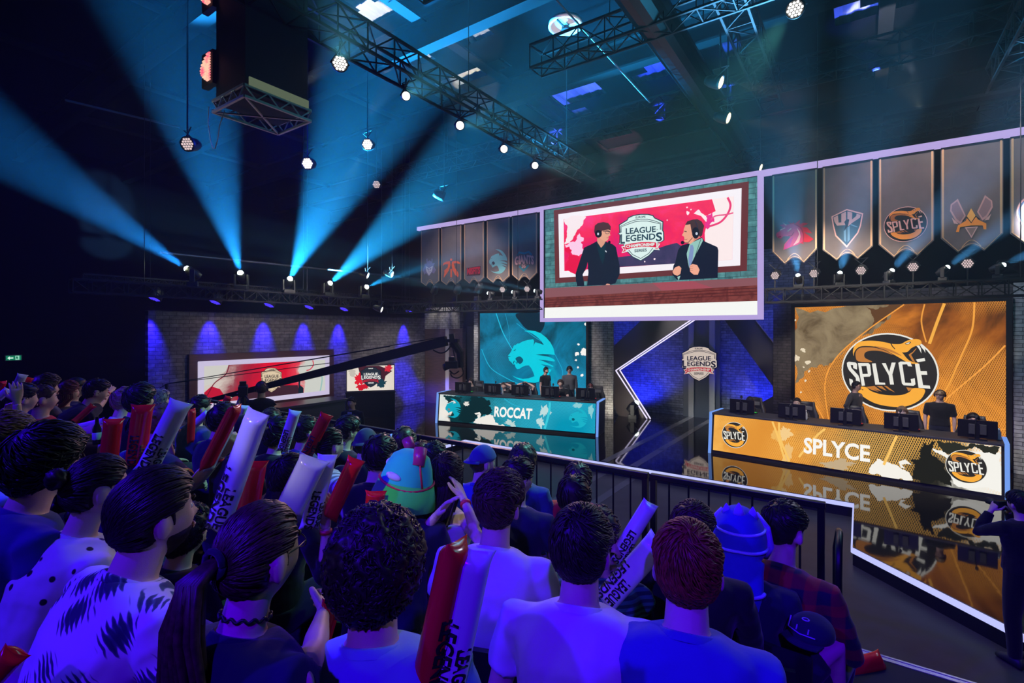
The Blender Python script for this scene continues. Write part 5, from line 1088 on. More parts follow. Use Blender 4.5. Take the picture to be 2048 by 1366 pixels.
ROWS = [(3.75-.75*k, 1.0+.18*k) for k in range(7)]
def step_z(v):
    k = max(0, min(6, math.floor((3.75+.55-v)/.75))); return ROWS[k][1]
PEOPLE = []
class Pn: pass
def person(px, py, Y, lab, yaw=0, look=0, nod=0, tilt=0, lean=8, side=0, s=1.0, fem=False, hair='short', hc='dark', shirt=None, sleeve=.55, arms=('lap', 'lap'), sk=0, det=None, stand=None, floor=None, beard=None, glasses=False, phones=False, collar=True, pants=None, group='audience', cat='person', hsz=1.0, chair=True, loc=None, curl=(.5, .5), legs='sit', bare=False, band=None, seedv=None, headloc=None, knees=(None, None)):
    """px,py: pixel of the middle of the head; Y: distance from the camera"""
    rnd = random.Random(int(px*7+py) if seedv is None else seedv)
    hc_w = headloc if headloc is not None else at(px, py, Y); det = det or (3 if Y < 1.9 else 2 if Y < 3.2 else 1 if Y < 6 else 0)
    vox = {3: .0075, 2: .009, 1: .012, 0: .018}[det]
    la = R(lean); sd = R(side); zl = 1.0
    # spine points (before placing)
    def bend(p):      # forward lean / side lean about the hips
        z = p[2]; k = min(1, max(0, z/.5)); a = la*k; b = sd*k
        q = Vector(p); q = Matrix.Rotation(-a, 3, 'X') @ q; q = Matrix.Rotation(b, 3, 'Y') @ q; return q
    nb = bend((0, -.012, .575)); hp = Matrix.Rotation(-la*.45, 3, 'X') @ Vector((0, .035, .158)); hp = nb+Matrix.Rotation(sd*.4, 3, 'Y') @ hp
    yw = R(yaw); RZ = Matrix.Rotation(yw, 3, 'Z')
    if stand is None: sv = hc_w-RZ @ (hp*s)
    else: sv = hc_w-RZ @ (hp*s)
    o = empty('person', tuple(sv), yw); o.scale = (s, s, s); T(o, lab, cat, group)
    W2L = lambda q: (RZ.transposed() @ (Vector(q)-sv))/s
    HM = Matrix.Translation(hp) @ (Matrix.Rotation(R(look), 4, 'Z') @ Matrix.Rotation(R(nod), 4, 'X') @ Matrix.Rotation(R(tilt), 4, 'Y')) @ Matrix.Scale(hsz*(.95 if fem else 1), 4)
    # ---- body
    B = MB(); wf = .90 if fem else 1.0
    def torso(g, top=True):
        prof = [(-.02, .150, .115, .0), (.06, .172, .130, .0), (.14, .160, .120, .005), (.24, .148*(.93 if fem else 1), .108, .01), (.34, .162, .118, .012), (.43, .184, .126, .003), (.49, .195, .112, -.004), (.525, .182, .094, -.008), (.552, .135, .080, -.010), (.572, .082, .066, -.010)]
        return [[bend(v) for v in ring((0, y, z), (rx+g)*wf, ry+g, 20, None, .9)] for z, rx, ry, y in prof]
    B.rings(torso(-.006))
    nk = [bend((0, -.012, .54)), nb, nb.lerp(hp, .35), nb.lerp(hp, .75)]; r_ = .050 if fem else .061
    B.tube(nk, [r_*1.2, r_*1.05, r_*.98, r_*.95], 14)
    nu, nv = (44, 34) if det >= 2 else (30, 24)
    B.ell((0, 0, 0), (1, 1, 1), nu, nv, fn=lambda d, p: HM @ head_pt(d))
    for x in (-1, 1): B.ell(HM @ Vector((x*.084, -.012, -.010)), (.014, .024, .037), 12, 10, rot=(R(nod)-.2, 0, R(look)+x*.5))
    SH = [bend((x*.192*wf, -.005, .50)) for x in (-1, 1)]; EL = []; WR = []
    hands = []
    for i, x in enumerate((-1, 1)):
        a = arms[i]; pole = (x*.55, -.25, -.9)
        if isinstance(a, str):
            t = {'lap': (x*.13, .34, .16), 'knee': (x*.17, .42, .16), 'clap': (x*.045, .34, .34), 'hold': (x*.11, .36, .30), 'high': (x*.16, .38, .55), 'desk': (x*.2, .42, .30), 'head': (x*.10, .02, .84), 'down': (x*.24, .02, -.08), 'face': (x*.10, .22, .60), 'behind': (x*.09, -.04, .80), 'chin': (x*.06, .24, .52), 'pocket': (x*.22, .06, .02)}[a]; w_ = bend(t) if a not in ('lap', 'knee') else Vector(t)
            if a in ('head', 'behind'): pole = (x*1.0, .3, .2)
        else:
            w_ = W2L(at(a[0], a[1], a[2]))
            if len(a) > 3: pole = a[3]
        e, w_ = ik(SH[i], w_, .285, .255, pole); EL.append(e); WR.append(w_); k = .88 if fem else 1
        B.tube([SH[i].lerp(Vector((0, SH[i].y, SH[i].z)), .25), SH[i], SH[i].lerp(e, .45), e, e.lerp(w_, .35), e.lerp(w_, .8), w_], [.05*k, .056*k, .047*k, .039*k, .040*k, .029*k, .026*k], 12)
        fd = (w_-e).normalized(); cu = curl[i] if isinstance(curl, tuple) else curl
        inw = Vector((-x, 0, -.25)) if not isinstance(a, str) or a in ('clap', 'hold', 'high', 'down', 'pocket', 'face') else Vector((0, 0, -1))
        zax = -(inw-fd*inw.dot(fd)).normalized(); xax = fd.cross(zax).normalized()
        Mh = Matrix((xax, fd, zax)).transposed().to_4x4(); Mh.translation = w_+fd*.02
        hands.append((Mh, x, cu))
    sh = step_z(sv.y)-sv.z if floor is None else floor-sv.z
    sh = max(-.62, min(-.34, sh/s)) if legs == 'sit' else sh/s
    LG = []
    for x in (-1, 1):
        if legs == 'sit':
            sp = (.13 if fem else .19) if legs == 'sit' else .1
            LG.append([Vector((x*.09, .02, .06)), Vector((x*(.10+sp)*.62, .24, .085)), Vector((x*(.06+sp)*.8, .44, .07)), Vector((x*.17, .46, (sh+.07)*.45)), Vector((x*.16, .42, sh+.08))])
        else:
            LG.append([Vector((x*.085, .0, .02)), Vector((x*.10, .01, -.2)), Vector((x*.11, .015, -.42)), Vector((x*.115, -.01, (sh+.08-.42)/2)), Vector((x*.12, -.02, sh+.09))])
    for i in (0, 1):
        if knees[i] is not None:
            k_ = W2L(at(*knees[i])); h_ = LG[i][0]; LG[i] = [h_, h_.lerp(k_, .5), k_, k_+Vector((.0, .03, -.2)), k_+Vector((0, .02, -.4))]
    lr = [.088, .076, .058, .052, .040] if legs == 'sit' else [.085, .075, .058, .052, .042]
    for p in LG: B.tube(p, [q-.008 for q in lr], 12)
    m_sk = skin(sk)
    bo = B.build('body', m_sk, o, fix=True); REM.append((bo, vox, 3 if det < 2 else 4, 0, hands, det))
    # ---- trousers and shoes
    if pants is not False:
        Q = MB(); Q.rings([[bend(v) for v in ring((0, y, z), rx, ry, 16)] for z, rx, ry, y in ((-.035, .10, .09, 0), (-.02, .16, .125, 0), (.06, .184, .142, 0), (.11, .182, .138, 0))])
        for p in LG:
            cut = p if not bare else [p[0], p[1], p[1].lerp(p[2], .55)]; Q.tube(cut, [q+.014 for q in lr][:len(cut)], 12)
        po = Q.build('trousers' if not bare else 'shorts', pants or fabric('denim_dark', (.018, .02, .035)), o); REM.append((po, max(vox, .012), 3, 0, None, det))
        for p in LG:
            Q = MB(); f = p[-1]; Q.rings([ring((f.x, f.y+y, f.z-.05+h/2-.03), w_, h/2+.01, 10, Matrix.Rotation(PI/2, 3, 'X')) for y, w_, h in ((-.07, .03, .05), (-.05, .04, .09), (.03, .045, .09), (.11, .048, .06), (.17, .035, .035))]); Q.build('shoe', mat('shoe_dark', (.02, .02, .024), .5), o, True)
    # ---- shirt
    if shirt is not None:
        C = MB(); rs = torso(.012)[1:]
        C.rings(rs)
        for i in (0, 1):
            S0, e, w_ = SH[i], EL[i], WR[i]; k = .9 if fem else 1
            pts = [S0.lerp(Vector((0, S0.y, S0.z)), .4), S0]; rr = [.06*k, .068*k]
            if sleeve <= 1: pts += [S0.lerp(e, .45*min(1, sleeve/.5)), S0.lerp(e, sleeve)]; rr += [.063*k, .062*k if sleeve < .9 else .054*k]
            else: pts += [S0.lerp(e, .5), e, e.lerp(w_, .4), e.lerp(w_, min(.95, sleeve-1))]; rr += [.060*k, .052*k, .052*k, .040*k]
            C.tube(pts, rr, 14)
        so = C.build('shirt', shirt, o); REM.append((so, max(vox, .010), 3, .006 if det >= 2 else .004, None, det))
        if collar:
            Q = MB(); n = 20; cpts = []
            cc = bend((0, -.012, .565)); 
            q = Matrix.Rotation(-la-.22, 3, 'X')
            rr = [ring(cc+q @ Vector((0, 0, h)), a+.006, a+.006, n, q) for h, a in ((-.012, r_*1.30), (.006, r_*1.20), (.010, r_*1.10), (-.01, r_*1.02))]
            Q.rings(rr, 0, False); Q.build('collar', shirt, o, True)
    # ---- face
    for x in (-1, 1):
        child('eye', feat('eye'), o, HM @ Matrix.Translation((x*.031, .0735, .010)))
        child('eyebrow', feat('eyebrow'), o, HM @ Matrix.Translation((x*.031, .088, .032)) @ Matrix.Rotation(-x*.25, 4, 'Z'))
    child('mouth', feat('mouth'), o, HM @ Matrix.Translation((0, .094, -.058)))
    # ---- hair
    hm = hairmat(hc, HC[hc]); P = Pn(); P.o = o; P.HM = HM; P.hp = hp; P.W2L = W2L; P.WR = WR; P.sv = sv; P.s = s; P.EL = EL; P.bend = bend; P.nb = nb
    do_hair(P, hair, hm, rnd, det)
    if beard:
        Q = MB()
        def fb(d, p):
            h = head_pt(d); k = sm(-.035, -.06, h.z)*sm(-.02, .02, h.y)*1.0; t = -.006+.016*k*(beard)+.004*noise.noise(h*70)*k; return HM @ (h+d*t)
        Q.ell((0, 0, 0), (1, 1, 1), 40, 40, fn=fb); Q.build('beard', hm, o, True)
    if glasses: add_glasses(P)
    if phones: add_phones(P)
    if band is not None:
        Q = MB(); i = band; d = (WR[i]-EL[i]).normalized(); Q.tube([WR[i]-d*.035, WR[i]-d*.018], [.031, .030], 14); Q.build('wristband', mat('wristband_red', (.75, .03, .05), .5), o, True)
    PEOPLE.append((P, hc_w)); return P
def add_glasses(P, c=(.01, .01, .01)):
    Q = MB()
    for x in (-1, 1):
        Q.tube([P.HM @ Vector((x*.032+.023*math.cos(a), .096, .010+.018*math.sin(a))) for a in [2*PI*k/14 for k in range(15)]], .0017, 5)
        Q.tube([P.HM @ Vector(v) for v in ((x*.055, .094, .014), (x*.074, .05, .014), (x*.080, -.005, .012), (x*.079, -.02, -.004))], .0018, 5)
    Q.tube([P.HM @ Vector(v) for v in ((-.009, .098, .014), (0, .101, .016), (.009, .098, .014))], .0016, 5); Q.build('glasses', mat('glasses_frame', c, .3), P.o, True)
def add_phones(P):
    Q = MB()
    Q.tube([P.HM @ Vector((.092*math.cos(a), -.01, .012+.122*math.sin(a))) for a in [PI*k/14 for k in range(15)]], .010, 8)
    for x in (-1, 1): Q.ell(P.HM @ Vector((x*.088, -.008, -.004)), (.020, .034, .042), 12, 10)
    Q.tube([P.HM @ Vector(v) for v in ((-.092, .015, -.02), (-.085, .07, -.06), (-.05, .115, -.07))], .004, 6); Q.ell(P.HM @ Vector((-.045, .118, -.07)), (.011, .011, .011), 8, 6)
    Q.build('headset', mat('headset_black', (.012, .012, .014), .4), P.o, True)
def do_hair(P, kind, hm, rnd, det):
    if kind == 'none': return
    HM = P.HM; nu, nv = {3: (110, 76), 2: (80, 56), 1: (48, 34), 0: (26, 20)}[det]; sd = Vector((rnd.uniform(0, 50), rnd.uniform(0, 50), rnd.uniform(0, 50)))
    cfg = dict(short=(.020, .010, .0), crop=(.012, .006, .0), fade=(.026, .0015, .0), curly=(.036, .026, .0), mop=(.034, .026, .012), long=(.020, .020, .0), pony=(.010, .008, 0), swept=(.022, .012, 0), cap=(.004, .010, 0), hood=(.01, .01, 0), bun=(.010, .008, 0), quiff=(.034, .008, 0))[kind]
    t0, t1, low = cfg; crown = Vector((0, -.5, .86)).normalized(); cx = crown.orthogonal().normalized(); cy = crown.cross(cx)
    nape = -.10 if kind in ('mop', 'long') else -.085
    def thick(d, h):
        m = hair_mask(h, nape, low, kind not in ('long', 'mop', 'curly')); up = sm(-.2, .55, d.z); t = t1+(t0-t1)*up
        if kind == 'quiff': t += .018*sm(.2, .7, d.y)*sm(.3, .7, d.z)
        return m, t
    def strand(d):
        th = math.acos(max(-1, min(1, d.dot(crown)))); ph = math.atan2(d.dot(cy), d.dot(cx)); ph += .5*th
        if kind in ('pony', 'swept', 'bun'):
            return noise.noise(Vector((d.x*14, d.z*14+d.y*2, 0))+sd)
        return noise.noise(Vector((math.cos(ph)*7, math.sin(ph)*7, th*1.6))+sd)+.5*noise.noise(Vector((math.cos(ph)*16, math.sin(ph)*16, th*2.5))+sd)
    def fn(d, p):
        h = head_pt(d); m, t = thick(d, h)
        if kind in ('curly',): nz = .012*(1-abs(2*noise.noise(h*34+sd)))+.006*noise.noise(h*80+sd)
        else: nz = .0055*strand(d)*min(1, t/.012)+.004*noise.noise(h*22+sd)
        return HM @ (h+d*((t+nz)*m-.007*(1-m)))
    Q = MB(); Q.ell((0, 0, 0), (1, 1, 1), nu, nv, fn=fn)
    nl = {3: 900, 2: 520, 1: 120, 0: 0}[det]*(1.3 if kind == 'curly' and det == 3 else 1)
    if kind in ('fade', 'crop'): nl = nl//2
    if kind in ('cap', 'hood'): nl = 0
    k = 0; tries = 0
    while k < nl and tries < nl*8:
        tries += 1
        d = Vector((rnd.gauss(0, 1), rnd.gauss(0, 1), rnd.gauss(0, 1))).normalized(); h = head_pt(d); m, t = thick(d, h)
        if m < .6 or (kind == 'fade' and d.z < .35): continue
        k += 1
        if kind in ('pony', 'swept', 'bun'): fl = Vector((0, -1, -.25 if kind == 'swept' else .0))
        elif kind == 'curly': fl = Vector((rnd.gauss(0, 1), rnd.gauss(0, 1), rnd.gauss(0, 1)))
        else: fl = (d-crown*d.dot(crown)); fl = fl+crown.cross(d)*.55+Vector((rnd.gauss(0, .12), rnd.gauss(0, .12), rnd.gauss(0, .12))); 
        if kind == 'quiff' and d.z > .4: fl = Vector((.3, .2, 0))+Vector((rnd.gauss(0, .2), rnd.gauss(0, .2), 0))
        fl = fl-d*fl.dot(d); fl = fl.normalized() if fl.length > 1e-4 else d.orthogonal()
        Ln = {'curly': .05, 'mop': .08, 'short': .05, 'crop': .022, 'fade': .04, 'long': .10, 'pony': .07, 'swept': .09, 'bun': .06, 'quiff': .06}[kind]*rnd.uniform(.7, 1.2); pts = []; dd = d.copy(); n = 5
        for j in range(n+1):
            hh = head_pt(dd); mm, tt = thick(dd, hh); lift = (tt+.002)*max(mm, .35)+(.010 if kind in ('curly', 'mop') else .005)*math.sin(PI*j/n)*rnd.uniform(.3, 1)+(.006 if kind == 'short' else .003)*(j/n)
            if kind == 'curly': lift += .005*math.sin(j*1.9+k)-.004
            pts.append(HM @ (hh+dd*lift)); f2 = fl-dd*fl.dot(dd)
            if kind == 'curly': f2 = f2+dd.cross(f2)*math.sin(j*1.5+k)*1.2
            dd = (dd+f2.normalized()*(Ln/n/.1)).normalized()
        r0 = {'curly': .0040, 'mop': .0044, 'crop': .0026}.get(kind, .0034)*rnd.uniform(.7, 1.2)*(1.5 if det == 1 else 1)
        Q.tube(pts, [r0*.5, r0, r0, r0*.85, r0*.6, r0*.12], 5, 0, True, .6)
    if kind in ('long', 'pony', 'bun'):
        rot = HM.to_3x3().normalized(); inv = rot.transposed(); bk = HM @ Vector((0, -.1, 0)); hcn = HM.translation
        if kind == 'long':
            for i in range({3: 130, 2: 90, 1: 50, 0: 14}[det]):
                a = rnd.uniform(-1.9, 1.9); x0 = math.sin(a)*.088; y0 = -math.cos(a)*.098+.0; p = HM @ Vector((x0, y0, .035+rnd.uniform(-.02, .03)))
                q1 = HM @ Vector((x0*1.12, y0*1.1-.008, -.07)); ln = rnd.uniform(.28, .40); q = hcn+rot @ Vector((x0*1.3, 0, 0))+Vector((0, 0, 0)); dn = Vector((q1.x+rnd.uniform(-.02, .02), min(q1.y, P.nb.y-.05)-.055-.02*rnd.random(), q1.z-ln*.55)); dn2 = dn+Vector((rnd.uniform(-.02, .02), -.015, -ln*.45))
                Q.tube([p, q1, dn, dn2], [.010, .013, .011, .003], 6, 0, True, .6)
        else:
            tie = HM @ Vector((0, -.125, .03 if kind == 'pony' else .06))
            if kind == 'pony':
                for i in range({3: 80, 2: 50, 1: 24, 0: 6}[det]):
                    a = rnd.uniform(0, 6.3); rr = rnd.uniform(0, .028); of = Vector((math.cos(a)*rr, math.sin(a)*rr*.6, 0)); sx = rnd.uniform(-.05, .05)
                    Q.tube([HM @ Vector((of.x*.6, -.10, .03)), tie+of*.5, tie+of+rot @ Vector((0, -.045, -.02)), tie+of*1.3+rot @ Vector((sx*.5, -.065, 0))+Vector((0, 0, -.12)), tie+of*1.2+rot @ Vector((sx, -.06, 0))+Vector((0, 0, -.24)), tie+of*.6+rot @ Vector((sx, -.04, 0))+Vector((0, 0, -.36-rnd.uniform(0, .06)))], [.008, .011, .013, .013, .010, .002], 6, 0, True, .7)
            else: Q.ell(tie, (.036, .034, .036), 24, 18, fn=lambda d, p: p*(1+.22*noise.noise(d*4+sd)+.1*noise.noise(d*11+sd)))
    ho = Q.build('hair', hm, P.o, True, fix=False)
    if kind == 'pony':
        Q = MB(); Q.tube([tie+HM.to_3x3() @ Vector((.03*math.cos(a), .004, .03*math.sin(a))) for a in [2*PI*k/12 for k in range(13)]], .008, 6); Q.build('hair_tie', fabric('hair_tie', (.02, .02, .03)), P.o, True)
    return ho
HANDS = {}
def finalize():
    """turn the joined limbs into one continuous skin, then add the fine hands"""
    for o, vox, it, dis, hands, det in REM:
        r = o.modifiers.new('skin', 'REMESH'); r.mode = 'VOXEL'; r.voxel_size = vox; r.use_smooth_shade = True
        m = o.modifiers.new('smooth', 'SMOOTH'); m.iterations = it; m.factor = .5
    need = sorted({round(c, 2) for _, _, _, _, h, _ in REM if h for _, _, c in h}); tmp = []
    for c in need:
        for x in (-1, 1):
            for d in (0, 1):
                mb = MB(); hand_mesh(mb, Matrix.Identity(4), x, c, .6 if c < .35 else .1); o = mb.build('h', [], None); r = o.modifiers.new('r', 'REMESH'); r.mode = 'VOXEL'; r.voxel_size = .0042 if d else .0065; q = o.modifiers.new('s', 'SMOOTH'); q.iterations = 3 if d else 2; tmp.append((o, (c, x, d)))
    dg = bpy.context.evaluated_depsgraph_get(); dg.update()
    for o, k in tmp:
        me = bpy.data.meshes.new_from_object(o.evaluated_get(dg)); HANDS[k] = ([v.co.copy() for v in me.vertices], [tuple(p.vertices) for p in me.polygons])
    new = []
    for o, vox, it, dis, hands, det in REM:
        me = bpy.data.meshes.new_from_object(o.evaluated_get(dg)); new.append(me)
    for o, k in tmp: bpy.data.objects.remove(o)
    for (o, vox, it, dis, hands, det), me in zip(REM, new):
        o.modifiers.clear()
        if dis:
            off = Vector((hash(o.name) % 97, 3, 5))
            N = [v.normal.copy() for v in me.vertices]
            for v, n in zip(me.vertices, N):
                c = v.co; a = noise.noise(Vector((c.x*7+c.z*5, c.y*7, c.z*11-c.x*4))+off); b = noise.noise(Vector((c.x*16-c.z*9, c.y*14, c.z*15+c.x*6))+off)
                v.co = c+n*(dis*(1.1*(1-2*abs(a))*.7+.55*b)+.002)
        mats = [m for m in o.data.materials]; name = o.data.name
        if hands:
            V = [v.co.copy() for v in me.vertices]; Fc = [tuple(p.vertices) for p in me.polygons]
            for Mh, x, c in hands:
                hv, hf = HANDS[(round(c, 2), x, 1 if det >= 2 else 0)]; k = len(V); V += [Mh @ p for p in hv]; Fc += [tuple(i+k for i in f) for f in hf]
            m2 = bpy.data.meshes.new('body'); m2.from_pydata([tuple(v) for v in V], [], Fc); bpy.data.meshes.remove(me); me = m2
        me.materials.clear()
        for m in mats: me.materials.append(m)
        me.polygons.foreach_set('use_smooth', [True]*len(me.polygons)); o.data = me
def chair(P, lab, m=None):
    """dark plastic stadium seat on a steel leg frame"""
    o = T(empty('chair', tuple(P.sv), P.o.rotation_euler.z), lab, 'chair', 'audience chairs'); z0 = step_z(P.sv.y)-P.sv.z; m = m or mat('seat_plastic', (.012, .012, .018), .45)
    mb = MB(); mb.box((0, .1, -.045), (.44, .44, .03)); mb.build('seat', m, o, bevel=.012)
    mb = MB(); mb.rings([[(x, -.19-.03*math.cos(x*5)+t, z) for x, t in [(-.22, 0), (-.11, 0), (0, 0), (.11, 0), (.22, 0), (.22, -.025), (.11, -.025), (0, -.025), (-.11, -.025), (-.22, -.025)]] for z in (.12, .2, .3, .38)]); mb.build('backrest', m, o)
    for x in (-.19, .19):
        for y in (-.1, .29):
            mb = MB(); mb.tube([(x, y, -.06), (x*1.05, y*1.05, z0)], .012, 8); mb.build('leg', STEEL, o)
    return o
# ------------------------------------------------------------ seating stand
riser = mat('stand_carpet_black', (.010, .010, .013), .9); edge = mat('stand_edge_metal', (.45, .45, .46), .4, .5)
for k in range(7):
    v, z = ROWS[k]; v1 = v+.55 if k else 4.66; v0 = v-.2 if k < 6 else v-2.6
    mb = MB(); mb.box((-5.4, (v0+v1)/2, z/2), (19.0, v1-v0, z)); ST(mb.build('floor_tier', riser))
mb = MB(); mb.box((-5.4, 4.665, .985), (19, .02, .05)); mb.box((-5.4, 4.64, 1.002), (19, .05, .006)); ST(mb.build('trim_tier_edge', edge))
# front guard rail, in two lengths
railm = mat('rail_black', (.008, .008, .010), .4, .3)
def rail(u0, u1, lab, v=4.58, zt=2.11):
    o = T(empty('guard_rail', (u0, v, 1.005)), lab, 'railing', 'front guard rail'); w_ = u1-u0; h = zt-1.005
    mb = MB(); mb.box((w_/2, 0, h-.025), (w_, .06, .05)); mb.build('top_rail', railm, o, bevel=.006)
    mb = MB(); mb.box((w_/2, 0, .1), (w_, .04, .03)); mb.build('bottom_rail', railm, o)
    for x in (0.03, w_-.03):
        mb = MB(); mb.box((x, 0, h/2-.02), (.05, .05, h-.06)); mb.build('post', railm, o)
    n = int(w_/.165)
    for i in range(1, n):
        mb = MB(); mb.tube([(w_*i/n, 0, .1), (w_*i/n, 0, h-.04)], .009, 8); mb.build('bar', railm, o)
    return o
cuts = [-.21, -1.62, -3.05, -4.6, -6.15, -7.7, -9.25, -10.8]
for i in range(len(cuts)-1): rail(cuts[i+1]+.01, cuts[i]-.01, 'black guard rail section in front of the audience, %s from the right end' % NTH[i])
o = T(empty('stair_rail', (-.15, 4.50, 1.005)), 'black round-topped stair rail beside the right end of the guard rail', 'railing')
mb = MB(); mb.tube([(0, 0, 0), (0, 0, .8), (.02, -.05, .95), (.03, -.25, 1.0), (.03, -.42, .93), (.03, -.45, .8), (.03, -.45, 0)], .022, 8); mb.build('tube', railm, o, True)
# ------------------------------------------------------------ inflatable cheering sticks
SR = mat('inflatable_red', (.75, .012, .02), .16, spec=.6); SW = mat('inflatable_white', (.72, .72, .80), .16, spec=.6); SP_ = mat('stick_print', (.006, .006, .008), .5)
def stick(bx_, by_, tx_, ty_, Yb, red, lab, Yt=None, w=None, txt=True, Ln=None, roll=0):
    a = at(bx_, by_, Yb); b = at(tx_, ty_, Yt or Yb); ax = (b-a); ln = ax.length; ax = ax.normalized(); w = w or .095
    nrm = (CAM-(a+b)/2); nrm = (nrm-ax*nrm.dot(ax)).normalized(); nrm = Matrix.Rotation(R(roll), 3, ax) @ nrm; x = ax.cross(nrm).normalized()
    M = Matrix((x, ax, nrm)).transposed().to_4x4(); M.translation = a
    o = bpy.data.objects.new('cheering_stick', None); COL.objects.link(o); o.matrix_world = M; T(o, lab, 'cheering stick', 'inflatable cheering sticks')
    n = 26; rs = []
    prof = lambda t: (min(1, (t/.07)**.5), min(1, ((1-t)/.07)**.5))
    for i in range(n+1):
        t = i/n; p0, p1 = prof(t); th = w*.40*min(p0, p1)+.002; ww = w*(.5+.08*(1-min(p0, p1)))
        rs.append([Vector((math.copysign(abs(math.cos(q))**.8, math.cos(q))*ww, t*ln+.012*(1-min(p0, p1))*(1 if t > .5 else -1)*abs(math.cos(q))**2, math.sin(q)*th)) for q in [2*PI*k/20 for k in range(20)]])
    mb = MB(); mb.rings(rs); mb.build('tube', SR if red else SW, o, True)
    if txt:
        mb = MB(); f = lambda px, py: (py-.005, px)
        for s_, x0, x1, y0, y1 in (('LEAGUE', .06, .40, .10, .46), ('LEGENDS', .03, .56, -.42, .02)):
            V, fs, asp = text2d(s_, .03); vs = []
            for p, q in V:
                lx = (y0+(y1-y0)*q)*w; ly = (x1-(x1-x0)*p)*ln*.98; th = w*.40*math.sqrt(max(0, 1-(abs(lx)/(w*.5))**2.5)); vs.append((lx, ly, th+.0062))
            mb.add(vs, fs)
        mb.build('print', SP_, o, fix=False)
    return o
TEE = fabric('white', (.62, .62, .66)); NAVY = fabric('navy', (.012, .014, .045)); BLACKC = fabric('black', (.008, .008, .011)); BLUET = fabric('royal_blue', (.045, .075, .34)); LB = fabric('light_blue', (.20, .42, .62)); GREYT = fabric('grey', (.12, .12, .14)); RED = fabric('red', (.55, .02, .02)); DBLUE = fabric('dusk_blue', (.03, .05, .16))
EYEP = fabric('eye_print', (.62, .60, .58), pat='spots'); LEAF = fabric('leaf_print', (.66, .67, .66), pat='leaf'); PLAID = fabric('plaid', (.05, .02, .03), pat='plaid'); STRW = fabric('white_stripe', (.6, .6, .62), pat='stripe'); GRS = fabric('green_stripe', (.05, .22, .16), pat='stripeh')
# ---- nearest rows
P31 = person(1163, 1098, 1.75, 'person with dark curly crop in white t-shirt, seen from behind, bottom right of centre', yaw=18, look=-8, hair='short', hc='dark', shirt=TEE, s=1.08, lean=14, arms=('lap', 'lap'))
P32 = person(1375, 1138, 1.6, 'person with ginger hair in a royal blue t-shirt, clapping, bottom right', yaw=12, look=4, nod=-4, hair='short', hc='ginger', shirt=BLUET, arms=('clap', 'clap'), s=1.08, sk=3, lean=12, curl=(.25, .25))
P36 = person(752, 1142, 1.40, 'person with a big mop of curly dark hair in a bright blue shirt, bottom centre', yaw=38, look=-12, hair='curly', hc='dark', shirt=LB, s=1.08, hsz=1.06)
P37 = person(520, 1112, 1.20, 'person with a long dark ponytail, glasses and navy top, bottom left', yaw=10, hair='pony', hc='brown', shirt=NAVY, fem=True, glasses=True, sleeve=.12, arms=('lap', (648, 1222, 1.62)), lean=12)
P38 = person(312, 1032, 1.55, 'bearded person with swept back dark hair in a white leaf print shirt', yaw=4, look=-4, nod=4, hair='swept', hc='dark', beard=.7, shirt=LEAF, lean=20, s=1.06, arms=('lap', 'knee'))
P39 = person(195, 978, 1.95, 'person with tied dark hair in a white shirt printed with small dark eyes', yaw=2, nod=-4, hair='bun', hc='dark', shirt=EYEP, fem=True, lean=16, s=1.06)
P40 = person(92, 930, 2.0, 'person with thick dark hair and glasses in a dusky blue top, left edge', yaw=2, hair='mop', hc='black', shirt=DBLUE, glasses=True, s=1.1, lean=16, sleeve=1.9)
P41 = person(8, 888, 2.15, 'person with pale brown hair in a light blue shirt, cut by the left edge', yaw=6, hair='short', hc='light', shirt=LB, lean=14)
P30 = person(997, 1012, 2.25, 'person with a brown quiff in white t-shirt, behind the upright pair of cheering sticks', yaw=18, look=-4, hair='quiff', hc='brown', shirt=TEE, s=1.06, lean=14)
P33 = person(1386, 1062, 2.35, 'person with light brown hair and black clothes, half hidden behind the ginger haired person', yaw=8, look=-10, hair='short', hc='brown', shirt=BLACKC, arms=('lap', 'hold'), glasses=True, sleeve=1.9)
P34 = person(1478, 1078, 2.55, 'person wearing a blue spiked dinosaur hood with pale stripes', yaw=10, hair='hood', hc='dark', shirt=NAVY, s=1.05, sleeve=1.9, lean=12, bare=True, sk=3, knees=(None, (1672, 1288, 2.40)))
P35 = person(1568, 1060, 2.62, 'person with dark bowl cut in red plaid shirt by the end of the guard rail', yaw=-8, look=-14, nod=-6, hair='fade', hc='black', shirt=PLAID, s=1.06, sleeve=1.9, lean=16, sk=3, arms=('lap', 'knee'))
P48 = person(1196, 1074, 2.3, 'person in a green striped top mostly hidden behind the dark curly crop', yaw=14, hair='short', hc='dark', shirt=GRS, sleeve=1.75, arms=('lap', (1232, 1122, 2.3)), det=1, curl=1.0)
P43 = person(372, 1068, 2.6, 'person with a dark curly mop in black, beyond the bearded person', yaw=8, hair='curly', hc='black', shirt=BLACKC, sleeve=1.9)
P44 = person(578, 956, 2.75, 'person with long straight black hair in black, between the white and red sticks', yaw=14, hair='long', hc='black', shirt=BLACKC, fem=True, sleeve=1.2, arms=('lap', (652, 1052, 2.5)), band=1, curl=(.5, .3))
P23 = person(812, 968, 2.75, 'person in a floppy green and teal bucket hat with a red band', yaw=22, look=-20, hair='short', hc='brown', shirt=NAVY, det=2, lean=12)
P24 = person(893, 950, 2.95, 'person with long straight dark hair in an off shoulder white top, clapping', yaw=8, hair='long', hc='dark', shirt=None, fem=True, arms=((874, 1030, 2.62), (928, 1000, 2.75)), band=1, curl=(.25, .2), lean=8, sk=3)
P25 = person(966, 924, 3.85, 'person in a backwards blue cap and blue t-shirt by the guard rail', yaw=10, look=-30, hair='cap', hc='brown', shirt=BLUET, beard=.4, arms=('clap', 'clap'))
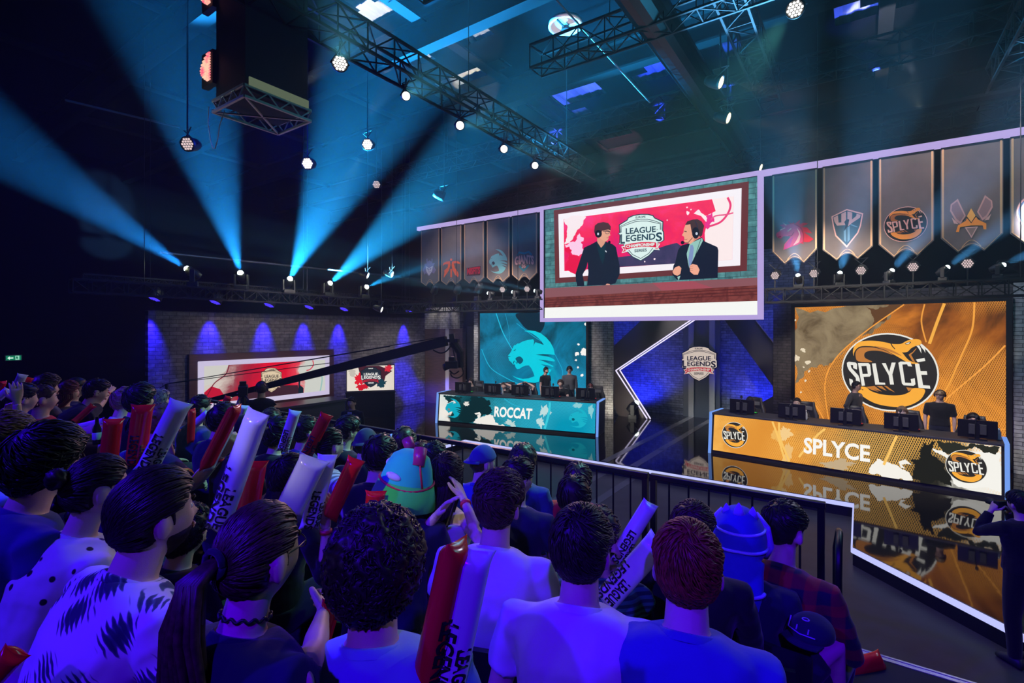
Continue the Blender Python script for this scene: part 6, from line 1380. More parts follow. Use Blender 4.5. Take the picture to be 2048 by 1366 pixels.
P26 = person(1046, 924, 4.2, 'person with a dark curly mop at the guard rail in a blue denim jacket', yaw=10, hair='curly', hc='dark', shirt=DBLUE, sleeve=1.9)
P27 = person(1036, 958, 3.3, 'person with short dark hair in a navy t-shirt, face turned right, near the rail', yaw=12, look=-32, hair='short', hc='dark', shirt=NAVY, s=1.05)
P28 = person(1156, 960, 4.1, 'person with wavy brown hair at the guard rail, red collar showing', yaw=14, hair='mop', hc='brown', shirt=RED, hsz=.95)
P29 = person(1148, 994, 3.5, 'person with dark brown hair in a pale blue shirt, just behind the red collar', yaw=14, hair='mop', hc='dark', shirt=fabric('pale_blue', (.16, .26, .5)), sleeve=.6)
# ---- middle and far left
P1 = person(92, 777, 5.2, 'person with blown wavy brown hair at the far left, face in profile', yaw=0, look=-4, hair='mop', hc='brown', shirt=GREYT, lean=-4)
P2 = person(86, 799, 4.7, 'person in a red jersey with white trim holding a dark bottle', yaw=0, look=-4, hair='crop', hc='brown', shirt=RED, lean=-10, arms=('lap', (188, 861, 4.3)), curl=(.5, 1.1), band=0, pants=fabric('shorts_red', (.5, .03, .02)), bare=True, s=1.06)
P3 = person(137, 784, 5.7, 'person with long dark red hair and black top, far left', yaw=-4, hair='long', hc='red', shirt=BLACKC, fem=True)
P4 = person(153, 776, 6.3, 'person with short dark hair and sunglasses behind the red haired one', yaw=-6, hair='short', hc='black', shirt=BLACKC, glasses=True)
P5 = person(193, 784, 5.2, 'person in a black jersey with white lettering, one arm stretched out over the rail', yaw=-6, nod=-14, lean=30, hair='short', hc='black', shirt=BLACKC, arms=('knee', (226, 774, 5.6)), band=1, curl=(.5, .2), sleeve=.7)
P6 = person(251, 803, 4.8, 'person with blond side parted hair in a blue white shirt, far left', yaw=-4, look=-8, hair='short', hc='blond', shirt=TEE, sk=3)
P7 = person(281, 800, 4.5, 'person with black hair just above the tall red stick', yaw=0, hair='mop', hc='black', shirt=BLACKC)
P8 = person(318, 808, 5.2, 'person with curly grey hair, head tipped back, in front of the crane mast', yaw=0, nod=14, hair='curly', hc='grey', shirt=BLACKC)
P9 = person(326, 846, 3.4, 'person in a navy jersey with orange cuffs holding a red and white pair of sticks', yaw=4, look=-6, hair='crop', hc='light', shirt=NAVY, arms=('hold', (444, 908, 3.1)), band=1, curl=(.9, 1.0), lean=18, sleeve=.7, s=1.06)
P10 = person(400, 818, 5.0, 'person with dark hair, face lit, beside the foot of the camera crane', yaw=0, hair='short', hc='dark', shirt=DBLUE)
P11 = person(447, 840, 3.95, 'person with dark hair in a navy shirt behind the slanted red stick', yaw=6, hair='short', hc='black', shirt=NAVY)
P12 = person(488, 866, 3.4, 'smiling person in a black cap with a red mark', yaw=2, look=-14, hair='cap', hc='black', shirt=BLACKC, fem=True)
P13 = person(541, 842, 5.3, 'person with short brown hair in shade beyond the black cap', yaw=0, hair='short', hc='brown', shirt=BLACKC)
P14 = person(556, 868, 4.0, 'person with a black bob under the second white stick', yaw=10, hair='mop', hc='black', shirt=BLACKC, fem=True)
P15 = person(612, 864, 4.4, 'person with dark hair in profile between a white and a red stick', yaw=0, look=-6, hair='short', hc='dark', shirt=DBLUE)
P16 = person(661, 892, 3.5, 'person with black hair in a bun, glasses and a white striped shirt', yaw=-2, hair='bun', hc='black', shirt=STRW, fem=True, glasses=True, sleeve=1.3)
P17 = person(694, 864, 4.6, 'person with glasses and a dark quiff in a black t-shirt near the rail', yaw=0, look=-4, hair='quiff', hc='dark', shirt=BLACKC, glasses=True)
P18 = person(732, 888, 4.2, 'person in a grey cap and black shirt, seen from behind', yaw=24, hair='cap', hc='dark', shirt=BLACKC)
P19 = person(760, 912, 3.4, 'broad person with short dark hair in black, left of the green hat', yaw=22, hair='short', hc='dark', shirt=BLACKC, s=1.1)
P20 = person(807, 886, 4.6, 'person with a round brown haircut right at the guard rail', yaw=16, hair='mop', hc='brown', shirt=GREYT, hsz=.95)
P21 = person(841, 914, 4.4, 'person with dark red brown hair just behind the green hat', yaw=-4, look=-10, hair='short', hc='red', shirt=BLACKC)
P22 = person(868, 916, 4.2, 'person with black hair between the green hat and the long dark hair', yaw=-2, look=-8, hair='short', hc='black', shirt=BLUET)
P42 = person(46, 798, 4.4, 'person with dark hair in a blue t-shirt clapping raised hands, left edge', yaw=6, hair='short', hc='black', shirt=BLUET, arms=((22, 806, 4.0), (34, 806, 4.0)), curl=(.2, .2), band=0)
P49 = person(297, 856, 3.75, 'person with a dark round haircut between the tall red and the tall white stick', yaw=6, hair='mop', hc='black', shirt=DBLUE)
for P, t in ((P31, 'dark stadium chair under the dark curly crop'), (P32, 'dark stadium chair under the ginger haired person'), (P36, 'dark stadium chair under the big curly mop'), (P37, 'dark stadium chair under the person with the ponytail'), (P38, 'dark stadium chair under the leaf print shirt'), (P39, 'dark stadium chair under the eye print shirt'), (P30, 'dark stadium chair under the brown quiff'), (P33, 'dark stadium chair hidden behind the ginger hair'), (P34, 'dark stadium chair under the dinosaur hood'), (P35, 'dark stadium chair under the red plaid shirt'), (P40, 'dark stadium chair under the dusky blue top')): chair(P, t)
# ---- things worn
def cap(P, m, back=False, logo=False):
    Q = MB()
    def fn(d, p):
        h = head_pt(d)*1.0; u = sm(.0, .22, d.z+.10*d.y*(-1 if back else 1)); return P.HM @ (h+d*(.016*u-.01*(1-u)))
    Q.ell((0, 0, 0), (1, 1, 1), 40, 30, fn=fn); Q.build('cap_crown', m, P.o, True)
    sg = -1 if back else 1; vs = []; n = 12; Q = MB()
    for k in range(n+1):
        a = PI*(k/n)*.9+PI*.05; x, y = math.cos(a)*.078, math.sin(a)*.055
        for r_, dz in ((0, .004), (1, -.012), (1, -.016), (0, -.002)):
            vs.append(P.HM @ Vector((x*(1+.05*r_), sg*(.068+y*.6+r_*.062*math.sin(a)), .034+dz-(.012*(1-math.sin(a)))*r_)))
    Q.add(vs, [(4*k+i, 4*k+(i+1) % 4, 4*k+4+(i+1) % 4, 4*k+4+i) for k in range(n) for i in range(4)]); Q.build('cap_brim', m, P.o, True)
    if logo:
        Q = MB(); Q.tube([P.HM @ Vector(v) for v in ((.02, .108, .066), (.0, .113, .075), (-.02, .108, .066), (0, .115, .056), (.02, .108, .066))], .005, 6); Q.build('cap_logo', mat('cap_logo_red', (.8, .05, .04), .6), P.o, True)
cap(P25, fabric('cap_blue', (.05, .07, .22)), True); cap(P12, BLACKC, False, True); cap(P18, fabric('cap_grey', (.05, .055, .08)), True)
HT = P23.HM @ Matrix.Scale(1.15, 4) @ Matrix.Rotation(R(8), 4, 'Y') @ Matrix.Rotation(R(-8), 4, 'X')
m = fabric('hat_green', (.06, .85, .10)); mt = fabric('hat_teal', (.03, .75, .35))
Q = MB(); Q.lathe([(.002, .165), (.05, .160), (.088, .135), (.110, .085), (.124, .03), (.128, .01), (.118, .0)], 32, HT); Q.build('hat_crown', mt, P23.o, True)
Q = MB(); Q.lathe([(.122, .025), (.130, .02), (.150, -.04), (.160, -.09), (.156, -.092), (.142, -.04), (.118, .005)], 32, HT); Q.build('hat_brim', m, P23.o, True)
Q = MB(); Q.tube([HT @ Vector((.130*math.cos(a), .130*math.sin(a), .015+.01*math.sin(a*2))) for a in [2*PI*k/30 for k in range(31)]], .007, 6)
Q.tube([HT @ Vector(v) for v in ((.128, -.03, .02), (.112, -.045, .09), (.085, -.035, .14))], .006, 6); Q.build('hat_band', mat('hat_band_red', (.55, .02, .05), .6), P23.o, True)
Q = MB(); Q.tube([HT @ Vector((.085, -.04, .115)), HT @ Vector((.055, -.01, .185))], [.032, .036], 14); Q.build('hat_goggle', mat('goggle_violet', (.45, .03, .14), .3), P23.o, True); Q = MB(); Q.tube([HT @ Vector((-.06, .05, .15)), HT @ Vector((-.10, .06, .185))], [.03, .034], 14); Q.build('hat_goggle', mat('goggle_violet', (.45, .03, .14), .3), P23.o, True)
Q = MB(); Q.ell(HT @ Vector((.02, -.118, .055)), (.045, .016, .020), 16, 10, rot=(0, .35, 0)); Q.build('hat_patch', fabric('hat_patch_white', (.7, .66, .72)), P23.o, True); Q = MB(); Q.ell(HT @ Vector((-.13, .0, .07)), (.02, .03, .022), 14, 10); Q.build('hat_patch', fabric('hat_patch_white', (.7, .66, .72)), P23.o, True)
# dinosaur hood
m = fabric('hood_blue', (.035, .06, .45)); mp = fabric('hood_stripe', (.45, .6, 1.0)); mv = fabric('hood_spike', (.38, .32, .95)); HM = P34.HM
def hood(d, p):
    h = head_pt(d); f = sm(.35, .7, d.y)*sm(-.9, -.2, -abs(d.z)); t = .040*(1-f)-.01*f
    return HM @ (h+d*t)
Q = MB(); Q.ell((0, 0, 0), (1, 1, 1), 44, 34, fn=hood)
bk = HM.translation; tail = [HM @ Vector((0, -.09, -.06)), P34.nb+Vector((0, -.10, -.01)), P34.nb+Vector((.0, -.135, -.10)), P34.nb+Vector((.0, -.15, -.2)), P34.nb+Vector((.0, -.14, -.245))]
Q.tube(tail, [.105, .100, .078, .048, .03], 20, 0, True, .55, up=(1, 0, 0)); o = Q.build('hood', m, P34.o); REM.append((o, .008, 3, .003, None, 2))
for z, rx, ry, dz in ((.065, .113, .128, .0), (-.005, .125, .145, -.012)):
    Q = MB(); Q.tube([HM @ Vector((rx*math.cos(a), ry*math.sin(a), z+dz*abs(math.cos(a)))) for a in [PI+PI*k/20 for k in range(21)]], .0075, 6); Q.build('hood_stripe', mp, P34.o, True)
for i, (rx, f) in enumerate(((.106, 1), (.082, 2.3))):
    k = int(f); c = tail[k].lerp(tail[k+1], f-k); Q = MB(); Q.tube([c+Vector((rx*math.cos(a), -.008+rx*.58*math.sin(a)-.004, .01*math.sin(a))) for a in [PI*1.02+PI*.96*k2/14 for k2 in range(15)]], .008, 6); Q.build('hood_stripe', mp, P34.o, True)
Q = MB()
for x, y, z, s_ in ((0, -.06, .15, .04), (-.055, -.02, .145, .03), (.06, -.03, .14, .034)):
    b = HM @ Vector((x, y, z-.02)); Q.tube([b, b+Vector((0, -.004, s_*.9)), b+Vector((0, -.008, s_*1.7))], [s_*.75, s_*.5, .002], 10, 0, True, .5)
Q.build('hood_spike', mv, P34.o, True)
Q = MB()
for x in (-1, 1): Q.tube([HM @ Vector(v) for v in ((x*.07, .05, .12), (x*.115, .03, .06), (x*.128, .02, -.02), (x*.112, .03, -.08))], [.016, .024, .026, .016], 10)
Q.build('hood_fin', mv, P34.o, True)
# off-shoulder top
C = MB(); C.rings([[P24.bend(v) for v in ring((0, y, z), rx*.9, ry, 20, None, .9)] for z, rx, ry, y in ((.0, .17, .135, 0), (.14, .176, .138, .005), (.30, .176, .134, .01), (.43, .215, .142, .0), (.485, .235, .138, -.004))]); o = C.build('off_shoulder_top', TEE, P24.o); REM.append((o, .010, 3, .006, None, 2))
# choker and cap on the knee, jersey trims
Q = MB(); c = P37.nb.lerp(P37.hp, .22); q = Matrix.Rotation(-.3, 3, 'X'); Q.tube([c+q @ Vector((.056*math.cos(a), .056*math.sin(a), .004*math.sin(a*14))) for a in [2*PI*k/84 for k in range(85)]], .0035, 5); Q.build('choker', mat('choker_black', (.008, .008, .01), .5), P37.o, True)
def cuff(P, i, m, t=.68):
    SHi = P.bend(((-1, 1)[i]*.192, -.005, .50)); e = P.EL[i]; a = SHi.lerp(e, t-.03); b = SHi.lerp(e, t+.02); Q = MB(); Q.tube([a, b], [.0655, .064], 16); Q.build('cuff', m, P.o, True)
for i in (0, 1): cuff(P9, i, mat('cuff_orange', (.8, .25, .03), .6)); cuff(P2, i, mat('cuff_white', (.75, .75, .78), .6), .54)
e_ = P9.EL[1]; S_ = P9.bend((.192, -.005, .50)); Q = MB(); c = S_.lerp(e_, .35)+Vector((.066, .0, .012)); Q.tube([c+Vector(v) for v in ((0, -.03, .03), (.004, -.03, -.02), (.004, .0, -.025), (.003, .0, .02), (.003, .03, .024), (0, .03, -.03))], .0045, 6); Q.build('sleeve_emblem', mat('emblem_pale', (.6, .62, .66), .6), P9.o, True)
kn = P32.o.matrix_basis
kneew = at(1624, 1262, 2.28)
o = T(empty('baseball_cap', tuple(kneew), R(-25)), 'navy cap with pale lines resting on a bare knee at the bottom right', 'cap')
Q = MB(); Q.ell((0, 0, 0), (.09, .10, .075), 28, 16, fn=lambda d, p: Vector((p.x, p.y, max(p.z, -.02)))); Q.build('cap_crown', NAVY, o, True)
Q = MB(); Q.rings([[Vector((x, -.085-.055*math.cos(x*14)+t, -.02+dz)) for x, t in [(-.08+.02*k, 0) for k in range(9)]]+[Vector((x, -.05, -.02+dz)) for x in [.08-.02*k for k in range(9)]] for dz in (0, .006)]); Q.build('cap_brim', NAVY, o)
Q = MB(); Q.tube([(-.07, -.045, .05), (-.06, -.085, .02), (0, -.1, .018), (.06, -.085, .02)], .003, 5); Q.tube([(-.02, -.09, .025), (-.02, -.082, .045)], .003, 5); Q.tube([(.03, -.088, .025), (.03, -.08, .045)], .003, 5); Q.tube([Vector((.014*math.cos(a), -.05+.012*math.sin(a), .067)) for a in [2*PI*k/12 for k in range(13)]], .003, 5); Q.build('cap_stitching', mat('stitch_pale', (.4, .4, .6), .6), o)
# ---- cheering sticks
def S_(*a, **k): return stick(*a, **k)
S_(846, 1392, 913, 1086, 1.30, True, 'upright red cheering stick at bottom centre, left of its white twin', w=.085, roll=62)
S_(888, 1392, 948, 1100, 1.32, False, 'upright white cheering stick with black lettering, bottom centre', w=.10)
S_(432, 1062, 516, 826, 2.15, False, 'long white cheering stick held upright left of the short upright red one', w=.10, roll=-38)
S_(495, 1030, 512, 925, 2.35, True, 'upright red cheering stick beside the long white one, above the ponytail', w=.095, txt=False)
S_(577, 1022, 628, 918, 2.3, False, 'white cheering stick overlapping its twin in front of the long black hair', w=.125, txt=False)
S_(618, 1056, 655, 912, 2.4, False, 'white cheering stick with lettering next to the striped shirt', w=.085, roll=20)
S_(658, 1036, 712, 920, 2.5, True, 'dark red cheering stick gripped by a hand with a red wristband', w=.08, txt=False)
S_(640, 1290, 664, 1206, 1.6, True, 'red cheering stick between the ponytail and the big curly mop', w=.06, txt=False)
S_(270, 936, 286, 812, 3.0, True, 'tall red cheering stick with black lettering, left group', w=.105)
S_(218, 915, 227, 840, 3.1, True, 'short red cheering stick left of the tall lettered red one', w=.098, txt=False)
S_(292, 942, 362, 805, 2.9, False, 'tall white cheering stick with black lettering in the left group', w=.11)
S_(410, 936, 473, 812, 3.0, True, 'thin red cheering stick held edge on by the navy jersey', w=.085, roll=66, txt=False)
S_(416, 940, 460, 852, 3.05, False, 'white cheering stick held together with the thin red one', w=.06, roll=55, txt=False)
S_(381, 884, 384, 820, 3.5, True, 'red cheering stick standing behind the tall white one', w=.05, roll=50, txt=False)
S_(388, 850, 416, 826, 4.0, False, 'small white cheering stick near the foot of the camera crane', w=.06, txt=False)
S_(474, 850, 487, 812, 3.9, False, 'small white cheering stick end above the black cap', w=.07, txt=False)
S_(448, 812, 457, 794, 4.6, True, 'small red cheering stick end in front of the framed screen', w=.06, txt=False)
S_(565, 902, 590, 823, 3.5, False, 'narrow white cheering stick with lettering near the middle of the crowd', w=.075)
S_(607, 922, 653, 830, 3.4, True, 'red cheering stick with lettering slanting to the right in the middle', w=.08)
S_(776, 912, 778, 870, 3.9, False, 'small pale cheering stick left of the green hat', w=.045, txt=False)
S_(748, 1022, 752, 985, 2.4, True, 'red cheering stick end below the green hat brim', w=.09, txt=False)
S_(150, 843, 186, 811, 4.6, True, 'red cheering stick lying across the black jersey', w=.055, txt=False)
S_(158, 853, 208, 841, 4.4, False, 'pale cheering stick held level in front of the black jersey', w=.05, txt=False)
S_(28, 786, 45, 750, 4.6, False, 'white cheering stick raised at the far left', w=.07, txt=False)
S_(44, 776, 57, 756, 4.7, True, 'red cheering stick raised at the far left beside a white one', w=.07, txt=False)
S_(-2, 786, 6, 764, 4.3, True, 'red cheering stick cut by the left edge of the photo', w=.05, roll=40, txt=False)
S_(-4, 796, 16, 780, 4.2, False, 'white cheering stick held level at the left edge of the photo', w=.06, txt=False)
S_(1228, 1124, 1300, 1008, 2.25, False, 'white cheering stick with lettering pointing up right of the dark curly crop', w=.072, roll=30)
S_(1208, 1204, 1318, 1082, 1.85, False, 'white cheering stick slanting behind the ginger hair', w=.09, roll=-20)
S_(-30, 1372, 30, 1306, 1.1, True, 'red cheering stick at the bottom left corner', w=.05, txt=False)
a = on_z(1668, 1340, 1.03); b = on_z(1762, 1322, 1.03)
S_(1640, 1352, 1764, 1320, topx(a)[2], True, 'red cheering stick lying on the edge of the stand at the bottom right', Yt=topx(b)[2], w=.12, txt=False, roll=10)
# bottle in the hand of the red jersey
p = at(194, 858, 4.28); o = T(empty('bottle', tuple(p)), 'dark glass bottle held by the person in the red jersey', 'bottle')
Q = MB(); Q.lathe([(.001, -.13), (.03, -.13), (.032, -.11), (.032, .0), (.014, .05), (.012, .10), (.015, .102), (.001, .103)], 16); Q.build('glass', mat('bottle_glass', (.02, .012, .01), .08, spec=.7), o, True)
Q = MB(); Q.lathe([(.0325, -.09), (.0335, -.088), (.0335, -.03), (.0325, -.028)], 16); Q.build('bottle_label', mat('paper_pale', (.5, .5, .55), .6), o, True)

# ------------------------------------------------------------ stage people, desks' equipment
def dpt(D, px, py_, yoff):
    P0, P1, o, w_ = D; d = (P1-P0).normalized(); n = Vector((-d.y, d.x)); q = P0+n*yoff; p = on_pl(px, py_, Vector((q.x, q.y, 0)), Vector((n.x, n.y, 0))); return p
def yawof(D): d = D[1]-D[0]; return math.degrees(math.atan2(d.y, d.x))
MON = mat('monitor_black', (.006, .006, .008), .35); GCH = mat('gaming_chair_black', (.010, .010, .012), .5); GAC = mat('gaming_chair_accent', (.10, .10, .11), .5)
def monitor(D, px, lab, zt, tilt=0):
    p = dpt(D, px, 800, .30); o = T(empty('monitor', (p.x, p.y, zt), R(yawof(D)+tilt)), lab, 'monitor', 'monitors on the stage desks')
    mb = MB(); mb.box((0, 0, .205), (.58, .03, .345)); mb.build('panel', MON, o, bevel=.006)
    mb = MB(); mb.box((0, -.03, .2), (.26, .04, .2)); mb.build('rear_housing', GREY, o, bevel=.01)
    mb = MB(); mb.box((0, -.045, .17), (.05, .035, .32)); mb.build('stand', MON, o)
    mb = MB(); mb.box((0, -.02, .012), (.26, .2, .02)); mb.build('base', MON, o)
    mb = MB(); mb.box((0, .017, .205), (.55, .004, .31)); mb.build('screen', emat('monitor_glow', lin(120, 140, 180), .7), o)
    return p
def mic(D, px, lab, zt):
    p = dpt(D, px, 800, .24); o = T(empty('microphone', (p.x, p.y, zt)), lab, 'microphone', 'desk microphones'); mb = MB(); mb.tube([(0, 0, 0), (0, 0, .32), (.02, .03, .40)], .009, 6); mb.lathe([(.05, 0), (.05, .015), (.001, .016)], 12); mb.build('stand', MON, o)
    mb = MB(); mb.ell((.025, .035, .44), (.028, .028, .042), 12, 8); mb.build('capsule', mat('mic_foam', (.02, .02, .022), .9), o, True)
def keyboard(D, px, lab, zt, col):
    p = dpt(D, px, 800, .62); o = T(empty('keyboard', (p.x, p.y, zt), R(yawof(D))), lab, 'keyboard', 'keyboards'); mb = MB(); mb.box((0, 0, .015), (.44, .15, .025)); mb.build('body', MON, o); mb = MB(); mb.box((0, 0, .03), (.41, .12, .006)); mb.build('keys', emat('keys_%s' % col, dict(green=(.05, .7, .1), red=(.7, .03, .04), blue=(.1, .2, .8))[col], .6), o)
def bottle(D, px, lab, zt):
    p = dpt(D, px, 800, .5); o = T(empty('water_bottle', (p.x, p.y, zt)), lab, 'bottle', 'water bottles on the desks'); mb = MB(); mb.lathe([(.001, 0), (.033, 0), (.035, .02), (.034, .14), (.016, .19), (.014, .21), (.001, .211)], 14); mb.build('bottle_body', mat('bottle_clear', (.35, .37, .4), .1, spec=.7), o, True); mb = MB(); mb.lathe([(.001, .212), (.015, .212), (.015, .23), (.001, .231)], 10); mb.build('cap', mat('cap_white', (.6, .6, .6), .5), o)
def gchair(D, px, lab, yoff=1.38, tilt=0):
    p = dpt(D, px, 800, yoff); o = T(empty('gaming_chair', (p.x, p.y, ZS), R(yawof(D)+180+tilt)), lab, 'chair', 'gaming chairs')
    mb = MB(); mb.box((0, .05, .43), (.5, .5, .09)); mb.build('seat', GCH, o, bevel=.03)
    mb = MB()
    f = lambda z: .20+.06*math.sin(PI*min(1, max(0, (z-.45)/.85)))+(.02 if z < 1.05 else -.03)
    mb.rings([[Vector((x*f(z), -.23-.16*(z-.45)+y+.05*abs(x)**2, z)) for x, y in ((-1, -.05), (0, -.05), (1, -.05), (1, .02), (.6, .01), (0, 0), (-.6, .01), (-1, .02))] for z in (.45, .6, .8, 1.0, 1.15, 1.26, 1.32)]); mb.build('backrest', GCH, o, True)
    mb = MB(); mb.box((0, -.30, 1.16), (.26, .03, .1)); mb.build('head_pillow', GAC, o, bevel=.012)
    for x in (-.29, .29):
        mb = MB(); mb.box((x, .02, .64), (.07, .26, .03)); mb.box((x, -.02, .52), (.03, .05, .22)); mb.build('armrest', GCH, o)
    mb = MB(); mb.tube([(0, .02, .08), (0, .02, .4)], .03, 10)
    for k in range(5): a = k*2*PI/5; mb.bar((0, .02, .09), (.29*math.cos(a), .02+.29*math.sin(a), .05), .04)
    for k in range(5): a = k*2*PI/5; mb.ell((.3*math.cos(a), .02+.3*math.sin(a), .03), (.03, .03, .03), 8, 6)
    mb.build('base', MON, o); return p
TL_, TR2 = ZS+.885+.14, ZS+.90+.14
yl, yr = yawof(DESKL)+180, yawof(DESKR)+180
W5 = ('first', 'second', 'third', 'fourth', 'fifth')
for i, px in enumerate((926, 985, 1040, 1100, 1171)):
    monitor(DESKL, px, 'black monitor on the teal left desk, %s from the left end' % W5[i], TL_, 6); mic(DESKL, px+4, 'small microphone over the %s monitor of the teal desk' % W5[i], TL_); keyboard(DESKL, px+8, 'keyboard behind the %s monitor of the teal desk' % W5[i], TL_, ('green', 'blue', 'blue', 'red', 'red')[i])
for i, px in enumerate((1484, 1583.5, 1691, 1802, 1954.7)):
    monitor(DESKR, px, 'black monitor on the orange right desk, %s from the left end' % W5[i], TR2, 4); mic(DESKR, px-4, 'small microphone over the %s monitor of the orange desk' % W5[i], TR2); keyboard(DESKR, px+12, 'keyboard behind the %s monitor of the orange desk' % W5[i], TR2, ('green', 'blue', 'red', 'red', 'red')[i])
for i, (px, t) in enumerate(((1612, 'between the second and third monitors'), (1719, 'right of the third monitor'), (1998, 'at the right end'))): bottle(DESKR, px, 'water bottle on the orange desk %s' % t, TR2)
for i, (px, t) in enumerate(((1005, 'right of the second monitor'), (1061, 'right of the third monitor'))): bottle(DESKL, px, 'water bottle on the teal desk %s' % t, TL_)
for i, px in enumerate((950, 1013, 1055, 1122, 1190)): gchair(DESKL, px, 'black gaming chair at the teal desk, %s from the left' % W5[i], 1.35)
for i, px in enumerate((1503, 1608, 1706, 1818, 1950)): gchair(DESKR, px, 'black gaming chair at the orange desk, %s from the left%s' % (W5[i], ', standing empty' if i == 2 else ''), 1.38)
JB = fabric('team_jersey_black', (.012, .012, .013))
def player(D, px, py, lab, yw, yoff=1.18, **k):
    p = dpt(D, px, py, yoff); q = topx(p); person(px, py, q[2], lab, yaw=yw, floor=ZS, det=0, shirt=JB, group='players at the desks', **k)
player(DESKL, 942, 764, 'player in black with a headset at the left end of the teal desk', yl-8, hair='mop', hc='dark', phones=True, arms=('desk', 'desk'))
player(DESKL, 1007, 772, 'player leaning back with both hands behind the head, second seat of the teal desk', yl, hair='short', hc='brown', arms=('behind', 'behind'))
player(DESKL, 1051, 772, 'player with both hands over the face, middle seat of the teal desk', yl, hair='short', hc='black', arms=('head', 'head'), nod=-20)
player(DESKL, 1121, 767, 'player with brown hair, hand raised to the chin, fourth seat of the teal desk', yl+6, hair='mop', hc='brown', arms=('desk', 'chin'))
player(DESKL, 1181, 774, 'player with short reddish hair and head lowered, right end of the teal desk', yl+8, hair='crop', hc='red', phones=True, nod=-25, arms=('desk', 'desk'))
player(DESKR, 1500, 803, 'player in black with a headset at the left end of the orange desk', yr+8, hair='short', hc='black', phones=True, nod=-10, arms=('desk', 'desk'))
player(DESKR, 1594, 806, 'player with glasses and headset, second seat of the orange desk', yr, hair='short', hc='dark', phones=True, glasses=True, arms=('desk', 'desk'))
player(DESKR, 1804, 825, 'player with long fair hair and headset, fourth seat of the orange desk', yr, hair='mop', hc='light', phones=True, arms=('desk', 'desk'), sk=3)
player(DESKR, 1946, 839, 'player with black hair and headset, right end of the orange desk', yr, hair='mop', hc='black', phones=True, nod=-8, arms=('desk', 'desk'))
def stander(px, py, Y, lab, yw, fl_=ZS, **k):
    k.setdefault('det', 0); k.setdefault('arms', ('down', 'down')); return person(px, py, Y, lab, yaw=yw, stand=True, legs='stand', floor=fl_, lean=k.pop('lean', 2), **k)
q = topx(dpt(DESKL, 1092, 741, 1.75))[2]; stander(1092, 741, q, 'standing coach in black polo and headset behind the teal desk', yl+70, hair='crop', hc='dark', phones=True, shirt=JB, beard=.4, arms=('pocket', 'down'), group='coaches')
q = topx(dpt(DESKL, 1139, 739, 1.8))[2]; stander(1139, 740, q, 'standing coach with dark hair in a grey shirt behind the teal desk', yl+25, hair='mop', hc='dark', shirt=fabric('coach_grey', (.10, .10, .105)), sleeve=1.5, nod=-15, group='coaches')
q = topx(dpt(DESKR, 1713, 773, 1.9))[2]; Pc = stander(1713, 773, q, 'standing coach in a dark suit and headset behind the empty gaming chair', yr+70, hair='short', hc='black', phones=True, glasses=True, shirt=fabric('suit_charcoal', (.035, .035, .037)), sleeve=1.92, arms=('down', 'pocket'), group='coaches', pants=fabric('suit_trousers', (.03, .03, .032)))
Q = MB(); Q.prism([(-.045, .30), (0, .18), (.045, .30), (.05, .55), (-.05, .55)], .128, .132); Q.build('shirt_front', fabric('shirt_pink', (.6, .42, .42)), Pc.o); Q = MB(); Q.prism([(-.014, .22), (0, .2), (.014, .22), (.012, .54), (-.012, .54)], .133, .136); Q.build('tie', mat('tie_dark', (.12, .03, .05), .6), Pc.o)
q = topx(dpt(DESKR, 1880, 790, 1.35))[2]; stander(1880, 790, q, 'standing person in a black pinstriped t-shirt with head bowed over the orange desk', yr+6, hair='crop', hc='light', phones=True, shirt=JB, nod=-38, lean=6, sleeve=.75, group='coaches', arms=('down', 'down'), s=1.02)
SUIT = fabric('suit_black', (.010, .010, .012))
Pm = stander(703, 806, 11.0, 'standing person in dark suit and white shirt on the floor below the podium', 205, 0, hair='short', hc='brown', shirt=SUIT, sleeve=1.92, group='crew', det=1)
Q = MB(); Q.prism([(-.05, .30), (0, .16), (.05, .30), (.05, .55), (-.05, .55)], .128, .132); Q.build('shirt_front', fabric('shirt_white', (.5, .5, .5)), Pm.o)
cz_ = CH-.118*8.6
Pk = stander(523, 778, 8.6, 'camera operator in black with headset behind the crowd, working a large camera', 62, 0, hair='crop', hc='brown', phones=True, shirt=BLACKC, group='crew', det=1, arms=((478, 800, 8.3), (492, 797, 8.5)), sleeve=.6)
fz = Pk.sv.z-.90; 
for o_ in (0,):
    mb = MB(); mb.box((Pk.sv.x-.3, Pk.sv.y+.1, fz/2), (1.8, 1.4, fz)); T(mb.build('camera_platform', riser), 'black platform block under the camera operator', 'platform')
p = at(486, 782, 8.4); o = T(empty('broadcast_camera', tuple(p), R(62)), 'black broadcast camera on a tripod operated by the person with a headset', 'camera')
mb = MB(); mb.box((0, .05, 0), (.14, .42, .17)); mb.build('camera_body', CANM, o, bevel=.01)
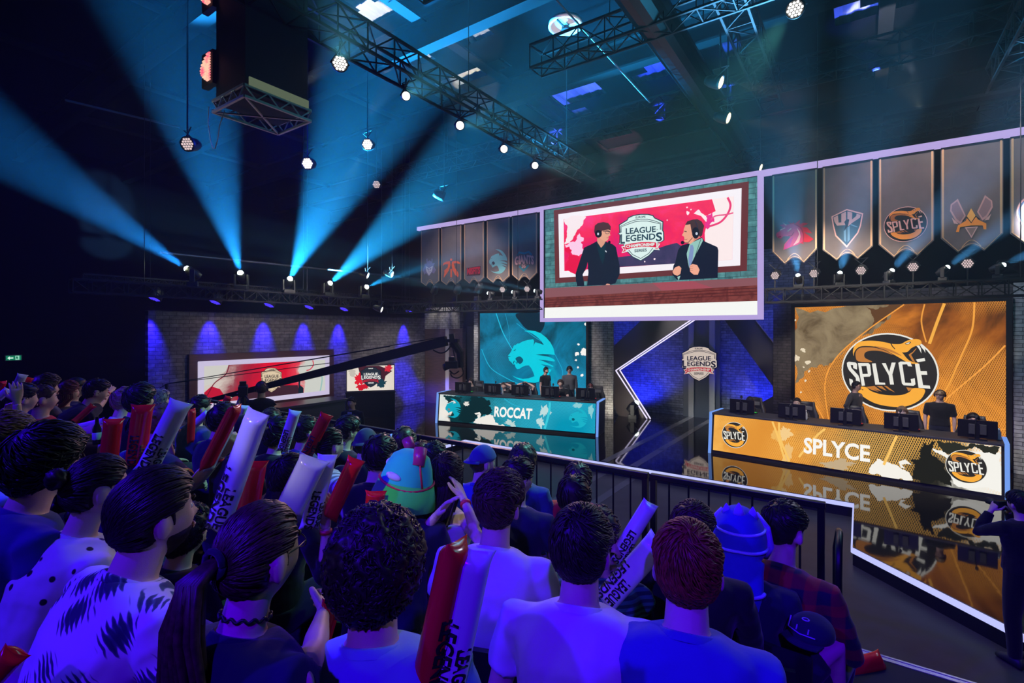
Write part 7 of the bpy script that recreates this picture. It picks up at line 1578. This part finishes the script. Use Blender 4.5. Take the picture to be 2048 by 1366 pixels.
mb = MB(); mb.tube([(0, .26, 0), (0, .42, 0), (0, .44, 0), (0, .56, 0)], [.05, .055, .075, .075], 14); mb.build('camera_lens', CANM, o, True)
mb = MB(); mb.box((.0, -.05, .13), (.1, .12, .07)); mb.build('viewfinder', CANM, o)
mb = MB(); mb.tube([(0, 0, -.09), (0, 0, -.35)], .05, 10)
for k in range(3): a = k*2.094; mb.tube([(0, 0, -.3), (.42*math.cos(a), .42*math.sin(a), fz-p.z+.02)], .022, 6)
mb.tube([(.03, -.1, -.05), (.1, -.5, -.12)], .012, 6); mb.build('tripod', CANM, o)
Pp = stander(2038, 1008, 5.2, 'photographer in black standing on the hall floor at the right edge of the photo', 38, 0, hair='short', hc='black', shirt=BLACKC, det=2, arms=('face', 'face'), sleeve=1.9, pants=fabric('trousers_black', (.008, .008, .010)), group='crew', curl=(.9, .9))
c = Pp.sv+Matrix.Rotation(R(38), 3, 'Z') @ Vector((0, .22, .66)); o = T(empty('photo_camera', tuple(c), R(38)), 'small black photo camera held by the photographer at the right edge', 'camera'); mb = MB(); mb.box((0, 0, 0), (.14, .06, .1)); mb.build('camera_body', CANM, o, bevel=.01); mb = MB(); mb.tube([(0, .03, 0), (0, .15, 0)], .036, 14); mb.build('camera_lens', CANM, o, True)
finalize()
# finer pieces hang under the part they belong to
SUBS = dict(collar='shirt', cuff='shirt', sleeve_emblem='shirt', hair_tie='hair', screen='panel', keys='body', head_pillow='backrest', hat_band='hat_crown', hat_patch='hat_crown', hat_goggle='hat_crown', hood_stripe='hood', hood_spike='hood', hood_fin='hood', cap_brim='cap_crown', cap_logo='cap_crown', cap_stitching='cap_crown', bottle_label='glass', tie='shirt_front', border='cloth', print='tube', yoke_arm='base')
KIDS = {}
for q in S.objects:
    if q.parent is not None: KIDS.setdefault(q.parent.name, []).append(q)
for q in list(S.objects):
    n = q.name.split('.')[0]
    if q.parent is None or n not in SUBS: continue
    t = [k for k in KIDS[q.parent.name] if k.name.split('.')[0] == SUBS[n]]
    if t and t[0] is not q:
        inv = t[0].matrix_basis.inverted(); q.parent = t[0]; q.matrix_parent_inverse = inv
